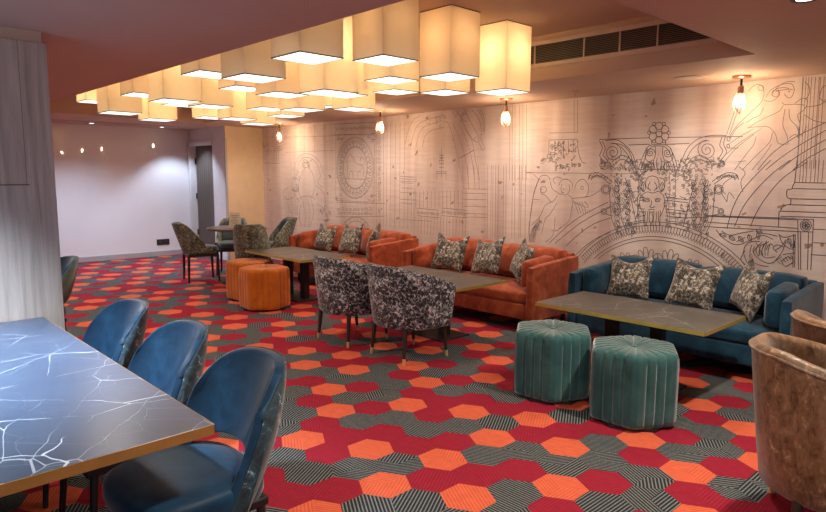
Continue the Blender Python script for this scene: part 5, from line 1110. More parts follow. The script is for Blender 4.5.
0 -2657,1135 -1,-21 0,-30 0,-29 1,-26 2,-25 1,-17
0 -2863,1283 -6,-9 -9,-13 -8,-16 -5,-18 2,-20 6,-24 6,-24 3,-23 -2,-22 -5,-21 -5,-19 -4,-13
0 -2629,1289 7,-8 10,-13 9,-14 6,-17 0,-20 -4,-24 -4,-24 -1,-21 4,-21 6,-20 7,-18 5,-12
0 -2753,1448 -9,-2 -13,-3 -14,-5 -10,-8 -8,-14 -5,-16 -3,-18 0,-16 5,-13 10,-13 9,-11 7,-8
0 -2819,1429 -9,-2 -14,-2 -14,-5 -10,-9 -4,-15 -1,-20 1,-21 4,-17 10,-12 13,-10 13,-8 9,-5
0 -2769,1394 -5,-8 -7,-12 -6,-13 -2,-13 4,-11 9,-12 9,-10 7,-7
0 -2836,1299 11,10 11,16 0,18 -4,18 -8,18 -8,10 -10,-9 -8,-17 -5,-18 0,-18 10,-17 11,-11
0 -2836,1299 1,72
0 -2753,1448 9,-2 13,-3 14,-5 12,-8 8,-13 7,-16 5,-18 2,-15 -4,-13 -8,-13 -8,-11 -6,-8
0 -2687,1430 10,-1 13,-3 14,-4 10,-9 6,-15 3,-19 1,-20 -2,-17 -7,-12 -12,-10 -12,-8 -8,-6
0 -2731,1394 5,-8 9,-11 7,-13 4,-12 -4,-12 -7,-12 -8,-10 -5,-8
0 -2656,1303 11,10 10,15 1,18 -5,18 -7,18 -8,9 -9,-9 -8,-16 -5,-18 0,-18 10,-16 10,-11
0 -2656,1303 2,71
0 -1858,620 -30,34 -32,33 -33,32 -34,30 -36,29 -36,27 -38,25 -39,24 -40,22 -41,20 -42,18 -43,17 -43,14 -44,13 -44,11 -45,9 -45,7 -45,5 -46,3 -45,1 -46,-1 -46,-3 -45,-5 -45,-7 -45,-9 -44,-11 -44,-13 -43,-14 -43,-17 -42,-18 -40,-20 -40,-22 -39,-24 -38,-25 -37,-27 -36,-29 -34,-30 -33,-32 -32,-33 -30,-34
0 -1818,620 -31,37 -32,36 -34,34 -36,32 -37,31 -39,30 -39,27 -41,26 -42,24 -43,22 -44,20 -45,18 -46,16 -46,13 -47,12 -47,10 -48,7 -48,6 -48,3 -48,1 -49,-1 -48,-3 -48,-6 -48,-7 -47,-10 -47,-12 -46,-13 -46,-16 -45,-18 -44,-20 -43,-22 -42,-24 -41,-26 -39,-27 -39,-30 -37,-31 -36,-32 -34,-34 -32,-36 -31,-37
0 -2000,620 -27,25 -27,24 -29,23 -29,22 -30,20 -31,20 -32,18 -32,17 -33,16 -33,14 -35,13 -34,12 -35,11 -35,9 -36,8 -36,6 -36,5 -36,3 -37,3 -36,0 -37,0 -36,-3 -37,-3 -36,-5 -36,-6 -35,-8 -36,-9 -35,-11 -34,-12 -34,-13 -34,-14 -33,-16 -32,-17 -32,-18 -31,-20 -30,-20 -29,-22 -28,-23 -28,-24 -26,-25
0 -2046,620 -25,22 -26,22 -27,20 -28,19 -28,18 -29,18 -30,16 -30,15 -30,14 -31,12 -32,12 -32,10 -32,10 -33,8 -33,6 -33,6 -34,4 -33,3 -34,2 -33,1 -34,-1 -34,-2 -33,-3 -34,-4 -33,-6 -33,-6 -32,-8 -33,-10 -32,-10 -31,-12 -32,-12 -30,-14 -30,-15 -30,-16 -29,-18 -28,-18 -28,-19 -26,-20 -27,-22 -25,-22
0 -1858,620 -36,-30
0 -1894,590 -28,-8 12,26
0 -1877,642 -35,-32
0 -1912,610 -27,-8 11,26
0 -1896,663 -34,-32
0 -1930,631 -27,-10 10,27
0 -1916,683 -33,-33
0 -1949,650 -27,-10 10,27
0 -1936,703 -33,-34
0 -1969,669 -26,-11 9,28
0 -1957,723 -32,-35
0 -1989,688 -26,-12 9,28
0 -1978,742 -31,-36
0 -2009,706 -26,-12 8,27
0 -2000,760 -30,-37
0 -2030,723 -25,-13 6,28
0 -2023,778 -28,-38
0 -2051,740 -25,-13 6,28
0 -2045,795 -28,-38
0 -2073,757 -25,-15 5,28
0 -2069,811 -26,-39
0 -2095,772 -25,-15 5,29
0 -2093,827 -25,-40
0 -2118,787 -24,-15 4,28
0 -2117,842 -24,-40
0 -2141,802 -24,-17 3,29
0 -2141,856 -24,-40
0 -2165,816 -23,-17 2,28
0 -2166,870 -22,-41
0 -2188,829 -23,-18 1,29
0 -2192,883 -21,-42
0 -2213,841 -22,-18 1,29
0 -2217,896 -20,-43
0 -2237,853 -22,-19 0,29
0 -2243,907 -19,-43
0 -2262,864 -21,-19 -1,29
0 -2270,918 -17,-43
0 -2287,875 -21,-20 -2,28
0 -2296,929 -17,-44
0 -2313,885 -20,-21 -2,29
0 -2323,938 -15,-44
0 -2338,894 -20,-21 -3,28
0 -2350,947 -14,-45
0 -2364,902 -19,-21 -4,28
0 -2378,955 -12,-45
0 -2390,910 -19,-22 -4,28
0 -2405,962 -12,-45
0 -2417,917 -17,-23 -6,28
0 -2433,969 -10,-46
0 -2443,923 -17,-23 -7,28
0 -2461,975 -9,-46
0 -2470,929 -16,-24 -7,28
0 -2489,980 -8,-47
0 -2497,933 -15,-24 -8,28
0 -2517,984 -7,-47
0 -2524,937 -15,-24 -8,27
0 -2546,988 -5,-47
0 -2551,941 -14,-25 -9,27
0 -2574,990 -4,-47
0 -2578,943 -14,-25 -10,27
0 -2602,992 -3,-47
0 -2605,945 -13,-25 -11,26
0 -2631,993 -1,-47
0 -2632,946 -13,-26 -11,27
0 -2659,994 0,-47
0 -2659,947 -12,-26 -12,25
0 -2688,993 1,-47
0 -2687,946 -11,-26 -13,25
0 -2716,992 2,-47
0 -2714,945 -10,-27 -14,26
0 -2745,990 4,-47
0 -2741,943 -10,-27 -14,25
0 -2773,988 5,-47
0 -2768,941 -9,-28 -15,25
0 -2802,984 7,-47
0 -2795,937 -8,-27 -16,24
0 -2830,980 8,-47
0 -2822,933 -7,-27 -17,23
0 -2858,975 9,-46
0 -2849,929 -6,-28 -17,23
0 -2886,969 10,-46
0 -2876,923 -5,-28 -18,23
0 -2914,962 12,-45
0 -2902,917 -5,-28 -18,22
0 -2941,955 13,-45
0 -2928,910 -5,-29 -19,22
0 -2969,947 14,-45
0 -2955,902 -3,-28 -19,21
0 -2996,938 15,-44
0 -2981,894 -2,-29 -20,21
0 -3023,929 17,-44
0 -3006,885 -2,-29 -21,20
0 -3049,918 17,-43
0 -3032,875 -1,-29 -21,20
0 -3076,907 19,-43
0 -3057,864 0,-28 -22,18
0 -3102,896 20,-43
0 -3082,853 1,-29 -22,19
0 -3127,883 21,-42
0 -3106,841 1,-28 -22,17
0 -3153,870 23,-41
0 -3130,829 2,-29 -23,17
0 -3178,856 24,-40
0 -3154,816 3,-29 -24,16
0 -3202,842 24,-40
0 -3178,802 4,-29 -24,16
0 -3226,827 25,-40
0 -3201,787 5,-28 -25,15
0 -3250,811 27,-39
0 -3223,772 5,-28 -25,14
0 -3273,795 27,-38
0 -3246,757 6,-29 -25,14
0 -3296,778 28,-38
0 -3268,740 7,-28 -25,13
0 -3319,760 30,-37
0 -3289,723 8,-27 -26,12
0 -3341,742 31,-36
0 -3310,706 8,-28 -26,12
0 -3362,723 32,-35
0 -3330,688 9,-27 -27,11
0 -3383,703 33,-34
0 -3350,669 9,-27 -26,10
0 -3403,683 33,-33
0 -3370,650 11,-27 -27,10
0 -3423,663 34,-32
0 -3389,631 12,-27 -28,9
0 -3442,642 35,-32
0 -3407,610 12,-26 -28,8
0 -3461,620 36,-30
0 -3425,590 13,-26 -28,7
0 -1992,410 14,-2
0 -2068,411 16,16 12,3 7,-11
0 -2119,404 9,19 10,5 9,-7 6,-19
0 -2228,407 30,2 39,1 41,-4 -110,1
0 -2228,407 30,13 40,15 44,10 39,5 21,-5 9,-9 -5,-12 -20,-11 -38,-7 -44,-4 -44,2 -32,3
0 -2228,407 26,24 36,29 41,26 38,19 24,2 12,-6 -1,-14 -16,-18 -37,-21 -44,-19 -45,-14 -34,-8
0 -2228,407 18,34 27,42 32,41 32,31 24,12 14,-3 4,-14 -10,-24 -30,-34 -38,-35 -41,-30 -32,-20
0 -2228,407 6,35 10,46 17,45 18,38 18,17 13,2 7,-12 -1,-24 -16,-39 -23,-42 -27,-38 -22,-28
0 -2228,407 -6,32 -4,43 1,45 5,39 10,20 11,6 10,-8 6,-22 -3,-39 -7,-44 -12,-41 -11,-31
0 -2228,407 -15,27 -16,36 -13,39 -7,35 3,20 8,9 11,-4 11,-17 10,-35 7,-40 1,-40 0,-30
0 -2384,514 28,12 37,12 41,8 35,4 20,-5 8,-9 -5,-10 -18,-10 -36,-6 -41,-2 -39,2 -30,4
0 -2384,514 25,22 34,26 39,23 35,16 22,2 11,-7 -1,-12 -15,-17 -35,-18 -41,-17 -42,-11 -32,-7
0 -2384,514 18,31 26,39 31,37 31,28 22,10 13,-2 3,-14 -10,-22 -28,-31 -37,-32 -39,-26 -30,-18
0 -2384,514 7,38 13,48 19,49 22,40 19,17 14,2 8,-12 -3,-26 -18,-41 -26,-46 -30,-40 -25,-29
0 -2384,514 -5,36 -3,46 2,49 7,41 11,21 12,6 11,-8 6,-24 -4,-42 -9,-47 -15,-45 -13,-33
0 -2384,514 -15,30 -17,39 -12,44 -7,38 4,22 9,9 11,-5 12,-19 10,-37 6,-45 0,-43 -1,-33
0 -2384,514 -22,22 -26,29 -24,34 -17,31 -4,20 5,11 12,-1 16,-13 20,-30 18,-36 13,-38 9,-29
0 -2565,570 24,20 32,23 36,20 33,13 20,2 10,-6 -2,-12 -14,-15 -32,-16 -38,-14 -39,-9 -30,-6
0 -2565,570 18,28 24,36 31,33 29,26 20,8 13,-3 2,-12 -10,-20 -27,-28 -34,-29 -37,-23 -29,-16
0 -2565,570 8,35 13,45 20,44 20,37 18,16 14,1 7,-12 -3,-24 -18,-37 -26,-42 -29,-36 -24,-27
0 -2565,570 -4,39 -2,50 4,52 8,44 13,23 14,6 11,-10 5,-25 -5,-45 -12,-51 -17,-47 -15,-36
0 -2565,570 -15,33 -17,43 -12,47 -6,42 4,24 10,9 13,-5 13,-21 8,-41 6,-48 -1,-47 -3,-36
0 -2565,570 -23,24 -28,33 -24,38 -18,34 -3,22 6,12 12,-1 17,-15 21,-33 19,-41 13,-41 8,-32
0 -2565,570 -27,14 -34,21 -32,25 -26,25 -9,18 1,11 12,3 19,-7 27,-23 29,-30 23,-31 17,-26
0 -2754,570 17,26 24,31 28,30 27,23 20,7 11,-3 2,-11 -10,-18 -26,-25 -32,-25 -34,-21 -27,-14
0 -2754,570 8,32 14,41 19,41 20,33 17,15 13,1 5,-12 -3,-22 -18,-34 -24,-38 -28,-33 -23,-24
0 -2754,570 -3,36 0,47 5,48 9,41 12,21 13,5 10,-9 4,-24 -6,-42 -12,-47 -17,-43 -15,-33
0 -2754,570 -15,36 -17,47 -12,51 -5,45 6,25 11,10 13,-6 13,-23 8,-44 4,-52 -2,-50 -4,-39
0 -2754,570 -24,27 -29,36 -25,42 -19,37 -2,24 6,12 14,-1 18,-16 21,-37 19,-44 13,-45 8,-35
0 -2754,570 -29,16 -36,23 -35,29 -27,28 -10,20 2,12 13,3 20,-8 29,-26 31,-33 25,-36 17,-28
0 -2754,570 -30,6 -38,9 -39,14 -32,16 -14,15 -2,12 10,6 20,-2 33,-13 36,-20 33,-23 23,-20
0 -2935,514 9,29 13,38 19,36 19,30 16,13 12,1 5,-11 -4,-20 -17,-31 -23,-34 -27,-29 -22,-22
0 -2935,514 -1,33 0,43 6,45 10,37 12,19 12,5 9,-9 3,-22 -7,-38 -12,-44 -17,-39 -15,-30
0 -2935,514 -13,33 -14,45 -10,47 -3,42 5,24 11,8 12,-6 11,-21 7,-41 3,-49 -4,-46 -5,-36
0 -2935,514 -24,29 -31,40 -26,46 -18,41 -2,26 7,12 15,-2 19,-17 21,-40 19,-49 13,-48 7,-38
0 -2935,514 -30,18 -39,26 -36,32 -29,31 -10,22 3,14 13,2 22,-10 31,-28 32,-37 25,-39 18,-31
0 -2935,514 -32,7 -42,11 -41,17 -34,18 -16,17 -1,12 11,7 22,-2 36,-16 38,-23 34,-26 25,-22
0 -2935,514 -30,-4 -39,-2 -41,2 -36,6 -18,10 -5,10 8,9 20,5 35,-4 41,-8 37,-12 28,-12
0 -3090,407 -1,30 2,40 6,40 10,35 12,17 10,4 8,-9 3,-20 -7,-35 -13,-39 -16,-36 -14,-27
0 -3090,407 -12,31 -12,41 -7,44 -3,39 6,22 10,8 11,-6 10,-20 5,-39 1,-45 -4,-43 -5,-32
0 -3090,407 -23,28 -27,38 -23,42 -16,39 -1,24 7,12 14,-2 17,-17 18,-38 17,-45 11,-46 6,-35
0 -3090,407 -33,20 -41,30 -38,35 -30,34 -10,24 4,14 14,3 24,-12 32,-31 33,-41 26,-42 19,-34
0 -3090,407 -35,8 -45,14 -44,19 -37,21 -15,18 -2,14 12,6 24,-2 38,-19 41,-26 36,-29 27,-24
0 -3090,407 -33,-3 -43,-2 -45,4 -38,7 -20,11 -5,12 9,9 22,5 38,-5 44,-10 40,-15 31,-13
0 -3090,407 -111,-1 41,4 39,-1 31,-2
0 -3234,402 6,19 10,7 10,-5 8,-19
0 -3286,419 7,11 13,-3 15,-16
0 -3340,408 13,2
0 -3857,730 42,41 61,58 66,61 62,52 57,41 55,37 55,33 55,31 58,31 62,31 54,25 37,18
0 -3784,736 47,39 68,56 72,58 64,49 53,36 50,31 47,27 46,26 49,25 49,23 43,19 30,14
0 -3651,717 25,24 37,35 41,38 42,36 41,32 43,32 45,30 44,26 49,22 52,20 46,15 32,11
0 -3542,625 24,23 34,33 37,35 36,31 32,25 32,24 31,21 33,19 37,19 39,18 35,15 25,11
2 -4031,1379 8,13 11,19 14,18 15,13 17,5 20,1 20,-2 17,-4 13,-8 11,-12 8,-12 6,-9
2 -4031,1379 -9,-21 -13,-31 -14,-36 -10,-38 -7,-38 -4,-41 -4,-44 -5,-46 -8,-53 -10,-57 -9,-56 -5,-49 2,-41 5,-36 7,-30 4,-20
2 -3979,1318 -2,-12 -3,-18 -1,-19 4,-14 9,-6 13,-3 16,-2 17,-8 20,-15 22,-21 20,-20 15,-14
2 -3572,1315 5,14 6,20 9,20 11,16 14,11 18,9 18,5 16,-1 17,-8 17,-15 15,-19 10,-20 4,-23 -1,-28 -3,-26 -7,-20 -11,-11 -17,-6 -16,-2 -11,-2
2 -3870,1391 3,-15 5,-22 7,-24 12,-20 19,-16 24,-13 24,-11 19,-9 14,-5 10,-3 7,0 5,-1
2 -3725,1363 -3,-11 -4,-17 -2,-17 -1,-16 4,-14 6,-15 7,-12 9,-9 11,-4 12,-2 13,2 11,5 10,10 10,13 8,14 5,14 -1,14 -4,14 -5,13 -4,9
2 -3760,1342 3,10 3,14 6,15 10,12 14,7 18,5 20,3 18,-1 16,-4 17,-8 15,-10 11,-11 6,-12 2,-15 1,-13 0,-9
2 -3809,1361 -6,8 -9,11 -8,11 -2,11 6,9 12,10 14,8 14,4 16,-2 18,-6 16,-7 11,-5
2 -3780,1240 -7,-12 -10,-16 -13,-19 -16,-16 -21,-10 -25,-8 -26,-10 -24,-16 -19,-27 -16,-35 -16,-35 -19,-32 -25,-27 -29,-26 -27,-21 -18,-16
2 -3777,1159 -17,-25 -25,-36 -27,-37 -23,-30 -15,-14 -12,-5 -10,-7 -10,-18 -13,-37 -12,-50 -11,-49 -8,-34
2 -3650,1254 12,-8 18,-10 18,-14 12,-17 3,-21 -1,-24 -5,-27 -5,-28 -3,-30 -5,-32 -7,-32 -14,-28 -25,-27 -34,-25 -33,-21 -23,-16
2 -3591,1215 21,3 29,3 33,3 30,5 28,3 28,4 27,6 27,9 29,16 30,21 27,20 19,13
2 -3795,1015 -1,-36 -1,-52 -5,-55 -10,-44 -20,-32 -28,-25 -28,-20 -19,-14
2 -3589,1185 16,-7 24,-10 27,-10 25,-9 26,-7 28,-7 24,-4 13,2 -4,10 -14,17 -18,18 -12,12
2 -3838,867 14,0 19,0 21,1 19,4 17,10 17,13 14,13 10,9
2 -4072,745 5,19 8,28 9,32 12,30 18,30 21,32 20,28 13,20
2 -3913,1298 -4,-14 -10,-12 -16,-7 -18,0 -16,6 -11,11 -5,15 3,14 11,12 16,7 18,0 16,-6 11,-11 5,-15
2 -3468,1323 -2,-7 -5,-5 -7,-3 -8,-1 -7,3 -5,6 -2,6 1,7 5,6 7,3 8,0 7,-3 5,-5 3,-7
2 -3566,1176 6,-13 8,-18 9,-20 7,-17 7,-15 5,-14 5,-12 4,-8
2 -3539,1177 7,-13 10,-18 10,-20 8,-17 6,-15 4,-14 3,-11 3,-9
2 -3511,1178 7,-12 11,-19 12,-19 9,-18 5,-14 3,-14 1,-12 2,-9
2 -3484,1179 8,-12 13,-19 13,-19 9,-17 4,-15 2,-14 0,-12 1,-8
0 -3716,1312 19,-9
0 -3719,1278 24,-7
1 -3616,2215 14,-337
1 -3576,2211 15,-335
1 -3905,1887 348,-7
2 -3902,1815 348,-4
2 -3824,1677 -4,-3 -4,-5 -1,-5 0,-7 2,-6 2,-3 4,2 3,6 3,5 1,6 -3,6 -3,4
2 -3721,1789 -2,-3 -3,-4 0,-4 1,-5 2,-5 3,-2 2,2 2,4 1,5 0,5 -3,4 -3,3
2 -3841,1724 3,1 5,1 5,2 5,1 5,0 5,-1 5,0 3,-1
2 -3632,1686 4,-1 4,2 2,2 1,3 -1,3 -2,2 -3,1 -4,-2 1,-4
2 -3585,1569 -2,-3 0,-4 1,-3 3,-2 3,-1 3,1 3,3 -1,4 -4,0
2 -3543,1573 -1,-7 2,-8 5,-6 7,-6 8,-5 6,-1 0,5 -3,8 -3,8 -6,6 -8,4 -7,2
2 -3760,1713 -4,-5 -3,-7 1,-8 3,-7 5,-7 4,-4 3,4 2,8 1,8 -2,7 -5,7 -5,4
2 -3872,1770 5,-5 6,-8 8,-7 7,-3 7,1 7,4 6,5 5,3
2 -3809,1737 5,4 8,6 8,6 8,2 9,-3 9,-7 8,-7 6,-4
2 -3562,1797 5,-2 2,-3 1,-4 -1,-3 -2,-2 -3,-1 -5,2 -1,3 2,2
2 -3861,1772 6,-4 8,-5 8,-5 8,-2 8,0 9,2 7,2 5,2
2 -3820,1727 4,2 2,2 1,3 -1,3 -2,2 -3,1 -4,-2 0,-4
2 -3647,1569 1,-5 -2,-4 -4,-3 -4,-1 -5,0 -3,3 -2,2 2,5 2,2 4,-1
2 -3829,1571 4,4 1,6 -2,5 -4,3 -5,2 -5,0 -4,-2 -2,-3 2,-5 2,-2 4,1
2 -3832,1798 -1,-5 0,-6 3,-5 5,-5 6,-5 4,-1 1,3 -1,7 -2,6 -3,5 -6,4 -6,2
2 -3799,1584 -5,-3 -4,-4 -2,-6 1,-6 1,-6 2,-4 3,3 4,5 3,5 1,6 -2,6 -2,4
2 -3571,1738 -4,-2 -5,-3 -2,-4 -2,-5 0,-5 1,-4 3,1 5,4 3,4 3,4 -1,6 -1,4
2 -3860,1738 2,6 -1,6 -4,4 -6,3 -6,0 -4,-2 -3,-3 -1,-3 1,-3 3,-2 3,-1 3,2
2 -3762,1562 0,-5 1,-6 5,-5 5,-4 7,-4 4,-1 0,4 -2,6 -3,6 -4,5 -7,3 -6,1
2 -3562,1564 -7,-2 -7,-4 -5,-6 -3,-7 -1,-7 0,-5 6,1 7,5 6,5 4,6 1,8 -1,6
2 -3626,1796 7,-2 5,-1 4,0 5,2 5,3 4,4 3,2
2 -3515,1567 -7,-3 -7,-4 -4,-7 -2,-8 0,-8 1,-5 6,2 6,6 6,6 3,7 0,8 -2,6
2 -3590,1773 -3,-2 -4,-4 -1,-4 0,-5 0,-6 2,-3 3,2 3,4 3,5 1,4 -2,5 -2,4
2 -3787,1773 -1,-7 3,-6 5,-4 6,-1 6,0 4,3 2,3 0,4 -2,3 -3,1 -3,1 -3,-2
2 -3763,1759 0,-4 1,-5 4,-4 4,-4 6,-3 3,-1 1,4 -2,5 -3,5 -4,4 -5,2 -5,1
2 -3783,1772 -5,-1 -6,-2 -3,-4 -3,-5 -1,-6 4,-3 6,3 4,4 4,4 1,6 -1,4
2 -3590,1565 -7,-2 -8,-3 -5,-6 -3,-7 -2,-8 0,-5 6,2 7,4 7,5 5,6 0,8 0,6
2 -3793,1738 -8,-3 -9,-4 -5,-8 -3,-8 -1,-9 1,-6 6,2 9,6 7,6 5,8 -1,8 -1,8
2 -3774,1795 -5,-1 -6,-2 -3,-5 -3,-5 -1,-5 0,-4 4,1 6,3 5,3 3,5 1,5 -1,5
2 -3884,1628 -4,-4 -4,-6 0,-6 2,-7 2,-6 4,-4 3,3 3,7 2,6 0,7 -4,5 -4,5
2 -3605,1616 -5,-1 -6,-2 -4,-4 -3,-5 -2,-5 0,-4 4,1 6,3 5,3 4,4 1,5 0,5
2 -3878,1728 6,3 8,5 10,4 9,3 9,-1 10,-3 9,-4 6,-2
2 -3714,1799 -6,-2 -7,-2 -5,-6 -3,-6 -2,-7 0,-5 6,2 7,3 6,5 4,5 1,7 -1,6
2 -3858,1644 -4,-2 -4,-3 -1,-4 -1,-5 1,-4 1,-3 3,1 3,4 3,4 2,4 -2,5 -1,3
2 -3785,1637 -4,-4 -5,-6 0,-7 1,-8 3,-7 3,-5 4,4 4,7 2,7 0,8 -3,6 -5,5
2 -3906,1583 4,3 7,4 7,4 6,2 7,1 7,-1 7,-1 4,-1
2 -3893,1666 4,0 5,0 5,1 6,0 5,-1 5,-1 5,-1 4,-1
2 -3805,1621 -6,-4 -6,-5 -2,-8 0,-8 1,-8 3,-5 5,3 5,7 4,7 2,8 -3,7 -3,6
2 -3681,1565 -1,-5 -1,-7 3,-6 5,-6 6,-5 5,-3 1,5 0,7 -2,7 -3,6 -7,4 -6,3
2 -3722,1731 -5,-5 -4,-7 1,-8 2,-8 4,-7 4,-4 3,4 3,7 2,8 -1,8 -5,7 -4,5
2 -3747,1561 -4,-4 -4,-5 0,-6 1,-6 2,-6 2,-3 4,2 3,6 2,6 0,6 -2,5 -4,5
2 -3864,1629 -3,-6 -1,-8 4,-7 6,-7 6,-7 6,-3 2,6 -1,8 -1,8 -4,7 -8,6 -6,3
2 -3827,1740 -2,-3 -1,-5 2,-5 2,-5 4,-4 3,-2 2,3 0,5 0,5 -2,5 -4,4 -4,2
2 -3714,1669 -5,-2 -2,-3 -1,-4 1,-3 3,-2 3,-1 5,1 1,4 -2,2
2 -3711,1647 -3,-4 -2,-6 0,-6 3,-6 3,-5 4,-3 2,3 2,6 1,6 -1,6 -4,5 -5,4
2 -3768,1781 3,-3 4,-4 5,-4 5,-3 4,0 5,2 4,2 3,1
2 -3723,1654 -2,-4 -2,-6 2,-5 2,-5 4,-5 3,-3 2,3 1,6 0,6 -1,5 -4,5 -5,3
2 -3894,1618 5,0 7,1 8,1 7,0 8,-2 8,-3 7,-3 5,-2
2 -3767,1699 5,-2 5,1 4,2 2,3 0,4 -2,2 -2,2 -3,1 -3,-1 -2,-3 3,-2
2 -3598,1711 0,-6 1,-7 5,-6 7,-5 7,-4 5,-1 0,5 -3,7 -3,6 -5,6 -8,3 -6,2
2 -3861,1741 -4,-4 -3,-6 1,-7 3,-7 3,-6 4,-4 3,4 2,7 1,7 -1,6 -5,6 -4,4
2 -3581,1650 -6,-2 -7,-3 -3,-6 -3,-7 -1,-7 1,-5 5,2 6,4 6,6 3,5 0,7 -1,6
2 -3910,1645 -5,-5 -1,-5 1,-6 4,-4 5,-2 5,1 4,1 2,3 1,3 -2,3 -4,2 -3,-2
2 -3784,1604 3,5 5,7 5,7 5,4 6,-2 5,-5 5,-5 4,-4
2 -3791,1668 -3,-1 -4,0 -4,2 -2,5 3,4 4,0 2,-3
2 -3651,1697 5,-3 7,-4 8,-4 8,-1 7,1 7,4 7,5 4,3
2 -3830,1663 3,2 5,4 6,3 5,1 6,-2 6,-6 5,-5 4,-4
2 -3743,1686 -4,-3 -4,-5 -1,-6 1,-6 2,-6 2,-4 4,3 3,5 2,6 1,6 -3,6 -3,4
2 -3871,1656 -4,-3 -6,-3 -2,-5 -1,-6 1,-6 1,-4 4,2 4,5 4,4 2,6 -1,5 -2,5
2 -3878,1681 5,1 8,2 9,1 8,1 8,-1 9,-2 8,-2 5,-1
2 -3803,1659 -4,1 -3,3 -1,5 4,4 4,-1 2,-3 -2,-2
2 -3875,1694 -4,-2 -4,-4 -1,-5 1,-5 1,-5 2,-3 2,2 4,4 2,5 1,5 -2,4 -2,4
2 -3690,1713 -6,1 -5,0 -4,-3 -2,-3 0,-4 2,-3 3,-2 3,-1 3,1 2,2 -1,3
2 -3678,1674 -5,-1 -5,-4 -1,-4 0,-4 3,-3 4,-2 4,-1 3,1 2,2 -1,5 -3,1
2 -3646,1714 -5,-2 -5,-4 -2,-5 -1,-5 0,-6 1,-3 4,1 4,4 4,5 2,5 -1,5 -1,5
2 -3745,1730 3,2 5,2 4,2 5,1 5,-2 5,-3 4,-4 3,-3
2 -3644,1743 4,5 5,7 7,7 6,3 6,-1 7,-5 6,-5 4,-4
2 -3640,1766 -3,-4 -1,-4 1,-3 3,-3 4,-1 6,1 1,4 -2,3 -3,-1
2 -3923,1659 6,0 7,1 9,0 8,1 8,1 9,1 7,1 6,0
2 -3847,1667 -2,-6 -1,-7 3,-7 5,-7 6,-6 5,-3 2,4 0,8 -1,8 -4,7 -6,6 -7,3
2 -3902,1807 1,-21 2,-31 0,-33 -3,-31 -7,-28 -9,-28 -12,-25 -12,-19 -15,-11 -18,-5 -16,-2 -12,-2
2 -3558,1795 2,-20 2,-30 4,-32 6,-30 9,-27 11,-28 13,-24 12,-18 12,-10 13,-4 11,-1 8,-1
2 -3830,1805 6,-136
2 -3783,1803 6,-135
2 -3724,1801 5,-134
2 -3666,1799 5,-133
2 -3609,1797 5,-132
2 -3685,1525 5,3 7,5 8,4 7,2 8,-3 8,-6 8,-6 5,-4
2 -3696,1473 5,-1 6,-1 6,-2 7,0 6,1 7,2 6,3 4,2
2 -3642,1519 -4,-2 -5,-3 -2,-5 -1,-5 0,-6 1,-3 3,1 4,4 4,5 2,4 -1,6 -1,4
2 -3825,1548 5,-1 7,-3 7,-2 7,0 7,2 8,3 6,3 4,3
2 -3628,1573 6,2 7,-1 5,-2 3,-4 1,-5 -1,-4 -4,-2 -3,-1 -4,1 -3,4 1,3
2 -3704,1532 0,-4 1,-5 4,-5 5,-3 5,-3 4,-1 -2,9 -2,5 -4,4 -6,2 -5,1
2 -3751,1552 -3,-3 -3,-5 1,-6 2,-5 2,-6 3,-3 3,3 2,6 1,6 0,5 -4,5 -4,3
2 -3803,1551 2,-6 4,-4 5,-2 6,0 4,2 3,3 -1,6 -3,2 -3,1 -3,-2
2 -3797,1526 -6,-3 -7,-5 -4,-7 -1,-8 0,-8 1,-5 6,3 6,6 5,6 4,7 -2,8 -2,6
2 -3714,1537 -4,-3 -4,-3 -2,-4 0,-5 0,-5 2,-4 3,2 3,4 3,4 2,5 -1,5 -2,4
2 -3689,1458 -5,-3 -5,0 -5,1 -4,3 -1,4 3,6 3,1 5,-1 1,-3 -2,-2
2 -3797,1520 1,5 0,4 -3,4 -5,2 -4,0 -3,-1 -3,-2 0,-5 2,-2 4,0
2 -3772,1519 7,1 6,1 4,0 5,1 5,0 5,0
2 -3734,1537 7,0 5,2 3,4 1,4 -2,4 -3,2 -3,2 -4,-1 -3,-3 1,-4
2 -3724,1513 -3,3 -2,4 0,4 3,3 3,2 4,0 3,-1 2,-2 -1,-4 -3,-2
2 -3738,1511 -3,5 1,5 2,4 5,2 5,1 4,-2 2,-2 1,-3 -2,-5 -4,0 -2,2
2 -3732,1542 3,1 4,0 5,1 5,1 5,0 4,0 5,1
2 -3707,1540 5,1 8,1 8,2 8,-1 8,-2 8,-4 8,-4 5,-3
1 -4176,1475 1263,-8
2 -2101,1765 9,17 13,25 16,27 18,25 19,23 21,22 22,22 23,24 26,25 27,26 26,26 18,25 9,25 3,25 -1,23 -3,19 -5,15 -8,12 -9,9 -10,6 -10,3 -12,0 -11,-2 -11,-5 -12,-9 -12,-12 -10,-13 -8,-9
2 -2119,1798 50,191
2 -2096,1797 56,206
2 -1849,2059 10,-4 16,-5 17,-4 15,1 16,6 16,11 13,12 9,12 2,12 -4,14 -5,12 -3,8
2 -1836,2081 6,11 9,16 11,17 13,14 15,10 17,9 18,7 18,5 18,4 20,1 17,0 14,-4 10,-7 7,-10 5,-12 3,-10 2,-10 -1,-10 -1,-9 -3,-8 -2,-9 -3,-8 -4,-7 -5,-5 -6,-3 -7,0 -8,2 -7,3 -6,7 -7,9 -6,10 -4,6
2 -1794,2093 4,8 5,13 7,13 9,9 12,6 15,3 15,1 14,0 12,-1 13,-4 10,-4 7,-2
2 -1768,2121 13,2 19,3 20,2 18,2 16,0 16,-2 14,-2 9,-1
2 -1712,2033 3,-4 4,-7 6,-6 10,-4 14,-2 17,1 19,0 18,0 19,-3 20,-3 18,-4 12,-3
2 -1621,2018 10,8 14,11 15,10 13,5 11,-2 10,-5 9,-9 5,-9 0,-13 -3,-15 -6,-16 -7,-15 -10,-11 -14,-9 -13,-10 -7,-11 1,-16 5,-17 7,-17 5,-11
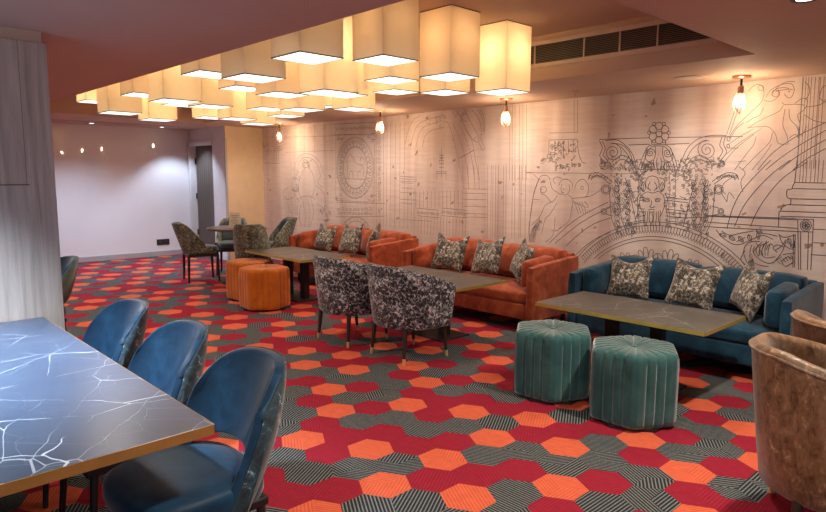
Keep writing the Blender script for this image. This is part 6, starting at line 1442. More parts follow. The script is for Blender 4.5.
2 -1703,2010 -3,-8 -5,-12 -6,-13 -11,-11 -17,-11 -21,-10 -23,-10 -22,-10 -22,-10 -22,-11 -21,-10 -20,-11 -17,-12 -16,-13 -14,-11 -9,-8
2 -1953,1847 20,1 29,1 30,1 25,-1 18,0 15,-1 13,-3 13,-6 13,-11 12,-14 12,-15 10,-16 7,-18 5,-21 5,-18 9,-14 15,-7 19,-2 18,0 12,-1
2 -1687,1978 -3,-22 -3,-33 -3,-35 1,-31 7,-26 11,-25 11,-22 8,-20 5,-19 3,-18 2,-14 2,-11
2 -1659,1976 1,-14 2,-20 3,-22 6,-20 11,-17 15,-16 15,-15 12,-15 7,-17 5,-18 4,-16 2,-10
2 -1643,1748 8,6 10,10 12,9 10,4 8,-3 9,-7 7,-9 5,-5
2 -1565,2177 7,-9 11,-11 11,-14 7,-14 3,-14 0,-16 -2,-16 -3,-12 -5,-10 -7,-8 -7,-6 -5,-4
2 -1845,2005 -4,-12 -5,-17 -7,-18 -9,-14 -13,-9 -15,-7 -16,-5 -14,-7 -13,-8 -12,-8 -10,-7 -8,-6
2 -1986,1888 -11,-7 -15,-10 -17,-13 -15,-15 -13,-19 -12,-23 -10,-22 -7,-15
2 -1633,2184 -10,1 -14,3 -16,2 -15,-1 -14,-4 -14,-5 -14,-8 -12,-8 -12,-10 -11,-12 -10,-12 -7,-8
2 -2098,1716 16,11 22,16 26,18 25,17 27,16 30,17 26,15 19,11
2 -2109,1635 18,17 24,24 29,27 32,26 40,28 46,31 43,27 29,19
2 -2037,1500 19,29 28,42 28,43 23,34 14,21 11,15 9,12 6,14 5,17 3,18 2,16 1,12
2 -1975,1500 21,25 30,35 32,37 29,33 24,26 22,23 20,22 15,21 9,22 4,22 2,19 1,14
2 -1899,1500 15,21 22,30 24,33 20,29 16,27 15,27 12,23 8,16
2 -2120,1570 14,20 21,29 25,33 26,30 33,30 38,31 35,27 24,19
2 -1580,1836 -1,-90
2 -2096,1684 78,-3
2 -2010,1568 60,8
2 -1526,1833 -2,-5 -3,-7 -3,-8 -4,-9 -5,-11 -7,-13 -7,-12 -4,-8
2 -1457,2050 2,14 3,21 4,21 5,15 6,8 6,3 7,1 4,0
2 -1457,2050 5,-7 8,-10 8,-9 7,-6 5,1 5,4 4,5 3,3
2 -1538,1982 15,2 22,1 23,3 19,3 15,6 14,8 11,7 8,5
2 -1547,1924 13,-10 18,-14 20,-14 19,-11 21,-7 23,-6 20,-3 14,-3
2 -1856,2157 -1,-10 -6,-7 -8,-3 -9,1 -8,5 -6,8 -3,9 1,10 5,7 8,3 10,-1 8,-5 6,-8 3,-9
2 -1741,2104 -2,-12 -6,-9 -10,-5 -11,1 -11,7 -8,10 -3,12 2,12 6,9 10,4 11,-1 11,-6 8,-10 3,-12
0 -1676,2113 14,-4
0 -1854,1500 15,23 21,33 27,37 30,35 34,32 39,33 42,31 44,30 53,30 60,31 54,26 36,18
0 -1795,1500 21,20 31,30 35,32 34,29 31,25 32,24 33,23 34,24 40,26 44,27 39,24 27,16
0 -1695,1500 19,17 27,26 31,27 28,24 26,20 26,19 25,17 26,18 27,18 28,18 26,16 17,11
0 -1597,1500 15,15 22,23 25,25 27,22 32,22 36,22 33,20 23,13
0 -1578,2215 8,-705
1 -1557,2213 11,-703
1 -1539,2211 12,-701
1 -1520,2209 12,-699
1 -1495,2206 13,-696
1 -1469,2203 13,-693
1 -1460,2202 14,-692
1 -1436,2200 13,-690
0 -2065,1003 5,30 8,44 9,48 11,44 12,38 13,37 15,36 19,36 23,36 27,37 29,36 28,34 29,35 30,35 27,30 18,21
0 -2005,1025 9,30 14,44 16,48 18,44 20,38 21,36 24,35 25,36 28,36 30,37 31,35 30,33 33,30 33,29 30,25 21,17
0 -1878,1033 5,18 7,27 10,31 12,33 14,33 16,35 19,38 22,37 25,40 27,41 30,40 33,37 40,35 47,34 42,28 28,20
0 -1573,1578 -5,-177
0 -1578,1401 214,-1
1 -1546,1577 1,-174
1 -1524,1577 1,-174
1 -1502,1577 1,-173
1 -1472,1576 1,-172
1 -1443,1576 1,-172
1 -1422,1576 2,-171
1 -1393,1575 1,-170
0 -1578,1401 -2,-5 -3,-6 -3,-8 -3,-7 -1,-6 -2,-6 -1,-6 0,-4
0 -1593,1353 233,0
0 -1593,1348 -7,0 -10,0 -11,-2 -6,-5 -3,-12 1,-15 2,-16 3,-12 6,-6 8,-4 8,-1 6,-2
0 -1596,1273 242,1
0 -1596,1270 1,-8 1,-11 1,-11 -3,-9 -9,-5 -13,-2 -13,-2 -11,-5 -8,-11 -7,-15 -5,-14 -4,-9
0 -1604,1225 253,3
0 -1666,1171 319,3
0 -1673,1171 4,-125
0 -1660,1130 316,6
0 -2242,1100 708,9
0 -2220,1049 691,-8
0 -2236,1010 709,5
0 -2242,1108 699,11
0 -2562,1019 288,8
0 -2565,1068 287,19
0 -1535,1114 35,-404
0 -1426,1120 11,-400
0 -1508,1013 23,-301
0 -1453,1017 15,-300
0 -1535,1114 109,1
0 -1527,1015 104,4
0 -1437,1069 -3,-19 -9,-16 -15,-10 -17,-1 -16,8 -12,14 -5,19 2,19 10,16 15,10 17,1 16,-8 12,-14 5,-19
0 -1449,1068 -2,-13 -6,-11 -10,-7 -12,0 -12,5 -8,10 -3,13 1,13 7,11 10,7 12,0 11,-5 8,-10 4,-13
0 -1476,1067 4,-6 5,-4 5,0 5,3 4,4 3,4 -3,4 -6,4 -5,2 -5,-1 -4,-5 -3,-5
0 -1476,1067 -3,-6 -2,-6 2,-6 4,-4 5,-4 4,-1 3,4 1,7 0,6 -2,5 -6,3 -6,2
0 -1476,1067 -5,1 -6,1 -4,-3 -3,-6 -1,-6 0,-6 5,-1 6,1 5,1 4,4 0,7 -1,7
0 -1476,1067 0,6 -1,7 -5,3 -5,1 -6,0 -4,-2 0,-5 3,-6 3,-5 4,-3 6,1 5,3
0 -1476,1067 6,2 5,3 1,6 -1,6 -2,6 -3,4 -4,-2 -4,-4 -4,-5 -1,-5 4,-7 3,-4
0 -1544,994 15,-266
0 -1556,993 15,-267
0 -1413,936 84,2
0 -1621,823 83,21
0 -1421,1041 84,3
0 -1425,841 104,2
0 -2153,987 11,-13 16,-19 19,-20 21,-17 24,-16 27,-15 29,-12 28,-4 29,7 31,15 29,18 26,15 23,13 19,13 19,11 19,5 22,-3 24,-9 22,-11 15,-6
0 -1921,794 1,14 2,20 3,22 6,18 9,13 11,11 13,9 15,7 16,4 20,1 17,0 12,0
0 -1913,795 5,-14 7,-19 9,-21 9,-16 13,-11 16,-9 14,-6 10,-5
0 -1828,902 8,-11 12,-16 11,-17 6,-16 0,-15 -4,-16 -5,-14 -3,-10
0 -1779,915 -14,-18 -20,-25 -19,-28 -7,-24 9,-20 19,-18 22,-15 21,-12 16,-8 16,-5 16,-2 17,4 20,12 22,18 20,18 13,12
0 -1748,926 -7,-19 -12,-29 -10,-29 -4,-24 3,-16 8,-12 11,-8 13,-5 17,0 21,5 20,7 13,4
0 -1664,985 6,-5 10,-8 11,-7 14,-3 18,3 22,7 21,8 14,5
0 -1656,977 4,-13 6,-18 8,-20 11,-17 16,-14 21,-13 20,-9 15,-1 7,12 3,21 0,22 0,15
0 -1605,929 -4,-16 -5,-23 -7,-26 -9,-25 -13,-25 -17,-27 -16,-24 -11,-17
0 -1625,770 8,8 11,13 13,12 12,6 12,-2 14,-8 11,-10 4,-11 -7,-12 -14,-15 -16,-14 -14,-8 -10,2 -10,7 -7,8 -6,6
0 -1697,886 -3,4 -4,5 -5,5 -5,2 -6,-2 -6,-4 -6,-6 -5,-7 -2,-9 -2,-11 -1,-9 0,-7
0 -1678,852 8,7 12,10 13,11 11,11 9,14 8,16 6,15 4,10
0 -1871,799 3,-10 3,-15 6,-15 9,-13 13,-9 18,-8 19,-7 18,-4 18,-3 19,0 17,0 11,1
0 -2108,981 13,-7 18,-10 21,-10 21,-5 20,3 21,6 21,8 23,8 26,6 29,8 26,6 18,5
0 -1907,832 -6,-14 -10,-21 -9,-22 -4,-19 6,-16 11,-14 13,-12 8,-9
0 -1661,836 -8,6 -11,9 -11,9 -4,9 2,8 7,9 10,7 10,4 12,0 14,-4 13,-6 9,-3
0 -1591,729 44,31
0 -1810,876 9,4 13,6 14,6 12,6 10,6 8,6 8,5 5,4
0 -1980,899 6,3 9,6 9,6 9,5 9,6 10,6 8,5 6,4
0 -1801,984 12,0 17,-1 19,-1 18,-2 17,-3 19,-4 17,-3 11,-3
0 -1860,881 -2,-13 -3,-18 -3,-20 -1,-15 4,-9 7,-6 7,-5 4,-3
0 -1836,871 -2,-7 -4,-10 -3,-11 -1,-10 3,-11 6,-11 6,-10 4,-7
0 -1813,872 -2,-6 -4,-9 -3,-10 -1,-10 2,-11 5,-12 5,-11 4,-7
0 -1790,885 -2,-12 -4,-18 -2,-18 -1,-15 2,-9 3,-7 4,-5 2,-3
0 -1769,900 -2,-12 -2,-18 -3,-18 -1,-16 1,-12 3,-10 3,-8 2,-6
0 -1746,904 -2,-11 -3,-15 -3,-17 -1,-15 1,-14 2,-12 2,-11 1,-7
0 -1723,897 -2,-13 -2,-19 -3,-20 -1,-15 0,-10 0,-8 1,-5 1,-4
0 -1656,766 25,-23
0 -1638,779 25,-26
0 -1620,791 25,-27
0 -1603,803 26,-28
0 -1585,816 26,-31
0 -1567,828 25,-32
0 -2124,952 6,-10 9,-10 11,-2 13,0 12,3 8,5 -5,8 -10,8 -11,6 -11,3 -12,-5 -10,-6
0 -2124,952 47,-11
0 -2043,939 2,-11 6,-12 10,-6 12,-3 12,-1 9,2 -2,9 -8,11 -8,9 -10,6 -13,-1 -10,-3
0 -2043,939 41,-25
0 -1965,944 -1,-11 2,-14 7,-9 11,-6 11,-5 9,-1 0,9 -4,13 -5,11 -8,9 -12,3 -10,1
0 -1965,944 31,-37
0 -1891,966 -3,-10 -2,-13 5,-11 8,-10 9,-8 8,-3 3,8 0,13 -2,13 -5,11 -11,6 -10,4
0 -1891,966 20,-44
0 -1817,990 -7,-8 -5,-12 2,-12 4,-11 7,-11 7,-6 5,8 3,12 1,12 -1,12 -8,10 -8,6
0 -1817,990 6,-48
0 -1835,1000 6,-9 7,-8 10,-1 10,2 10,3 6,5 -4,7 -9,7 -9,4 -10,2 -10,-6 -7,-6
0 -1835,1000 39,-6
0 -1592,956 -4,-9 -2,-11 3,-9 7,-7 8,-6 7,-2 3,7 1,11 -1,10 -4,9 -9,5 -9,2
0 -1592,956 15,-35
0 -1573,905 3,-8 5,-9 7,-3 9,0 8,2 6,4 -2,7 -6,8 -7,6 -7,2 -9,-4 -7,-5
0 -1573,905 30,-11
2 -2005,1530 12,-9 17,-14 17,-15 9,-16 -3,-16 -10,-17 -11,-18 -5,-20 2,-23 7,-26 8,-24 6,-16
2 -2050,1440 -13,-9 -19,-14 -20,-15 -14,-17 -9,-17 -5,-18 -2,-19 3,-19 9,-22 15,-23 15,-21 10,-15
2 -2080,1231 2,18 1,27 4,24 5,13 11,-5 13,-16 14,-19 9,-13
2 -2149,1348 56,-53
1 -5372,2086 16,-29 23,-40 26,-48 25,-54 23,-62 24,-70 23,-72 21,-70 22,-71 22,-73 19,-65 13,-45
1 -5284,2060 24,-37 36,-54 39,-61 33,-60 26,-61 24,-64 21,-64 18,-61 16,-60 13,-61 10,-53 7,-37
1 -5155,2012 18,-29 27,-41 29,-48 27,-50 24,-52 23,-57 22,-59 18,-59 16,-62 13,-66 10,-59 8,-42
1 -5085,1988 22,-24 31,-35 33,-42 27,-46 19,-50 14,-57 13,-59 14,-58 17,-62 19,-66 17,-59 12,-41
0 -5176,1641 239,94
2 -5090,2212 12,-22 16,-30 21,-36 23,-38 30,-41 36,-45 34,-44 26,-37 14,-28 8,-23 3,-18 3,-12
2 -4980,2199 39,-38 41,-43 31,-40 18,-39 12,-41 7,-37 6,-25
2 -4904,2198 32,-31 32,-37 23,-36 11,-39 4,-43 1,-40 1,-27
2 -4868,2201 26,-25 27,-29 19,-34 9,-43 5,-50 0,-49 -5,-37 -13,-18 -21,-6 -20,-4 -11,-9 3,-17 12,-21 15,-23 12,-20 10,-20 9,-20 7,-18 2,-13 -5,-8 -10,-6 -13,0 -11,5 -10,16 -10,24 -11,24 -11,18 -13,7 -15,2 -14,0 -12,2 -11,7 -9,8 -6,9 -2,8 6,8 12,8 13,7 9,5
2 -5230,2212 22,-24 32,-35 34,-35 27,-26 20,-13 15,-6 12,-3 9,-2
2 -5172,2157 21,-36 30,-52 33,-55 31,-47 31,-39 33,-36 29,-30 20,-22
2 -5107,2171 -11,-1 -12,-4 -9,-7 -6,-10 -4,-10 1,-7 9,2 12,5 11,6 8,8 2,10 -1,8
1 -5128,2154 7,3 10,5 11,4 11,1 11,-5 11,-8 10,-8 7,-6
2 -5142,2096 -6,-2 -7,-2 -4,-6 -2,-5 -1,-6 1,-4 5,1 7,4 5,4 4,5 -1,6 -1,5
1 -5097,2202 -6,-7 -4,-9 2,-10 5,-10 6,-9 7,-6 5,6 3,10 1,10 -2,10 -9,9 -8,6
1 -5211,2174 5,-5 7,-8 8,-8 8,-5 7,0 8,3 7,3 5,3
1 -5240,2159 -3,-5 -2,-7 2,-7 5,-6 6,-7 5,-3 3,4 0,8 0,7 -3,7 -7,5 -6,4
1 -5260,2214 -11,-2 -12,-4 -8,-8 -4,-10 -3,-10 1,-7 9,2 11,6 11,7 7,8 1,10 -2,8
1 -5185,2205 -11,-2 -11,-5 -7,-9 -4,-10 -1,-10 1,-7 9,2 11,7 9,7 7,9 -1,10 -2,8
1 -5498,2140 -4,-6 -4,-6 2,-8 5,-7 5,-7 5,-4 4,4 2,8 0,7 -2,8 -7,6 -6,5
1 -5455,2186 -13,-1 -15,-4 -10,-8 -7,-11 -5,-11 0,-8 11,2 15,5 12,7 10,9 3,11 -1,9
1 -5533,2114 -11,-2 -12,-4 -7,-8 -5,-10 -3,-10 1,-6 9,1 11,6 10,7 8,8 1,10 -2,8
1 -5496,2058 -5,-6 -4,-9 2,-10 5,-9 7,-9 7,-5 4,6 3,9 0,10 -2,10 -9,7 -8,6
2 -5425,2165 -5,-6 -4,-7 2,-9 5,-8 6,-8 6,-4 3,5 3,8 0,9 -2,8 -7,7 -7,5
1 -5440,2074 6,4 7,5 9,5 9,3 8,0 9,-2 8,-3 6,-1
1 -5540,2160 -10,-1 -11,-4 -7,-7 -4,-8 -3,-9 1,-6 8,1 10,5 9,6 7,7 1,9 -1,7
1 -5809,1782 11,36 15,53 24,54 39,41 66,24 86,16 82,10 56,7
1 -5925,1785 15,48 20,70 32,71 52,54 86,33 112,20 105,12 72,9
1 -6024,1788 19,58 25,84 39,86 62,65 104,38 133,24 125,14 85,11
1 -6144,1791 23,70 31,102 48,104 75,78 125,46
1 -4429,2214 21,-821
1 -4392,2211 20,-817
1 -4356,2208 21,-814
1 -4297,2204 22,-809
1 -4250,2200 23,-805
1 -4203,2197 23,-801
2 -5509,1689 84,-2
2 -5509,1657 85,-2
2 -5508,1624 84,-1
2 -5508,1581 85,0
2 -5507,1538 84,0
2 -5468,1773 5,-364
2 -5558,1484 181,0
2 -5542,1463 165,0
1 -5543,1484 2,-102
1 -5386,1484 2,-100
1 -5668,2119 -3,-18 -10,-14 -15,-8 -17,1 -15,9 -11,16 -4,19 4,18 10,15 15,7 17,-1 15,-9 10,-16 4,-19
2 -5436,1613 -2,-15 -9,-12 -12,-6 -13,0 -12,6 -9,12 -3,15 3,15 8,12 12,7 13,-1 13,-6 8,-12 3,-15
2 -5443,1666 -2,-7 -6,-6 -10,-3 -11,0 -9,3 -7,6 -3,8 3,7 6,6 10,3 11,0 9,-3 7,-6 2,-8
1 -4178,1479 161,-7
1 -4001,1397 -84,60
1 -5099,1283 368,2
1 -5097,1231 368,3
1 -5096,1158 368,5
1 -5094,1074 369,8
1 -5093,989 370,12
1 -5092,947 370,13
1 -4725,1562 12,-841
1 -4673,1561 12,-836
1 -4647,1561 12,-834
1 -4609,1561 13,-831
1 -4570,1561 13,-828
1 -4495,1560 14,-821
1 -4458,1560 15,-818
1 -4372,1559 16,-810
1 -4335,1559 15,-808
1 -4275,1558 16,-802
1 -4252,1558 17,-800
1 -4193,1558 18,-796
1 -5118,1565 22,-282
1 -5034,1564 22,-279
1 -4938,1563 23,-276
1 -4870,1563 22,-275
1 -5921,1245 2,-227
1 -5849,1246 2,-225
1 -5778,1248 2,-224
1 -5708,1249 3,-222
1 -5639,1251 3,-221
1 -5570,1252 3,-219
1 -5503,1254 3,-218
1 -5436,1255 3,-216
1 -5370,1257 3,-216
1 -5305,1258 3,-214
1 -5241,1259 4,-212
1 -5178,1261 4,-212
1 -5115,1262 4,-210
1 -5053,1263 4,-208
1 -5869,896 -7,-229
1 -5810,899 -8,-228
1 -5752,902 -7,-226
1 -5694,905 -8,-225
1 -5638,908 -6,-224
1 -5581,911 -7,-223
1 -5526,914 -6,-222
1 -5471,917 -6,-221
1 -5416,920 -6,-220
1 -5362,922 -6,-218
1 -5309,925 -5,-217
1 -5256,928 -5,-216
1 -5203,931 -5,-215
1 -5151,934 -5,-214
1 -5100,936 -4,-212
1 -5049,939 -4,-212
2 -5893,1019 387,-12 2,-92 -388,7 -1,97
2 -5894,966 6,-8 9,-5 12,-2 11,2 8,5 4,7 0,6 -4,5 -7,3 -7,0 -6,-1 -4,-4 -2,-3 1,-3 3,-3 6,0 2,2
2 -5833,957 9,-6 12,-2 12,2 9,5 5,6 0,7 -4,6 -6,3 -8,1 -7,-1 -5,-4 -2,-4 3,-6 4,-1 6,1
2 -5777,975 -2,-9 4,-8 8,-6 11,-2 10,1 8,4 5,6 0,6 -3,5 -6,3 -6,1 -6,-1 -4,-3 -1,-3 3,-5 5,0
2 -5718,977 -4,-9 1,-8 7,-7 9,-3 10,0 9,3 6,5 2,6 -1,5 -5,4 -6,1 -6,0 -4,-3 -3,-3 2,-4 5,-1
2 -5643,943 13,3 9,6 4,8 0,7 -5,7 -8,3 -9,0 -8,-2 -5,-4 -2,-5 1,-4 3,-4 5,-1 5,0 3,2 2,2 -2,4
2 -5603,978 -7,-7 -1,-9 3,-7 8,-5 9,-2 10,1 7,4 4,5 0,6 -3,4 -5,3 -5,0 -5,-1 -3,-3 -2,-2 1,-3 4,-1
2 -5534,941 12,3 9,6 4,8 0,7 -5,6 -8,3 -9,1 -7,-2 -6,-5 -2,-4 1,-5 4,-3 5,-1 4,0 4,2 1,4
2 -5445,1038 408,-10 2,-88 -409,4 -1,94
2 -5434,971 -7,8 -2,10 5,8 8,6 11,3 10,-1 8,-3 4,-6 0,-6 -3,-5 -6,-4 -6,-1 -5,2 -4,2 -1,3 1,3 5,2
2 -5351,966 12,5 8,8 3,9 -3,8 -7,5 -9,3 -10,-1 -8,-3 -4,-5 -1,-6 2,-5 5,-2 6,-1 4,1 4,2 1,3 -3,3
2 -5269,977 -11,-7 -12,-2 -12,1 -9,6 -4,7 1,7 4,7 8,3 8,1 7,-1 5,-4 1,-4 -1,-4 -3,-3 -4,-1 -4,0 -3,3
2 -5244,965 13,1 11,5 7,8 1,8 -3,8 -8,5 -9,1 -8,-1 -7,-4 -3,-5 0,-5 2,-4 5,-2 5,0 4,1 2,2 -1,4
2 -5183,1008 13,-2 10,-5 5,-7 1,-8 -5,-8 -8,-5 -9,-1 -8,1 -6,4 -3,5 1,5 3,3 5,3 5,0 4,-1 1,-3 -1,-3
2 -5149,978 0,10 6,8 10,5 11,2 10,-2 7,-5 3,-7 -1,-6 -5,-5 -6,-3 -7,0 -5,2 -3,3 -1,3 1,3 3,2 5,0
2 -5092,976 8,-7 11,-4 12,1 10,4 6,7 2,7 -3,6 -6,4 -7,2 -8,-1 -5,-3 -3,-4 0,-4 2,-3 4,-1 6,1
1 -6207,1343 236,-9
1 -6190,1274 203,-3
1 -6191,1423 220,-10
1 -6207,1076 221,-3
1 -6223,853 595,11
1 -6071,1276 3,-553
1 -6004,1277 4,-550
1 -5954,1278 4,-547
2 -4117,718 0,50 -1,70 0,78 3,72 6,65 9,65 10,62 13,57 18,56 22,55 21,46 14,32
2 -4117,718 4,26 6,37 9,40 11,35 18,29 21,27 22,24 16,20 11,15 6,11 4,7 3,6
2 -4103,720 5,27 6,40 8,43 11,34 15,24 17,20 18,15 14,14 9,11 7,9 5,7 3,5
2 -4089,721 5,30 7,43 8,45 10,34 11,19 15,11 13,8 12,7 8,8 7,7 5,5 4,4
2 -4075,722 5,32 7,47 8,47 9,33 9,15 11,3 10,-1 8,1 8,5 7,5 6,4 4,3
2 -4061,723 5,34 8,50 8,50 8,33 6,9 7,-4 6,-10 6,-5 7,1 7,3 7,3 4,2
2 -4047,724 5,37 8,53 8,52 7,32 4,5 3,-13 2,-17 4,-12 6,-2 7,1 7,2 5,1
1 -4178,1473 174,0
1 -4087,1190 94,-3
2 -6758,1539 -5,-66 -15,-65 -25,-62 -34,-57 -42,-52 -50,-46 -56,-37 -61,-28 -66,-18 -67,-7 -68,3 -67,15 -65,25 -59,35 -54,45 -45,53 -37,60 -26,66 -16,69 -4,71 7,71 18,68 28,65 39,59 46,52 55,43 60,34 64,24 66,14 67,2 67,-7 64,-19 60,-27 55,-37 49,-45 41,-51 33,-57 24,-62 14,-65 5,-66
2 -6778,1539 -5,-63 -15,-63 -23,-60 -32,-55 -41,-50 -47,-44 -53,-35 -59,-27 -62,-17 -64,-7 -65,3 -63,14 -61,24 -57,34 -50,43 -44,52 -34,57 -25,63 -15,67 -4,68 6,68 17,66 27,62 37,57 44,49 51,42 57,33 61,23 63,13 64,3 63,-7 61,-18 58,-26 52,-36 46,-43 40,-49 31,-55 23,-60 13,-62 5,-64
2 -6895,1540 -6,-58 -16,-56 -26,-53 -34,-46 -43,-38 -49,-29 -53,-18 -56,-7 -56,5 -54,16 -50,28 -45,38 -36,47 -26,54 -17,58 -4,61 6,61 18,58 28,53 38,46 45,37 50,27 54,16 56,4 55,-7 53,-18 47,-29 42,-38 34,-46 25,-52 15,-56 5,-58
2 -6911,1540 -5,-56 -15,-54 -25,-49 -33,-44 -40,-37 -46,-28 -50,-17 -53,-7 -53,5 -51,16 -47,26 -42,37 -34,45 -25,51 -15,56 -4,58 6,58 17,56 26,51 35,44 43,35 47,26 51,15 53,4 52,-7 49,-17 46,-28 39,-36 32,-44 23,-50 15,-53 4,-56
2 -6890,1540 99,-49 -108,-23
2 -6803,1539 -13,-19 -26,0 -12,20 13,19 25,0 13,-20
2 -6899,1468 86,-70 -110,1
2 -6814,1453 -12,-19 -26,-1 -13,20 13,20 26,0 12,-20
2 -6923,1399 67,-87 -106,27
2 -6843,1371 -13,-19 -25,-1 -13,20 13,20 25,0 13,-20
2 -6962,1339 44,-102 -96,52
2 -6890,1299 -13,-20 -26,-1 -13,20 14,20 25,0 13,-19
2 -7014,1289 19,-109 -80,74
2 -6952,1239 -13,-20 -26,-1 -13,20 13,20 26,1 13,-20
2 -7075,1254 -9,-112 -59,93
2 -7026,1196 -14,-20 -26,-1 -13,20 13,20 27,1 13,-20
2 -7143,1235 -36,-107 -34,105
2 -7109,1172 -13,-20 -27,-1 -13,20 13,21 27,0 13,-20
2 -7213,1233 -62,-96 -7,113
2 -7194,1170 -14,-20 -28,-1 -13,20 14,21 27,0 14,-20
2 -7282,1250 -85,-79 22,113
2 -7279,1190 -14,-21 -27,-1 -14,21 14,21 28,0 13,-20
2 -7345,1284 -104,-57 50,106
2 -7356,1231 -14,-21 -28,-1 -14,21 14,20 28,1 14,-20
2 -7399,1333 -116,-31 76,94
2 -7422,1290 -14,-21 -28,0 -14,20 14,21 28,1 14,-21
2 -7439,1396 -122,-4 97,75
2 -7472,1365 -14,-20 -28,-1 -14,21 14,21 29,0 13,-21
2 -7464,1467 -120,25 112,50
2 -7502,1451 -15,-21 -28,0 -14,21 14,21 29,0 14,-21
2 -7472,1542 -110,52 120,24
2 -7512,1542 -14,-20 -29,0 -14,21 15,20 28,0 14,-21
2 -7462,1618 -94,74 121,-4
2 -7499,1633 -15,-20 -28,0 -14,21 14,21 29,-1 14,-21
2 -7435,1688 -72,93 114,-32
2 -7466,1718 -15,-20 -28,1 -14,20 15,21 28,-1 14,-21
2 -7393,1749 -47,106 102,-57
2 -7414,1792 -15,-20 -28,1 -13,20 14,20 28,0 14,-21
2 -7338,1798 -19,111 82,-78
2 -7348,1850 -14,-20 -27,1 -14,21 14,19 28,0 13,-21
2 -7275,1831 10,110 59,-95
2 -7270,1889 -14,-19 -27,1 -14,20 14,20 28,-1 13,-21
2 -7206,1846 36,103 34,-105
2 -7186,1908 -14,-20 -27,1 -13,21 14,19 27,-1 13,-20
2 -7136,1844 60,90 7,-109
2 -7101,1905 -14,-19 -26,1 -14,20 14,19 27,-1 13,-20
2 -7069,1825 80,72 -20,-107
2 -7020,1881 -14,-19 -26,1 -13,20 14,19 26,-1 13,-20
2 -7009,1790 96,50 -46,-100
2 -6947,1839 -14,-20 -25,1 -13,20 13,19 26,0 13,-20
2 -6959,1740 106,26 -68,-86
2 -6887,1779 -13,-19 -25,1 -13,20 13,19 26,-1 12,-20
2 -6921,1680 109,1 -86,-69
2 -6841,1707 -13,-19 -25,0 -13,20 13,19 26,0 12,-20
2 -6898,1612 107,-25 -99,-47
2 -6813,1626 -12,-20 -26,1 -13,19 13,20 26,-1 12,-19
2 -7373,1390 5,28 8,41 7,44 4,39 -4,33 -9,30 -8,29 0,25 12,25 18,23 22,17 21,8 20,-5 22,-16 21,-19 18,-18 13,-17 10,-18 12,-17 18,-15 30,-10 37,-7 36,-7 30,-10 20,-13 15,-15 11,-17 5,-20 -1,-27 -9,-31 -10,-30 -7,-20
2 -7004,1573 12,12 19,17 16,19 5,17 -11,15 -22,17 -25,12 -19,5 -11,-6 -8,-15 -5,-16 -3,-11
2 -7329,1390 5,17 6,25 8,24 10,19 12,11 15,8 15,3 13,-6 9,-17 7,-28 6,-29 4,-19
2 -7112,1399 -1,15 -1,22 -1,22 4,17 11,9 16,4 16,2 11,1
2 -7413,1383 470,-3
2 -7629,2020 -18,-961 887,6 24,919 -893,36
2 -7626,2189 -3,-169
2 -7687,2023 966,-24
2 -7684,2176 964,-20
2 -7623,2115 -3,-9 5,-9 10,-6 12,-3 12,1 10,3 5,5 1,6 -4,5 -7,4 -7,1 -7,-1 -5,-2 -1,-3 3,-5 3,-1 3,1
2 -7503,2118 9,-8 2,-8 -4,-8 -9,-5 -11,-2 -11,1 -9,4 -5,5 -1,6 4,4 5,3 7,0 6,-1 4,-2 2,-3 -3,-4
2 -7449,2120 -15,-1 -11,-5 -6,-7 0,-8 6,-6 9,-5 10,-1 10,1 6,4 3,4 -1,5 -4,3 -5,2 -6,0 -4,-1 -2,-2 2,-3
2 -7362,2083 -13,-4 -14,1 -12,4 -8,7 -2,7 4,6 7,4 9,2 9,-1 7,-3 4,-4 0,-4 -3,-3 -4,-2 -5,0 -4,1 -2,3
2 -7289,2084 3,9 -4,8 -8,7 -12,3 -11,0 -10,-3 -6,-5 -1,-6 3,-5 6,-3 8,-2 6,1 5,2 2,3 -3,5 -6,0
2 -7284,2096 5,-9 10,-6 12,-3 12,0 10,4 5,5 1,6 -4,6 -6,3 -8,2 -7,-1 -5,-2 -3,-4 1,-3 3,-2 3,-1 4,0
2 -7209,2106 12,4 14,0 12,-4 8,-6 3,-6 -2,-7 -6,-4 -9,-2 -9,0 -7,3 -4,4 -1,4 2,3 4,2 5,0 3,-1 3,-1
2 -7109,2071 -14,1 -12,4 -8,7 -2,7 4,7 7,4 10,2 9,-1 7,-3 4,-5 0,-4 -3,-4 -4,-2 -5,0 -5,1 -2,2
2 -7084,2097 10,6 12,3 13,-1 10,-5 6,-6 2,-6 -4,-6 -7,-4 -8,-1 -8,2 -5,3 -3,3 0,4 3,2 4,2 4,0 2,-2
2 -7002,2105 14,0 12,-4 8,-6 3,-7 -2,-7 -7,-5 -8,-2 -10,1 -7,2 -4,5 -1,4 2,4 4,2 5,0 4,0 3,-2 0,-4
2 -6897,2090 -9,7 -12,4 -12,0 -11,-3 -6,-5 -1,-7 3,-6 6,-4 8,-2 8,1 5,2 3,3 0,4 -2,3 -4,1 -4,1 -3,-1
2 -6851,2100 10,-6 4,-8 -1,-8 -6,-6 -9,-3 -10,0 -9,3 -6,4 -2,5 1,5 4,3 6,1 6,0 4,-2 2,-2 -1,-4 -3,-1
2 -6779,2093 6,-8 -1,-8 -6,-7 -10,-3 -11,-1 -9,3 -7,4 -2,6 1,5 4,4 7,1 6,0 5,-2 2,-3 -1,-4 -5,-1
2 -6615,1906 -14,-6 -17,-1 -15,4 -11,7 -4,9 1,8 7,6 10,4 11,0 9,-3 5,-5 2,-5 -2,-4 -4,-3 -6,-1 -4,1 -3,2
2 -6663,1846 -13,8 -6,11 1,10 8,8 12,4 13,0 12,-3 8,-6 2,-6 -1,-6 -6,-4 -7,-2 -8,0 -5,2 -3,4 2,5 3,1
2 -6641,1791 15,5 10,8 2,10 -4,9 -10,7 -12,4 -12,-1 -10,-4 -5,-6 -1,-6 4,-5 6,-4 7,-1 6,1 4,3 1,3 -3,4
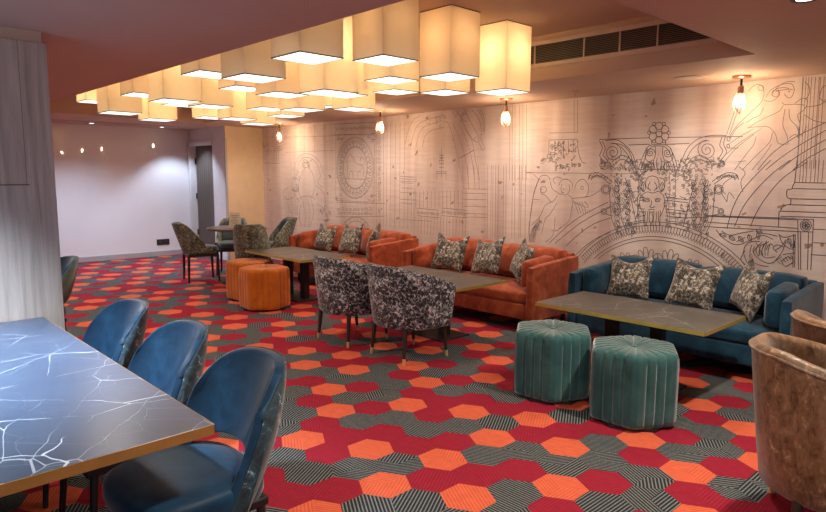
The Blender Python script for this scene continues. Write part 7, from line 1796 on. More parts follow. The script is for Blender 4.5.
2 -6640,1738 -17,2 -14,6 -8,9 -1,10 6,8 10,5 12,2 11,-2 9,-5 3,-5 0,-6 -4,-4 -7,-3 -6,0 -5,2 -3,2 2,5
2 -6616,1694 5,11 -2,10 -9,9 -13,5 -14,0 -12,-3 -8,-6 -3,-7 3,-7 6,-5 9,-2 8,0 6,3 3,3 0,4 -3,3 -3,1
2 -6688,1655 4,11 11,8 15,4 15,-1 12,-5 8,-7 1,-8 -4,-7 -7,-4 -10,-2 -8,1 -7,3 -3,5 0,4 3,3 5,1 4,0
2 -6685,1594 -1,11 7,10 12,7 15,2 14,-2 10,-6 5,-7 -1,-8 -5,-6 -8,-3 -9,-1 -8,2 -5,4 -1,4 1,3 4,2 4,1 3,-1
2 -6676,1531 16,-5 17,1 14,5 9,7 2,9 -4,9 -9,5 -11,3 -10,-1 -8,-4 -5,-5 0,-5 3,-4 6,-2 5,-1 5,1 2,2
2 -6611,1487 0,11 -6,10 -12,6 -15,3 -14,-2 -10,-6 -5,-7 0,-7 6,-6 8,-4 9,-1 7,2 5,4 2,4 -2,3 -3,2 -4,1 -3,-1
2 -6670,1420 -11,9 -4,11 4,10 10,7 13,4 13,0 11,-4 7,-7 1,-6 -4,-6 -6,-4 -8,-2 -7,1 -5,3 -2,3 1,3 2,2 3,1
2 -6618,1372 6,11 -1,11 -8,8 -13,5 -14,1 -13,-3 -8,-6 -4,-7 2,-7 6,-5 8,-2 9,0 6,2 3,4 1,4 -2,2 -4,2
2 -6687,1327 10,-9 15,-5 16,0 14,4 8,8 3,8 -3,8 -8,5 -9,3 -10,-1 -8,-3 -4,-5 0,-4 2,-4 5,-2 4,-1 4,2
2 -6656,1255 -16,6 -9,8 -2,11 4,9 10,7 13,3 13,-1 9,-4 5,-6 0,-7 -3,-5 -7,-3 -7,-1 -6,1 -4,3 -1,3 4,3
2 -6689,1222 8,-10 14,-6 16,-1 14,3 10,7 5,8 -1,8 -7,6 -9,3 -10,0 -8,-2 -5,-5 -2,-4 2,-4 4,-3 5,0 4,1
2 -6668,1149 18,-1 16,4 11,8 5,9 -2,9 -7,7 -11,4 -12,0 -10,-3 -6,-6 -2,-5 3,-5 5,-4 6,-1 5,1 4,2 1,3
2 -6663,1094 18,0 15,5 10,9 3,10 -4,8 -9,7 -12,2 -11,-1 -9,-4 -5,-5 -1,-6 3,-5 6,-3 6,0 5,1 4,2 -1,5
2 -6706,1983 -5,-1267
2 -6559,2023 -2,-1298
2 -7647,1034 1120,20
2 -7651,814 1124,68
2 -7603,951 -10,-11 0,-12 8,-9 14,-6 16,-1 15,3 10,6 5,8 -1,7 -6,6 -9,2 -9,0 -8,-2 -4,-4 -1,-4 2,-3 3,-1 4,0
2 -7509,954 18,7 19,1 16,-4 11,-8 3,-9 -3,-9 -10,-7 -12,-4 -12,0 -9,3 -6,5 -1,6 4,5 6,3 6,1 5,-1 3,-2
2 -7426,937 7,-11 14,-7 18,-2 16,3 13,7 6,9 0,8 -6,7 -10,3 -11,1 -9,-3 -7,-4 -2,-5 1,-4 4,-3 6,-1 4,1 2,2
2 -7316,965 -11,-11 -2,-11 6,-10 12,-6 15,-3 15,3 11,5 6,7 0,8 -5,5 -8,4 -9,0 -7,-2 -5,-3 -2,-4 2,-3 3,-2
2 -7241,950 5,-12 11,-8 16,-4 16,1 14,6 8,7 2,9 -4,7 -8,5 -10,1 -10,-1 -7,-4 -3,-4 0,-4 3,-4 5,-1 4,0 3,2
2 -7145,963 -3,-12 6,-10 12,-7 15,-3 15,2 12,6 6,7 1,8 -5,6 -8,4 -9,1 -8,-2 -6,-3 -2,-5 1,-3 3,-2 4,-1
2 -6988,977 8,-10 0,-12 -8,-9 -13,-7 -14,-2 -14,1 -10,6 -4,7 1,7 6,5 8,4 9,0 7,-1 4,-4 1,-3 -2,-3 -3,-2 -4,0
2 -6909,939 12,9 4,11 -4,10 -10,7 -13,4 -14,-1 -11,-5 -7,-6 -2,-7 3,-6 7,-4 8,-1 8,1 5,3 2,3 -3,5 -3,1
2 -6873,981 16,6 18,1 14,-4 9,-8 3,-9 -4,-8 -9,-7 -11,-3 -11,0 -8,3 -5,5 0,6 3,4 5,3 6,1 5,-1 2,-2
2 -7583,890 14,-2 10,-6 4,-8 -3,-8 -7,-6 -10,-4 -11,0 -9,2 -6,4 -1,5 2,5 5,3 6,1 6,0 3,-2 2,-2 -3,-3
2 -7489,890 -14,2 -15,-1 -12,-5 -7,-6 -1,-8 3,-6 8,-4 9,-2 10,2 6,3 4,4 0,5 -3,3 -5,1 -4,0 -4,-1 -2,-2
2 -7473,867 0,10 6,8 10,5 13,3 12,-2 8,-4 4,-5 -1,-6 -4,-5 -7,-3 -8,-1 -6,1 -4,3 -1,3 1,3 3,2 6,0
2 -7379,859 15,2 12,5 7,7 1,8 -4,7 -8,4 -10,1 -10,-1 -7,-4 -3,-5 0,-4 3,-4 5,-2 5,0 5,2 2,2 -1,3
2 -7331,890 10,7 13,4 13,-1 11,-3 6,-6 0,-7 -3,-6 -8,-4 -8,-2 -8,1 -6,2 -3,4 1,4 3,3 4,1 4,0 3,-1
2 -7264,888 2,-8 8,-7 11,-3 12,0 11,4 7,5 2,6 -2,6 -6,4 -7,1 -7,0 -6,-3 -3,-3 2,-6 3,-1 5,1
2 -7181,906 -9,-7 -3,-9 3,-8 8,-5 10,-2 11,1 9,3 5,5 1,6 -2,4 -6,3 -6,1 -6,-1 -4,-3 -2,-2 1,-3 5,-1
2 -7128,886 8,-7 12,-3 13,0 11,3 7,6 3,7 -2,6 -6,4 -8,2 -8,-1 -6,-3 -4,-3 0,-4 2,-3 3,-1 4,0 5,2
2 -7061,891 7,-8 11,-4 12,0 12,3 8,5 3,7 -1,6 -6,4 -7,2 -8,0 -6,-2 -4,-3 -1,-4 2,-3 3,-2 6,1
2 -6952,881 10,6 5,8 0,8 -6,6 -9,4 -11,0 -9,-2 -6,-5 -3,-5 1,-5 5,-3 5,-1 6,0 5,2 2,2 -2,4
2 -6906,883 -12,4 -6,7 -1,8 4,7 9,5 10,2 9,-1 7,-3 4,-5 -1,-5 -3,-4 -5,-2 -6,-1 -4,1 -3,2 0,4
2 -6864,906 2,-8 8,-6 11,-3 12,1 10,3 6,6 1,6 -2,5 -6,4 -7,1 -7,-1 -5,-2 -3,-4 3,-5 3,-1 5,1
2 -7521,577 3,33 10,32 15,33 21,30 26,29 31,26 35,23 38,21 40,16 43,12 44,9 44,4 44,1 42,-4 41,-8 39,-12 35,-16 32,-19 28,-22 23,-24 19,-27 13,-29 8,-30 3,-31
2 -7424,583 3,29 10,28 16,27 21,25 26,23 30,20 34,17 36,13 38,8 38,5 38,0 37,-5 35,-8 32,-12 28,-17 25,-19 19,-22 14,-24 8,-26 3,-27
2 -7498,578 3,31 9,31 14,31 20,28 24,28 29,24 32,22 36,19 38,16 39,12 41,8 42,4 41,0 40,-4 38,-7 36,-11 33,-15 30,-18 26,-21 22,-23 17,-25 13,-27 7,-29 3,-29
2 -7430,590 -58,25 69,20
2 -7413,649 -43,36 72,5
2 -7373,702 -22,45 66,-11
2 -7313,745 -1,48 55,-25
2 -7241,774 21,46 39,-36
2 -7163,785 40,40 19,-44
2 -7086,778 54,30 -2,-46
2 -7020,755 63,17 -22,-46
2 -6968,716 66,4 -40,-40
2 -6937,667 63,-10 -54,-32
2 -7641,2010 11,-2 16,-3 17,-3 17,-1 16,2 18,4 16,4 11,2
2 -7505,1980 -1,-8 1,-10 10,-9 13,-8 14,-6 11,-3 1,7 -4,11 -7,9 -10,9 -15,5 -13,3
2 -7555,1969 10,-5 15,-7 17,-6 16,-3 16,3 18,7 15,7 10,5
2 -7533,2004 -19,0 -16,-4 -10,-7 -3,-9 4,-8 8,-6 11,-3 11,1 7,3 4,4 0,4 -3,3 -4,1 -4,0
2 -7596,1977 17,-3 11,-6 6,-8 -1,-8 -6,-7 -10,-3 -10,0 -9,2 -5,4 -2,4 2,4 4,2 4,0 3,-1
2 -6819,1980 8,7 11,10 13,10 12,5 12,-1 13,-6 11,-7 8,-4
2 -6785,1935 -8,-5 -8,-7 -2,-8 1,-10 4,-9 4,-5 7,4 7,8 5,8 1,9 -5,9 -6,6
2 -6818,1929 10,-2 15,-2 16,-3 15,-2 15,-1 16,-1 14,-1 10,-1
2 -6904,1979 9,-6 12,-9 14,-8 13,-6 13,-1 14,1 12,2 9,1
2 -6864,1989 -12,-6 -12,-8 -5,-11 -1,-12 2,-12 6,-7 10,4 10,10 9,10 4,11 -4,12 -7,9
2 -7506,1136 -12,-2 -12,0 -9,4 -5,6 0,6 4,5 6,3 7,1 7,-1 3,-3 2,-3 -4,-3 -3,-1
2 -7535,1099 -3,-11 0,-13 11,-11 14,-10 18,-8 13,-3 3,9 -4,13 -6,13 -11,11 -19,6 -16,4
2 -7608,1125 -10,-9 -9,-12 2,-13 7,-13 10,-12 10,-6 8,8 6,13 3,14 -2,13 -13,10 -12,7
2 -7630,1072 -11,2 -8,4 -3,6 2,6 5,4 7,2 8,1 5,-2 4,-3 -1,-5 -3,-2 -5,1
2 -7649,1075 0,7 4,6 8,4 9,1 8,-1 6,-3 2,-3 0,-4 -3,-3 -4,-2 -5,0 -3,1 -1,3
2 -6810,1164 -14,0 -12,-4 -8,-6 -2,-7 2,-6 6,-5 8,-1 8,0 6,3 3,3 0,4 -2,2 -3,1
2 -6806,1171 -7,-7 -6,-10 2,-9 5,-10 7,-9 8,-4 5,5 4,11 2,10 -2,9 -9,8 -9,6
2 -6899,1098 10,6 12,2 11,0 9,-4 4,-5 1,-6 -4,-5 -6,-3 -6,-1 -6,1 -3,2 -1,3 3,3
2 -6822,1141 11,4 15,7 17,6 16,4 16,-2 17,-4 15,-4 10,-3
2 -6843,1100 10,-5 16,-8 17,-6 16,-3 16,3 17,8 15,8 11,6
1 -8955,2183 -70,3
1 -9030,2059 70,-3 -2,-44 -70,2 2,45
1 -8680,2210 -15,-440
1 -8714,2212 67,-4 -1,-40 -67,3 1,41
1 -8720,2047 68,-3 -2,-44 -67,3 1,44
1 -8437,2197 -13,-432
1 -8469,2199 65,-3 -2,-40 -64,4 1,39
1 -8474,2037 65,-2 -1,-44 -65,3 1,43
1 -8170,2184 -11,-425
1 -8201,2185 62,-3 -1,-39 -62,3 1,39
1 -8206,2026 63,-2 -1,-42 -63,2 1,42
1 -7914,2170 -9,-416
1 -7944,2172 60,-3 -1,-38 -60,3 1,38
1 -7947,2016 60,-2 -1,-42 -60,3 1,41
1 -8996,2039 1338,-28
1 -9005,1795 1343,5
1 -9240,1842 10,-1 14,-2 16,-2 15,-2 15,-1 16,0 14,0 10,0
1 -9194,1976 0,-7 -5,-5 -9,-3 -10,-1 -8,2 -7,3 -2,4 1,3 3,3 5,1 4,0 4,-2
1 -9303,1853 -19,-3 -22,-6 -13,-10 -9,-12 -5,-13 1,-9 16,3 20,8 18,9 13,10 2,13 -2,10
2 -9532,1886 -15,-7 -15,-11 -3,-13 2,-13 6,-14 9,-7 12,6 12,12 9,12 3,13 -9,13 -11,9
1 -9662,1927 -8,-6 -8,-8 1,-9 6,-9 7,-9 8,-5 7,5 5,9 3,9 -2,9 -9,8 -10,6
1 -9721,1907 17,3 24,4 27,4 26,3 25,0 27,-2 23,-2 17,-1
1 -9515,1968 -16,-3 -19,-5 -11,-10 -7,-10 -4,-12 2,-7 13,2 18,7 15,8 11,10 1,11 -3,9
2 -9230,1876 -9,-8 -7,-9 3,-11 6,-10 10,-10 9,-5 7,6 5,11 2,10 -3,11 -11,8 -12,7
1 -9171,1895 -12,-3 -13,-5 -7,-7 -4,-9 -1,-9 2,-6 10,3 12,6 10,7 7,8 -1,8 -3,7
2 -9692,1973 -18,-1 -22,-4 -15,-9 -12,-11 -8,-12 0,-8 16,2 21,6 19,7 15,9 4,12 0,9
1 -9468,1903 14,2 20,3 22,2 21,0 21,-3 22,-6 19,-6 13,-4
2 -9183,1904 -5,-12 0,-15 13,-13 19,-12 22,-11 17,-4 4,10 -4,15 -8,15 -13,13 -24,9 -21,5
1 -9327,1880 -10,-7 -9,-10 2,-10 6,-11 9,-11 9,-5 8,6 6,11 3,11 -2,10 -11,10 -11,6
2 -9271,1937 -14,-8 -13,-12 0,-15 6,-14 9,-14 11,-8 12,8 10,13 6,14 0,14 -13,13 -14,9
2 -9622,1828 -9,-189
2 -9553,1826 -9,-188
2 -9485,1825 -9,-188
2 -9418,1823 -8,-186
2 -9351,1822 -8,-186
2 -9285,1820 -8,-185
2 -9219,1819 -8,-184
2 -9662,1631 493,-12
2 -9652,1836 491,-11
2 -8773,1492 17,36 25,51 30,54 36,44 44,32 50,26 54,19 54,11 56,3 58,-6 57,-11 53,-15 51,-19 50,-23 45,-28 39,-33 33,-43 28,-52 23,-48 16,-34
2 -8684,1492 14,28 19,42 24,43 28,34 32,24 36,19 39,13 40,8 44,3 46,-2 46,-7 44,-11 42,-15 42,-19 38,-24 33,-30 29,-42 25,-52 20,-49 15,-34
2 -8532,1639 18,8 25,13 29,11 27,3 28,-7 29,-14 25,-18 13,-17 -1,-19 -13,-21 -18,-20 -21,-12 -26,-1 -33,6 -30,8 -22,6
2 -8437,1546 -25,-20 -38,-30 -40,-36 -33,-42 -27,-51 -24,-60 -18,-60 -5,-53 14,-46 29,-42 32,-34 21,-25
2 -8340,1546 25,-22 36,-30 37,-36 26,-38 17,-42 11,-46 4,-47 -5,-45 -18,-46 -30,-48 -31,-42 -21,-30
2 -8740,1454 -17,-34 -25,-50 -22,-55 -11,-49 4,-41 14,-39 21,-36 24,-34 32,-32 39,-31 36,-27 26,-18
2 -8653,1007 -11,-35 -17,-49 -14,-55 1,-52 24,-50 39,-53 40,-46 27,-32
2 -8519,1011 13,-40 19,-59 18,-64 9,-58 -3,-53 -12,-55 -14,-47 -9,-34
2 -8289,1056 14,-39 21,-56 18,-63 5,-59 -17,-61 -31,-66 -32,-59 -23,-41
2 -8156,1276 36,-18 52,-25 54,-30 41,-30 26,-32 19,-34 10,-36 3,-39 -9,-47 -20,-52 -21,-49 -15,-33
2 -8028,1421 -16,-20 -24,-30 -20,-31 -5,-27 21,-22 36,-19 39,-17 26,-11
2 -8956,1226 -32,-14 -47,-19 -44,-23 -23,-24 6,-30 23,-35 35,-30 39,-18 51,1 62,15 58,17 41,12
2 -8968,919 27,-26 39,-36 40,-42 29,-43 15,-49 7,-56 4,-50 2,-35
2 -8686,1043 49,14 70,21 78,19 72,10 71,-5 74,-15 65,-16 45,-11
2 -7979,922 26,-16 39,-23 35,-29 20,-33 -5,-44 -20,-54 -24,-50 -16,-35
2 -8386,1053 13,-40 19,-56 18,-63 8,-60 -6,-61 -16,-65 -18,-58 -12,-41
2 -8587,971 -9,-34 -13,-48 -12,-55 -6,-52 3,-51 9,-55 9,-48 7,-33
2 -8718,1282 13,4 15,1 12,-3 8,-5 3,-6 -2,-6 -6,-4 -8,-2 -8,0 -6,2 -2,3 2,4 3,1
2 -8609,1482 -10,-8 -14,-4 -14,0 -12,3 -8,5 -2,7 2,5 7,4 8,2 7,-1 5,-2 2,-3 -3,-3
2 -8781,1225 -13,-5 -14,-9 -6,-10 -1,-12 2,-11 5,-6 11,4 12,10 9,10 6,11 -5,10 -6,8
2 -8862,1195 14,-1 21,-2 22,-2 22,-1 22,-3 22,-2 20,-3 14,-1
2 -8774,1196 11,-6 15,-8 18,-8 17,-4 17,3 18,8 16,8 11,5
2 -8715,1387 13,-9 18,-13 20,-12 20,-6 19,5 21,10 18,13 13,8
2 -8779,1407 -12,-5 -13,-7 -5,-9 -1,-10 1,-10 4,-6 10,4 11,8 9,9 5,9 -4,10 -5,7
2 -8718,1455 4,-7 10,-6 12,-2 12,1 10,3 5,5 0,5 -3,4 -6,2 -6,1 -5,-1 -3,-2
2 -8651,1232 -16,-8 -17,-11 -5,-14 0,-15 4,-14 8,-8 13,6 14,13 11,14 5,14 -8,13 -9,10
2 -8655,1249 -14,-6 -13,-9 -5,-12 1,-11 3,-12 6,-7 11,5 12,11 8,11 5,11 -7,11 -7,8
2 -8804,1197 9,-8 13,-12 15,-11 14,-4 14,6 15,12 14,13 9,9
2 -8769,1375 11,3 15,4 18,4 16,1 16,-2 18,-5 15,-6 10,-4
2 -8703,1377 -17,2 -15,-3 -11,-5 -6,-7 1,-7 6,-6 9,-3 9,0 8,2 5,3 1,4 -2,2 -3,2 -4,0
2 -8736,1402 12,5 18,8 20,6 18,2 18,-5 19,-9 17,-10 11,-7
2 -7992,696 16,0 12,-4 7,-7 1,-8 -5,-6 -9,-5 -9,-2 -9,1 -6,3 -2,3 1,4 3,2 4,1
2 -7936,740 11,3 16,3 18,5 17,3 17,4 18,3 16,3 11,2
2 -8112,989 9,-7 13,-10 16,-10 14,-6 15,0 15,5 14,5 9,4
2 -8013,887 -8,-8 -6,-11 4,-11 8,-10 10,-10 10,-4 6,7 3,11 1,12 -4,11 -12,8 -12,5
2 -7835,888 12,6 14,2 12,-1 10,-4 4,-6 -1,-6 -4,-5 -7,-3 -8,-1 -6,2 -3,2 -1,3 2,2
2 -7872,752 -9,5 -11,2 -12,-1 -9,-4 -6,-6 -1,-5 3,-4 6,-3 6,0 6,1 4,2 0,4
2 -7867,784 16,-2 11,-6 5,-7 -1,-9 -6,-6 -10,-4 -11,-1 -8,1 -6,4 -1,4 2,3 4,3 4,1 3,-1
2 -7992,761 14,-8 20,-11 23,-11 22,-5 21,2 23,8 20,9 15,6
2 -8022,879 -15,-4 -16,0 -12,4 -6,7 -1,7 5,6 8,4 9,2 8,-1 5,-2 2,-4 -1,-3 -3,-2 -4,0
2 -7880,851 -10,-6 -10,-7 -4,-9 0,-10 2,-9 4,-5 9,4 9,8 6,9 4,10 -4,8 -6,7
2 -7824,878 -2,-8 1,-9 9,-8 11,-6 14,-6 10,-1 1,6 -3,10 -6,8 -9,8 -14,4 -12,2
2 -7965,943 -21,-3 -26,-7 -18,-12 -14,-15 -10,-15 -2,-11 18,3 25,9 23,10 18,12 6,16 1,13
2 -7961,743 13,5 18,7 21,7 19,3 20,-2 20,-5 18,-6 12,-4
2 -7897,985 -16,-9 -16,-12 -5,-15 1,-15 4,-16 8,-8 14,7 13,14 10,15 5,15 -8,14 -10,10
2 -8321,1585 -13,-6 -13,-8 -4,-11 0,-11 3,-12 5,-7 11,5 11,10 8,10 5,11 -6,11 -7,8
2 -8430,1628 9,1 12,0 14,1 13,1 14,2 13,1 13,1 8,1
2 -8259,1632 6,9 -2,10 -9,7 -12,4 -14,1 -11,-3 -7,-4 -3,-6 3,-5 5,-3 6,-1 6,0 3,2
2 -8399,1656 -6,-8 -3,-10 6,-11 10,-9 12,-9 11,-4 4,7 1,11 -2,11 -6,10 -14,7 -13,5
2 -8522,1602 11,6 16,8 17,7 16,3 16,-5 16,-8 15,-10 10,-7
2 -8516,1608 -3,-9 1,-11 10,-9 14,-9 15,-7 13,-3 2,8 -4,11 -6,11 -10,9 -17,6 -15,3
2 -8375,1624 -6,-10 -3,-14 8,-12 14,-12 17,-11 14,-4 5,9 -1,14 -4,13 -8,13 -19,9 -17,5
2 -8464,1650 -6,-7 -1,-7 6,-6 9,-4 10,-1 10,1 6,3 3,5 -1,3 -4,3 -5,2 -4,-1 -3,-1
1 -6478,2143 -20,-1414
1 -6407,2139 -18,-1405
1 -6313,2133 -16,-1393
1 -6222,2128 -13,-1382
1 -6131,2123 -12,-1371
1 -6219,1424 313,-8
1 -6219,1393 314,-7
1 -6219,1362 314,-5
1 -6218,1214 314,-1
1 -6218,1121 315,1"""
SMUDGE = [(-5.726, 1.149), (-5.601, 1.263), (-5.268, 1.11), (-4.509, 1.196), (-4.241, 1.243), (-5.105, 0.883), (-5.323, 0.87), (-4.539, 1.364), (-4.897, 0.968), (-4.353, 1.347), (-6.02, 1.197), (-5.872, 1.324), (-4.784, 0.788), (-6.076, 2.192), (-5.908, 1.729), (-5.652, 1.561), (-5.248, 1.621), (-4.031, 1.531), (-5.721, 2.148), (-6.024, 1.833), (-6.157, 1.473), (-5.281, 1.862), (-7.787, 1.415), (-9.538, 1.334), (-9.508, 1.176), (-6.624, 1.332), (-6.6, 0.981), (-6.478, 1.097), (-6.264, 0.87), (-6.359, 1.553), (-6.063, 1.822), (-6.312, 1.398), (-6.087, 2.18), (-7.852, 1.158), (-8.129, 1.133), (-6.65, 0.946), (-3.978, 0.953), (-3.525, 0.758), (-3.463, 0.893), (-3.956, 1.38), (-3.32, 0.932), (-1.936, 1.137), (-1.971, 1.027), (-1.657, 1.211), (-2.099, 1.12), (-1.351, 0.924), (-1.452, 0.907), (-1.804, 1.028), (-2.086, 0.778), (-2.778, 2.112), (-2.846, 1.995), (-3.18, 2.025), (-4.019, 1.53), (-3.967, 1.611), (-3.212, 1.843)]
def build_mural_wall():
    bm = nb()
    x0, x1 = -9.79, 3.4
    box(bm, x0, x1, YW, YW+.12, 0, CZ+.02)
    wd = (.0030, .0024, .0026)
    for n_, ln in enumerate(MURAL.split('\n')):
        t = ln.split(' '); st = int(t[0]); x = z = 0; pts = []
        for q in t[1:]:
            a, b = q.split(','); x += int(a); z += int(b); pts.append((x/1000, z/1000))
        y = YW-.0012-.00002*(n_ % 40); w = wd[st]; L = []
        for i, p in enumerate(pts):
            a, b = pts[max(0, i-1)], pts[min(len(pts)-1, i+1)]
            d = math.hypot(b[0]-a[0], b[1]-a[1]) or 1
            nx, nz = -(b[1]-a[1])/d*w, (b[0]-a[0])/d*w
            L.append((bm.verts.new((p[0]+nx, y, p[1]+nz)), bm.verts.new((p[0]-nx, y, p[1]-nz))))
        for A, B in zip(L, L[1:]):
            f = bm.faces.new((A[0], A[1], B[1], B[0])); f.material_index = 1+st
    rnd = random.Random(11)
    for x, z in SMUDGE:                      # brown smudges of the print
        k = 13; s = rnd.uniform(.012, .04); a0 = rnd.uniform(-.6, 1.6)
        V = []
        for i in range(k):
            a = 2*pi*i/k; r = s*rnd.uniform(.35, 1.0); u, v = r*1.3*cos(a), r*.7*sin(a)
            V.append(bm.verts.new((x+u*cos(a0)-v*sin(a0), YW-.0010, z+u*sin(a0)+v*cos(a0))))
        f = bm.faces.new(V); f.material_index = 4
    return struct('wall_back', bm, [M['mural'], M['ink_dark'], M['ink_brown'], M['ink_mid'], M['ink_smudge']])
build_mural_wall()

b = nb(); box(b, XL-.12, XL, -.5, 5.1, 0, CZ+.05); struct('wall_left', b, M['gloss_white'])
# alcove block: door wall (faces the room), cream return beside the mural
b = nb()
box(b, XL-.1, -11.04, 4.96, 5.14, 0, CZ+.05); box(b, -10.17, -9.76, 4.96, 5.14, 0, CZ+.05); box(b, -11.05, -10.16, 4.96, 5.14, 1.99, CZ+.05)
struct('wall_alcove', b, M['white_paint'])
b = nb(); box(b, -9.79, -9.72, 4.965, YW, 0, CZ+.05); struct('wall_return', b, M['pillar'])
b = nb(); box(b, -9.745, -9.712, 4.95, 4.985, 0, 2.03); struct('trim_1', b, M['grey_paint'])
# door: grey grooved leaf in a frame
b = nb()
n_ = 10
for i in range(n_):
    xa = -10.98+i*.081; box(b, xa, xa+.074, 5.03, 5.07, .01, 1.93, .006, 1)
box(b, -10.99, -10.17, 5.05, 5.08, .01, 1.93)
door = struct('door_1', b, M['door_wood'])
b = nb(); box(b, -11.06, -11.0, 4.92, 5.10, 0, 1.98, .006, 1); box(b, -10.185, -10.165, 4.955, 5.10, 0, 1.98, .004, 1); box(b, -11.06, -10.16, 4.92, 5.10, 1.93, 2.0, .006, 1)
finish('door_frame', b, M['white_paint'], door)
for z in (.35, 1.0, 1.62):
    b = nb(); cyl(b, (-10.985, 5.02, z), (-10.985, 5.02, z+.10), .012, seg=8); finish('hinge', b, M['black'], door)
b = nb(); box(b, XL, XL+.02, -.5, 4.96, 0, .09, .004, 1); struct('baseboard_left', b, M['grey_paint'])
b = nb(); box(b, -10.16, -9.75, 4.945, 4.96, 0, .09, .004, 1); struct('baseboard_alcove', b, M['white_paint'])
b = nb(); box(b, -9.72, 3.4, YW-.015, YW, 0, .10, .004, 1); struct('baseboard_back', b, M['white_paint'])

# ceilings: near soffit, lamp recess, mural side soffit, far end
RX0, RX1, RY0, RY1 = -9.3, -1.52, 1.782, 4.43
b = nb()
box(b, XL-.1, 3.4, -3.0, RY0, CN, RZ+.06)
box(b, XL-.1, 3.4, RY1, YW+.12, CZ, RZ+.06)
box(b, RX1, 3.4, RY0, RY1, CZ, RZ+.06)
box(b, XL-.1, RX0, RY0, RY1, CZ, RZ+.06)
box(b, RX0-.1, RX1+.1, RY0-.1, RY1+.1, RZ, RZ+.1)
struct('ceiling', b, M['ceil'])

# bleached wood partition beside the near table
b = nb()
PX = -3.606
box(b, PX-.30, PX, -2.4, .902, 0, 2.085, .003, 1)
struct('wall_partition', b, M['panel'])
b = nb(); box(b, PX-.30, PX-.012, -2.4, .885, 2.085, CN); struct('trim_2', b, M['ceil'])
b = nb(); box(b, PX-.002, PX+.0025, -2.4, .785, 1.387, 1.393); struct('trim_3', b, M['panel_gap'])
b = nb(); box(b, PX-.002, PX+.0008, .7735, .7755, 1.39, 2.083); struct('trim_4', b, M['panel_gap'])
# room behind the camera: unseen rear wall, openings made up to let light in
b = nb()
box(b, XL-.1, 3.4, -3.1, -3.0, 0, .6); box(b, XL-.1, 3.4, -3.1, -3.0, 2.1, RZ)
for x0, x1 in ((XL-.1, -6.2), (-.4, -.2), (3.0, 3.4)): box(b, x0, x1, -3.1, -3.0, .6, 2.1)
struct('wall_front', b, M['white_paint'])

b = nb(); box(b, 3.4, 3.5, -3.1, YW+.12, 0, RZ); struct('wall_right_light_block', b, plain('warm_brown_paint', (.38, .28, .21), .7))  # unseen wall added to cut ambient light on the partition

# ------------------------------------------------------------------ box lamps in the recess
M['shade'] = None
def shade_mat():
    mt, n, b = nt('cream_lamp_shade'); v = coord(n)
    c = ramp(n, noise(n, v, 3), [(.3, (.86, .78, .64)), (.7, (.88, .80, .66))])
    n.links.new(c, b.inputs['Base Color']); P(b, Roughness=.9, Specular_IOR_Level=.1)
    tr = N(n, 'ShaderNodeBsdfTranslucent'); n.links.new(c, tr.inputs['Color'])
    mx = N(n, 'ShaderNodeMixShader'); mx.inputs[0].default_value = .5
    n.links.new(b.outputs[0], mx.inputs[1]); n.links.new(tr.outputs[0], mx.inputs[2])
    n.links.new(mx.outputs[0], n.nodes['Material Output'].inputs['Surface']); return mt
M['shade'] = shade_mat()
M['diffuser'] = emit('lit_diffuser', (1, .97, .90), 1.0)
LX, LY, LS = -3.022, (2.0, 2.6, 3.2, 3.8), .30
HT = [(2.11, 2.06, 2.15, 2.01, 2.11, 2.00, 2.15), (2.17, 2.02, 2.06, 2.165, 2.06, 2.12, 2.01),
      (2.13, 2.17, 2.11, 2.03, 2.08, 2.02, 2.07), (2.08, 2.13, 2.19, 2.08, 2.15, 2.09, 2.035)]
# watts: the photograph shows some lamps dim, some bright
PW = [(.35, .3, .45, 2.0, .7, 1.5, 2.6), (.4, 2.3, .9, .7, 1.4, 2.2, 2.8), (.75, 1.2, 1.5, 2.2, 1.5, 2.3, 2.8), (2.3, 1.3, 1.8, 2.0, 2.0, 2.0, 2.2)]
ORD = ('first', 'second', 'third', 'fourth', 'fifth', 'sixth', 'seventh')
ROW = ('row along the dark near soffit', 'second row from the near soffit', 'second row from the mural', 'row nearest the mural')
for j in range(4):
    for i in range(7):
        z = HT[j][i]; h = RZ-z
        t = thing('box_ceiling_lamp', 'cream square box lamp, %s from the vent end, %s' % (ORD[i], ROW[j]), 'lamp',
                  (LX-.62*i-LS/2, LY[j]+LS/2, z), 0, 'cream box lamps hanging in the ceiling recess')
        b = nb(); a = LS/2; w = .004
        for p, q in (((-a, -a), (a, -a)), ((a, -a), (a, a)), ((a, a), (-a, a)), ((-a, a), (-a, -a))):
            quad(b, [(p[0], p[1], .012), (q[0], q[1], .012), (q[0], q[1], h), (p[0], p[1], h)])
        bmesh.ops.remove_doubles(b, verts=b.verts, dist=1e-4)
        s = finish('lamp_shade', b, M['shade'], t, smooth=False)
        so = s.modifiers.new('thickness', 'SOLIDIFY'); so.thickness = .002; so.offset = -1
        b = nb()
        for x0, x1, y0, y1 in ((-a, a, -a-.001, -a+.005), (-a, a, a-.005, a+.001), (-a-.001, -a+.005, -a, a), (a-.005, a+.001, -a, a)):
            box(b, x0, x1, y0, y1, .004, .010)
        finish('bottom_rim', b, M['dark_wood'], t, smooth=False)
        b = nb()
        for x0, x1, y0, y1 in ((-a, a, -a-.001, -a+.005), (-a, a, a-.005, a+.001), (-a-.001, -a+.005, -a, a), (a-.005, a+.001, -a, a)):
            box(b, x0, x1, y0, y1, h-.006, h-.001)
        finish('top_rim', b, M['dark_wood'], t, smooth=False)
        b = nb(); box(b, -a+.005, a-.005, -a+.005, a-.005, .004, .008); finish('diffuser', b, M['diffuser'], t, smooth=False)
        l = lamp('lamp_bulb_glow', 'POINT', (0, 0, h*.60), PW[j][i]*(1.75 if PW[j][i] > .95 else 2.5), (1, .80, .55) if PW[j][i] > .95 else (1, .68, .42), .04); l.parent = t

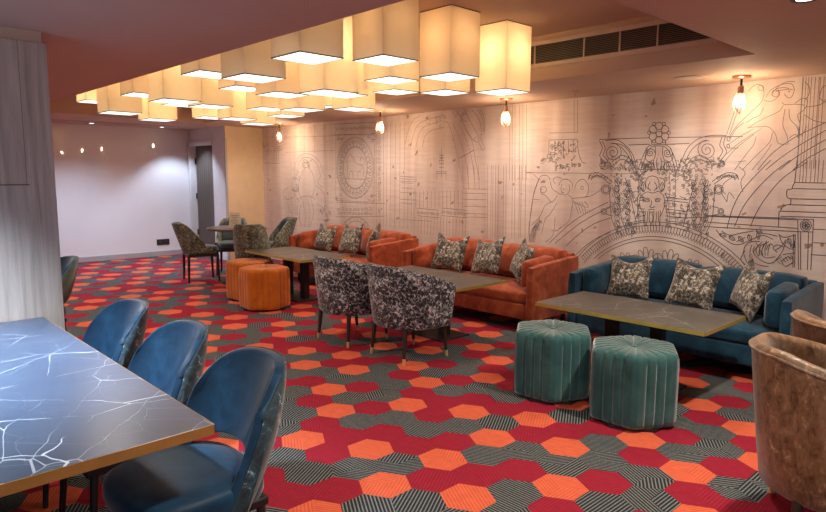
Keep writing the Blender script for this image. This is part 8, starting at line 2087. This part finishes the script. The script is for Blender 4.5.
# ------------------------------------------------------------------ caged filament pendants
M['filament'] = emit('lit_filament', (1, .69, .42), 470)
def bulb_glass():
    mt, n, p = nt('clear_bulb_glass')
    tr = N(n, 'ShaderNodeBsdfTransparent'); gl = N(n, 'ShaderNodeBsdfGlossy'); gl.inputs['Roughness'].default_value = .05
    fr = N(n, 'ShaderNodeFresnel'); fr.inputs[0].default_value = 1.3
    mx = N(n, 'ShaderNodeMixShader'); n.links.new(fr.outputs[0], mx.inputs[0])
    n.links.new(tr.outputs[0], mx.inputs[1]); n.links.new(gl.outputs[0], mx.inputs[2])
    em = N(n, 'ShaderNodeEmission'); em.inputs[0].default_value = (1, .74, .46, 1); em.inputs[1].default_value = .55
    ad = N(n, 'ShaderNodeAddShader'); n.links.new(mx.outputs[0], ad.inputs[0]); n.links.new(em.outputs[0], ad.inputs[1])
    n.links.new(ad.outputs[0], n.nodes['Material Output'].inputs['Surface']); return mt
M['bulb_glass'] = bulb_glass()
def pendant():
    t = thing('caged_bulb_pendant', '', 'pendant light', group='caged bulbs along the mural')
    b = nb(); lathe(b, [(.066, 0), (.068, -.012), (.058, -.020), (.02, -.022)][::-1], 24); finish('canopy', b, M['copper'], t)
    b = nb(); cyl(b, (0, 0, -.02), (0, 0, -.075), .009, seg=8); finish('stem', b, M['black'], t)
    b = nb(); lathe(b, [(.018, -.135), (.024, -.12), (.022, -.08), (.012, -.072)], 16); finish('socket', b, M['copper'], t)
    b = nb(); lathe(b, [(.004, -.245), (.020, -.238), (.031, -.215), (.032, -.195), (.022, -.160), (.014, -.137)], 14); bo = finish('bulb', b, M['bulb_glass'], t)
    b = nb(); lathe(b, [(.004, -.222), (.012, -.215), (.013, -.180), (.005, -.165)], 8); finish('filament', b, M['filament'], bo)
    b = nb()
    for k in range(6):
        a = 2*pi*k/6
        tube(b, [(r*cos(a), r*sin(a), z) for r, z in ((.024, -.125), (.040, -.165), (.050, -.205), (.044, -.245), (.020, -.272), (.004, -.278))], .0018, 5)
    lathe(b, [(.008, -.288), (.008, -.274)], 8)
    finish('wire_cage', b, M['copper'], t)
    return t
p0 = pendant()
PEND = [(-1.908, 5.31, 'caged filament pendant farthest right, by the winged figure of the mural'), (-4.124, 5.20, 'caged filament pendant below the rightmost box lamp'),
        (-5.979, 5.10, 'caged filament pendant beside the oval medallion of the mural'), (-8.613, 5.30, 'farthest small caged filament pendant, near the cream return wall')]
for k, (x, y, lb) in enumerate(PEND):
    if k == 0: p0.location = (x, y, CZ); p0['label'] = lb
    else: dup(p0, (x, y, CZ), .3*k, lb)

# ------------------------------------------------------------------ vent, small ceiling fittings
t = thing('air_vent', 'long dark slatted air vent in the side of the ceiling recess', 'vent', (-2.62, RY1, 2.36))
b = nb(); L = .82
box(b, -L-.04, L+.04, -.012, 0, -.035, 0, .003, 1); box(b, -L-.04, L+.04, -.012, 0, .145, .18, .003, 1)
box(b, -L-.04, -L, -.012, 0, 0, .145); box(b, L, L+.04, -.012, 0, 0, .145)
finish('frame', b, M['vent_frame'], t)
b = nb()
for k in range(11): 
    z = .004+k*.0130
    quad(b, [(-L, -.011, z), (L, -.011, z), (L, -.002, z+.007), (-L, -.002, z+.007)]); quad(b, [(-L, -.011, z), (L, -.011, z), (L, -.011, z+.002), (-L, -.011, z+.002)])
finish('louvres', b, M['louvre'], t, smooth=False)
b = nb(); box(b, -L, L, -.003, -.001, 0, .145); finish('dark_opening', b, M['black'], t)
for x in (-.60, -.14, .16, .45):
    b = nb(); box(b, x-.005, x+.005, -.014, -.001, 0, .145); finish('divider', b, M['vent_frame'], t)
t = thing('ceiling_speaker', 'flat round ceiling disc beside the right-hand pendant', 'ceiling fitting', (-2.223, 5.107, CZ))
b = nb(); lathe(b, [(.10, -.004), (.115, -.006), (.12, -.001)], 28); finish('disc_rim', b, M['ceil'], t)
b = nb(); lathe(b, [(.085, -.0075), (.097, -.005)], 28); finish('grille', b, M['vent_frame'], t)
t = thing('sprinkler_head', 'tiny sprinkler head on the ceiling above the mural capital', 'sprinkler', (-3.31, 5.18, CZ))
b = nb(); lathe(b, [(.012, -.02), (.035, -.008), (.036, -.001)], 16); finish('rose', b, M['vent_frame'], t)
b = nb(); lathe(b, [(.016, -.052), (.016, -.049), (.005, -.046), (.006, -.02)], 12); finish('deflector', b, M['copper'], t)
t = thing('recessed_downlight', 'round recessed downlight at the top right edge of the ceiling', 'downlight', (-.915, 3.215, CZ))
b = nb(); lathe(b, [(.040, -.003), (.055, -.006), (.062, -.001)], 24); finish('bezel', b, M['grille'], t)
b = nb(); lathe(b, [(.036, -.0045), (.039, -.002)], 20); finish('lens', b, emit('downlight_lens', (1, .95, .85), 2), t)
t = thing('linear_diffuser', 'thin dark linear slot in the far ceiling before the white wall', 'vent', (-10.42, 3.4, CZ))
b = nb(); box(b, -.035, .035, -1.6, 1.25, -.004, -.001); finish('slot', b, M['black'], t)
b = nb(); box(b, -.05, -.036, -1.6, 1.25, -.006, -.001); box(b, .036, .05, -1.6, 1.25, -.006, -.001); finish('slot_frame', b, M['vent_frame'], t)
for y, lb in ((3.25, 'small lit downlight over the left of the far white wall'), (4.35, 'small lit downlight in the far ceiling close to the door')):
    t = thing('small_downlight', lb, 'downlight', (-10.75, y, CZ), 0, 'downlights before the white wall')
    b = nb(); lathe(b, [(.035, -.003), (.05, -.005), (.055, -.001)], 20); finish('bezel', b, M['white_paint'], t)
    b = nb(); lathe(b, [(.03, -.0045), (.033, -.002)], 16); finish('lens', b, emit('small_downlight_lens', (.8, .9, 1), 4), t)
t = thing('wall_socket', 'dark double socket plate low on the white wall', 'socket', (XL, 4.42, .245))
b = nb(); box(b, 0, .012, -.11, .11, -.05, .05, .003, 1); finish('plate', b, M['black'], t)
for y in (-.05, .05):
    b = nb(); box(b, .012, .015, y-.035, y+.035, -.03, .03, .002, 1); finish('outlet', b, M['grille'], t)

# ------------------------------------------------------------------ sofas
def sofa(w, d, mt, label, cx, y0, rz=0, arm=.62, hb=.735):
    t = thing('sofa', label, 'sofa', (cx, y0, 0), rz, 'velvet sofas along the mural wall')
    h = w/2; ta = .085
    b = nb(); box(b, -h+ta, h-ta, .03, d-.03, .115, .265, .02, 3); finish('base', b, mt, t)
    b = nb(); puff(b, -h+ta*.6, h-ta*.6, d-.12, d, .12, hb-.035, .035, 0, 1); finish('back_frame', b, mt, t)
    for s in (-1, 1):
        # slim outer arm, rising a little to the back
        b = nb(); puff(b, s*h-(ta if s > 0 else 0), s*h+(0 if s > 0 else ta), 0, d-.02, .115, arm, .03, 0, 0)
        for v in b.verts:
            if v.co.z > .35: v.co.z += .055*max(0, v.co.y)/d*(v.co.z-.35)/(arm-.35)
        finish('arm', b, mt, t)
        # padded inner arm cushion
        xa = s*(h-ta-.004); xb = s*(h-ta-.125)
        b = nb(); puff(b, min(xa, xb), max(xa, xb), .08, d-.30, .40, arm+.035, .045, .012, 0)
        for v in b.verts:
            if v.co.z > .45: v.co.z += .05*max(0, v.co.y)/d*(v.co.z-.45)/(arm-.45)
        finish('arm_cushion', b, mt, t)
    b = nb(); puff(b, -h+ta+.004, h-ta-.004, .02, d-.18, .262, .385, .045, .02, 2); finish('seat_cushion', b, mt, t)
    for s in (-1, 1):
        b = nb(); xa, xb = (-h+ta+.01, -.003) if s < 0 else (.003, h-ta-.01)
        puff(b, xa, xb, d-.29, d-.09, .41, hb+(.012 if s < 0 and hb > .7 else 0), .06, .025, 1)
        for v in b.verts: v.co.y += (v.co.z-.41)*.16
        finish('back_cushion', b, mt, t)
    for sx in (-1, 1):
        for y in (.10, d-.10):
            b = nb(); cyl(b, (sx*(h-.12), y, 0), (sx*(h-.12), y, .118), .018, .026, 10); finish('leg', b, M['black'], t)
    return t
SY = 4.64
sofa(1.77, .79, M['orange'], 'rust orange velvet sofa in the middle, behind the two mottled tub chairs', -4.215, SY)
sofa(1.80, .79, M['orange'], 'farthest rust orange velvet sofa, behind the amber footstools', -6.49, SY)
sofa(1.74, .79, M['blue'], 'petrol blue velvet sofa on the right, below the sunburst drawing', -2.12, SY+.02, 0, .625, .72)

# ------------------------------------------------------------------ scatter cushions
def pillow_mesh(s=.43, t=.13, n=14, chop=0):
    bm = nb()
    for sgn in (1, -1):
        rows = []
        for i in range(n+1):
            u = 2*i/n-1; r = []
            for j in range(n+1):
                v = 2*j/n-1
                x = s/2*u*(1-.10*(1-v*v)); z = s/2*v*(1-.10*(1-u*u))
                if chop and v > 0: z -= chop*v*max(0, 1-(u/.8)**2)
                e = max(0, (1-u**2)*(1-v**2))
                y = sgn*(t/2)*e**.42*(1-.25*max(0, v)*(chop > 0))
                r.append((x, y, z))
            rows.append(r)
        grid(bm, rows)
    bmesh.ops.remove_doubles(bm, verts=bm.verts, dist=1e-5)
    return bm
PIL = [ # x, y, z, tilt, yaw, roll, size, chop, label
 (-2.583, 4.98, .597, -20, 5, -3, .375, .05, 'mottled cushion leaning at the left end of the blue sofa'),
 (-2.04, 4.98, .602, -22, 0, 4, .385, .04, 'mottled cushion in the middle of the blue sofa'),
 (-1.622, 4.98, .632, -16, -46, 10, .41, .07, 'mottled cushion tucked against the right arm of the blue sofa'),
 (-4.678, 4.98, .612, -20, 12, 3, .41, .06, 'olive mottled cushion at the left end of the middle orange sofa'),
 (-4.14, 4.97, .622, -24, -8, -10, .40, .03, 'olive mottled cushion in the middle of the middle orange sofa'),
 (-3.702, 4.97, .627, -20, -34, 12, .38, .02, 'olive mottled cushion half hidden by the right arm of the middle orange sofa'),
 (-6.975, 4.97, .60, -20, 4, 2, .37, .05, 'olive mottled cushion at the left end of the farthest orange sofa'),
 (-6.43, 4.98, .622, -22, -4, -5, .42, .04, 'olive mottled cushion in the middle of the farthest orange sofa'),
 (-5.962, 4.974, .636, -16, -48, 14, .40, .02, 'olive mottled cushion peeping over the right arm of the farthest orange sofa')]
for x, y, z, ti, ya, ro, s, ch, lb in PIL:
    o = finish('scatter_cushion', pillow_mesh(s, .13, 14, ch), M['cushion'], None, True, 80)
    o.rotation_euler = (Matrix.Rotation(R(ya), 3, 'Z') @ Matrix.Rotation(R(ti), 3, 'X') @ Matrix.Rotation(R(ro), 3, 'Y')).to_euler()
    o.location = (x, y, z)
    tag(o, lb, 'cushion', 'scatter cushions on the sofas')

# ------------------------------------------------------------------ low tables
def low_table(label, cx, cy, L=1.22, D=.66, z=.53, rz=0):
    t = thing('low_table', label, 'table', (cx, cy, 0), rz, 'marble topped low tables')
    b = nb(); box(b, -L/2+.003, L/2-.003, -D/2+.003, D/2-.003, z-.026, z, .0015, 1); finish('tabletop', b, M['top_grey'], t, smooth=False)
    b = nb()
    for x0, x1, y0, y1 in ((-L/2, L/2, -D/2, -D/2+.003), (-L/2, L/2, D/2-.003, D/2), (-L/2, -L/2+.003, -D/2, D/2), (L/2-.003, L/2, -D/2, D/2)): box(b, x0, x1, y0, y1, z-.027, z-.001)
    finish('edge_band', b, M['gold_edge'], t, smooth=False)
    for x in (-.17, .17):
        b = nb(); box(b, x-.04, x+.04, -.04, .04, .012, z-.03, .004, 1); finish('pedestal', b, M['black'], t)
    b = nb(); box(b, -.315, .315, -.18, .18, 0, .014, .004, 1); finish('base_plate', b, M['black'], t)
    b = nb(); box(b, -.30, .30, -.16, .16, z-.036, z-.027, .002, 1); finish('mounting_plate', b, M['black'], t)
    return t
low_table('low grey marble table with brass edge before the blue sofa', -2.07, 4.10)
low_table('low grey marble table with brass edge behind the two mottled tub chairs', -4.03, 4.05)
low_table('low brown topped table with brass edge beside the amber footstools', -6.30, 4.07)

# ------------------------------------------------------------------ hexagonal footstools
def pouffe(mt, label, x, y, rz, r=.278, h=.45, grp=''):
    t = thing('hexagonal_footstool', label, 'footstool', (x, y, 0), rz, grp)
    bm = nb(); n = 144
    prof = [(.90, .018), (.965, .022), (.992, .045), (1, .10), (1, .22), (1, .34), (.998, .385), (.985, .415), (.955, .437), (.90, .447), (.75, .451), (.55, .452), (.35, .450), (.18, .446), (.08, .438), (.03, .433)]
    rows = []
    for k, z in prof:
        row = []
        for i in range(n):
            a = 2*pi*i/n; q = (a+pi/6) % (pi/3)-pi/6      # vertices at multiples of 60
            q2 = (a % (pi/3))-pi/6                          # 0 at mid side
            hexr = cos(pi/6)/cos(q2)
            rr = r*(hexr**-6+1.02**-6*.10)**(-1/6)*1.015
            side = (a % (pi/3))/(pi/3)*4
            gr = max(0, 1-abs(side-round(side))/.14)
            rad = rr*k; zz = z
            if k > .98 or z < .40: rad -= .011*gr
            elif k > .05: zz -= .009*gr
            row.append((rad*cos(a), rad*sin(a), zz))
        rows.append(row)
    V = grid(bm, rows, True); bm.faces.new(V[0]); bm.faces.new(V[-1][::-1])
    finish('upholstered_body', bm, mt, t, True, 60)
    b = nb(); lathe(b, [(.004, .446), (.016, .443), (.018, .436)][::-1], 14); finish('button', b, mt, t)
    b = nb(); t2 = bmesh.new(); bmesh.ops.create_cone(t2, segments=6, radius1=r*.90, radius2=r*.90, depth=.02, cap_ends=True)
    merge(b, t2, Matrix.Translation((0, 0, .010)) @ Matrix.Rotation(0, 4, 'Z')); finish('plinth', b, M['black'], t, smooth=False)
    return t
pouffe(M['teal'], 'sea green velvet hexagonal footstool, the nearer and right one of the pair', -1.755, 3.485, R(0), grp='sea green footstools')
pouffe(M['teal'], 'sea green velvet hexagonal footstool, the left one of the pair', -2.335, 3.495, R(5), grp='sea green footstools')
pouffe(M['amber'], 'amber velvet hexagonal footstool, the nearer right one of the pair', -6.02, 3.48, R(-5), grp='amber footstools')
pouffe(M['amber'], 'amber velvet hexagonal footstool, the farther left one of the pair', -6.60, 3.63, R(3), grp='amber footstools')

# ------------------------------------------------------------------ curved shell chairs
def shell(bm, a, b_, ext, hfun, z0, th, taper=.88, n=44, lean=.03):
    """U-shaped upholstered shell open to +y: outer and inner face with a rolled rim"""
    path = []
    na = 8
    for i in range(na): path.append((a, ext*(1-i/na), 1.0, 0))
    m_ = n-2*na
    for i in range(m_+1):
        f = pi*i/m_
        path.append((a*cos(f), -b_*sin(f), None, f))
    for i in range(1, na+1): path.append((-a, ext*i/na, 1.0, pi))
    rows = []
    N_ = len(path)
    for k, (x, y, _, f) in enumerate(path):
        p, q = path[max(0, k-1)], path[min(N_-1, k+1)]
        tx, ty = q[0]-p[0], q[1]-p[1]; l = math.hypot(tx, ty); nx, ny = -ty/l, tx/l     # inward normal
        if nx*(-x)+ny*(-y+.1) < 0: nx, ny = -nx, -ny
        s = k/(N_-1); h = hfun(s)
        row = []
        def pt(off, z):
            kz = (z-z0)/(max(h, z0+.05)-z0); sc = taper+(1-taper)*min(1, kz**.8 if kz > 0 else 0)
            row.append(((x+nx*off)*sc, (y+ny*off)*sc-lean*max(0, kz)*(1 if y < 0 else 0)*min(1, -y/b_ if y < 0 else 0), z))
        e = th/2
        H = h-z0
        pt(.012, z0); pt(0, z0+.012); pt(0, z0+H*.3); pt(0, z0+H*.6); pt(0, h-e); pt(e*.18, h-e*.45); pt(e*.6, h-e*.1); pt(e, h); pt(e*1.5, h-e*.12); pt(th*.92, h-e*.5); pt(th, h-e); pt(th, z0+H*.6); pt(th, z0+H*.3); pt(th-.01, z0)
        rows.append(row)
    V = grid(bm, rows, True); bm.faces.new(V[0]); bm.faces.new(V[-1][::-1])
def smooth01(t): t = max(0, min(1, t)); return t*t*(3-2*t)
def hprof(hb, ha, s0, s1):
    def f(s):
        u = abs(s-.5)*2
        return hb+(ha-hb)*max(0, min(1, (u-s0)/(s1-s0)))**1.15
    return f
def legs(t, pts, r0=.020, r1=.011, mt='dark_wood', ferrule=None, square=False):
    for (x0, y0, z0, x1, y1) in pts:
        b = nb(); cyl(b, (x1, y1, 0), (x0, y0, z0), r1, r0, 4 if square else 12)
        l = finish('leg', b, M[mt], t)
        if ferrule:
            b = nb(); k = .05/z0; cyl(b, (x1, y1, -.0005), (x1+(x0-x1)*k, y1+(y0-y1)*k, .05), r1+.0012, r1+.0022, 12)
            tag(finish('ferrule', b, M[ferrule], l), 'brass leg tip')
def tub_chair(label, x, y, rz, mt, grp, a=.335, b_=.315, ext=.21, hb=.76, ha=.61, th=.07, s0=.22, s1=1.0, z0=.268, ferrule='brass', piping=None):
    t = thing('tub_chair', label, 'armchair', (x, y, 0), rz, grp)
    bm = nb(); hf = hprof(hb, ha, s0, s1); shell(bm, a, b_, ext, hf, z0, th); finish('curved_back', bm, mt, t, True, 50)
    b = nb(); n = 32; rows = []
    for k, z in ((.90, z0-.012), (.985, z0), (1, z0+.03), (1, .40), (.97, .435), (.88, .452), (.55, .462), (.1, .465)):
        row = []
        for i in range(n):
            f = 2*pi*i/n; cx, sy = cos(f), sin(f)
            px = (a-th)*.93*math.copysign(abs(cx)**.75, cx); py = ((ext+.045) if sy > 0 else (b_-th)*.93)*math.copysign(abs(sy)**.75, sy)
            row.append((px*k, py*k, z))
        rows.append(row)
    V = grid(b, rows, True); b.faces.new(V[0]); b.faces.new(V[-1])
    finish('seat', b, mt, t, True, 60)
    if piping:
        b = nb(); pts = []
        na, m_ = 8, 28
        P_ = [(a, ext*(1-i/na)) for i in range(na)]+[(a*cos(pi*i/m_), -b_*sin(pi*i/m_)) for i in range(m_+1)]+[(-a, ext*i/na) for i in range(1, na+1)]
        for k, (px, py) in enumerate(P_):
            s = k/(len(P_)-1); lean = .03*min(1, -py/b_) if py < 0 else 0
            pts.append((px*1.004, py*1.004-lean, hf(s)-th/2+.004))
        tube(b, pts, .006, 6); finish('piping', b, piping, t)
    legs(t, [(sx*.20, sy, z0+.01, sx*.215, sy*1.12) for sx in (-1, 1) for sy in (-.19, .20)], .021, .011, 'dark_wood', ferrule)
    return t
TG = 'black and white mottled tub chairs'
tub_chair('black and white mottled tub chair, the left one behind the other', -4.345, 3.375, R(0), M['tub'], TG)
tub_chair('black and white mottled tub chair, the right and nearer one of the pair', -3.64, 3.40, R(-5), M['tub'], TG)
BG = 'bronze velvet armchairs at the right edge'
tub_chair('bronze crushed velvet armchair with piped rim, the nearer one at the right edge', -.575, 3.0, R(-64), M['bronze'], BG, .32, .34, .24, .765, .61, .06, .25, 1.0, .16, 'brass', M['bronze'])
tub_chair('bronze crushed velvet armchair farther back, cut by the right edge', -.68, 3.84, R(-10), M['bronze'], BG, .34, .33, .22, .75, .64, .06, .45, 1.0, .16, 'brass', M['bronze'])

# ------------------------------------------------------------------ dining chairs
def shell_chair(label, x, y, rz, grp, outer, inner, name='dining_chair'):
    """upholstered chair whose separate curved back floats over a gap above the seat; faces +y"""
    t = thing(name, label, 'chair', (x, y, 0), rz, grp)
    zb, zt = .47, .82
    def S_(u, v, off):
        # v 0..1 up, u -1..1 across
        wv = .205+.028*sin(pi*min(1, v*1.1)*.5)
        top = 1-abs(u)**3.0*.30*v
        z0_ = .37+.165*(1-u**4)
        z = z0_+(zt-z0_)*v*top
        w = wv*(1-.10*v**3)
        x_ = w*sin(u*1.18)/sin(1.18)
        y_ = -.165-.36*(z-.5)-.02*v+(1-cos(u*1.18))*.19
        nx, ny = sin(u*1.0), -cos(u*1.0)
        return (x_+nx*off, y_+ny*off, z)
    nu, nv = 22, 12
    def side(off, name_, mt, th):
        bm = nb()
        A = [[S_(2*i/nu-1, j/nv, off) for i in range(nu+1)] for j in range(nv+1)]
        tf = th if callable(th) else (lambda v: th)
        B = [[S_(2*i/nu-1, j/nv, off+tf(j/nv)) for i in range(nu+1)] for j in range(nv+1)]
        VA, VB = grid(bm, A), grid(bm, B)
        per = [(0, i) for i in range(nu)]+[(j, nu) for j in range(nv)]+[(nv, i) for i in range(nu, 0, -1)]+[(j, 0) for j in range(nv, 0, -1)]
        for k in range(len(per)):
            p, q = per[k], per[(k+1) % len(per)]
            bm.faces.new((VA[p[0]][p[1]], VA[q[0]][q[1]], VB[q[0]][q[1]], VB[p[0]][p[1]]))
        bmesh.ops.recalc_face_normals(bm, faces=bm.faces)
        rim = [e for e in bm.edges if len(e.link_faces) == 2 and e.calc_face_angle(0) > 1.0]
        bmesh.ops.bevel(bm, geom=rim, offset=.007 if not callable(th) else .002, segments=3, profile=.5, affect='EDGES')
        return finish(name_, bm, mt, t, True, 60)
    side(0, 'backrest', inner, .034); side(.0345, 'outer_back', outer, lambda v: .044*(1-v**1.6)+.006)
    bm = nb(); n = 40; rows = []
    for k, z in ((.86, .395), (.97, .398), (1, .415), (1, .445), (.975, .466), (.90, .478), (.6, .486), (.1, .488)):
        row = []
        for i in range(n):
            f = 2*pi*i/n; cx, sy = cos(f), sin(f)
            row.append((.235*k*math.copysign(abs(cx)**.62, cx), .225*k*math.copysign(abs(sy)**.62, sy)+.01, z))
        rows.append(row)
    V = grid(bm, rows, True); bm.faces.new(V[0]); bm.faces.new(V[-1]); finish('seat', bm, inner, t, True, 60)
    b = nb(); box(b, -.20, .20, -.19, .20, .365, .396, .006, 1); finish('seat_frame', b, M['black'], t)
    legs(t, [(sx*.18, sy*.165, .38, sx*.20, sy*.20) for sx in (-1, 1) for sy in (-1, 1)], .016, .011, 'black')
    return t
DG = 'blue velvet dining chairs at the marble table'
shell_chair('nearest blue velvet dining chair, its seat half under the marble table', -1.95, .82, R(180), DG, M['chair_back'], M['chair_blue'])
shell_chair('middle one of the three blue velvet dining chairs at the marble table', -2.54, .82, R(180), DG, M['chair_back'], M['chair_blue'])
shell_chair('farthest one of the three blue velvet dining chairs at the marble table', -3.18, .82, R(180), DG, M['chair_back'], M['chair_blue'])
shell_chair('blue chair with olive printed back half hidden behind the wood partition', -5.22, 1.08, R(180), '', M['green_back'], M['chair_blue'])

def cafe_chair(label, x, y, rz, hb=.80):
    t = thing('upholstered_side_chair', label, 'chair', (x, y, 0), rz, 'olive printed chairs round the far table')
    bm = nb()
    def hf(s):
        u = abs(s-.5)*2
        return hb-(hb-.475)*smooth01((u-.30)/.52) if u > .30 else hb
    shell(bm, .225, .235, .16, hf, .385, .045, .92, 44, .12); finish('outer_back', bm, M['weave'], t, True, 50)
    b = nb()
    for k in range(1): pass
    n = 32; rows = []
    for k, z in ((.9, .40), (1, .41), (1, .445), (.96, .465), (.8, .478), (.1, .482)):
        row = []
        for i in range(n):
            f = 2*pi*i/n; cx, sy = cos(f), sin(f)
            row.append((.19*k*math.copysign(abs(cx)**.6, cx), (.235 if sy > 0 else .19)*k*math.copysign(abs(sy)**.6, sy), z))
        rows.append(row)
    V = grid(b, rows, True); b.faces.new(V[0]); b.faces.new(V[-1]); finish('seat', b, M['slate_velvet'], t, True, 60)
    # velvet lining of the back
    b = nb(); rows = []
    for j in range(9):
        v = j/8; row = []
        for i in range(21):
            f = pi*(.14+.72*i/20); s = f/pi*.62+.19
            top = hf(s)-.03; z = .47+(top-.47)*v; kz = (z-.385)/(hf(s)-.385)
            sc = .92+.08*min(1, kz**.8)
            row.append((cos(f)*.177*sc, (-.187*sin(f))*sc-.12*kz*sin(f), z))
        rows.append(row)
    grid(b, rows); o = finish('lining', b, M['slate_velvet'], t, True, 60)
    so = o.modifiers.new('thickness', 'SOLIDIFY'); so.thickness = .006
    b = nb(); box(b, -.20, .20, -.19, .21, .345, .388, .008, 1); finish('seat_frame', b, M['dark_wood'], t)
    legs(t, [(sx*.185, sy, .37, sx*.195, sy*1.06) for sx in (-1, 1) for sy in (-.175, .195)], .020, .013, 'dark_wood')
    return t
TX, TY = -7.68, 4.05
cafe_chair('olive printed chair at the far left of the round table, seen from its side', -8.18, 3.75, R(-14))
cafe_chair('olive printed chair behind the round table, facing the room', -8.42, 4.36, R(-125))
cafe_chair('olive printed chair with its back to the room, beside the amber footstools', -7.17, 3.98, R(52), .84)
cafe_chair('olive printed chair between the round table and the farthest orange sofa', -7.92, 4.74, R(160), .83)
t = thing('round_table', 'round dark wood pedestal table at the far end', 'table', (TX, TY, 0))
b = nb(); lathe(b, [(.30, .712), (.385, .716), (.39, .722), (.39, .738), (.385, .742)], 40); finish('tabletop', b, M['top_round'], t, True, 30)
b = nb(); cyl(b, (0, 0, .02), (0, 0, .713), .035, seg=16); finish('column', b, M['black'], t)
b = nb(); lathe(b, [(.22, 0), (.22, .012), (.06, .022), (.036, .05)], 28); finish('base', b, M['black'], t)
t = thing('menu_card', 'small cream folded menu card standing on the round table', 'menu card', (TX+.03, TY-.04, .7425), R(40))
b = nb()
for s in (-1, 1):
    quad(b, [(-.075, s*.03, 0), (.075, s*.03, 0), (.075, s*.002, .20), (-.075, s*.002, .20)])
o = finish('card', b, M['cream_card'], t, smooth=False); so = o.modifiers.new('thickness', 'SOLIDIFY'); so.thickness = .002
b = nb()
for k in range(7):
    z = .03+k*.021; y = -(.03-.028*z/.2)-.0016
    w = .05 if k not in (1, 4) else .03
    quad(b, [(-w, y, z), (w, y, z), (w, y+.0006, z+.006), (-w, y+.0006, z+.006)])
finish('printed_lines', b, M['ink_brown'], t, smooth=False)

# ------------------------------------------------------------------ near marble table
t = thing('marble_dining_table', 'large dark blue marble table with bronze edge in the near left corner', 'table', (-2.640, -.35, 0))
L, D, z = 1.905, 2.30, .72
b = nb(); box(b, -L/2+.002, L/2-.002, -D/2+.002, D/2-.002, z-.030, z, .001, 1); finish('tabletop', b, M['top_blue'], t, smooth=False)
b = nb()
for x0, x1, y0, y1 in ((-L/2, L/2, -D/2, -D/2+.002), (-L/2, L/2, D/2-.002, D/2), (-L/2, -L/2+.002, -D/2, D/2), (L/2-.002, L/2, -D/2, D/2)): box(b, x0, x1, y0, y1, z-.031, z-.0005)
finish('edge_band', b, plain('bronze_edge_strip', (.42, .24, .07), .45, .5), t, smooth=False)
for x in (-.66, .70):
    b = nb(); box(b, x-.03, x+.03, .47, .53, 0, z-.04); box(b, x-.03, x+.03, .58, .62, 0, z-.04)
    for zz in (.10, .30, .50): box(b, x-.012, x+.012, .50, .60, zz, zz+.03)
    finish('trestle_leg', b, M['black'], t, smooth=False)
    b = nb(); box(b, x-.25, x+.25, -.95, .30, 0, .014); box(b, x-.10, x+.10, -.25, .12, .014, z-.04); finish('pedestal', b, M['black'], t, smooth=False)
b = nb(); box(b, -.85, .85, -.9, .65, z-.045, z-.031); finish('underframe', b, M['black'], t, smooth=False)
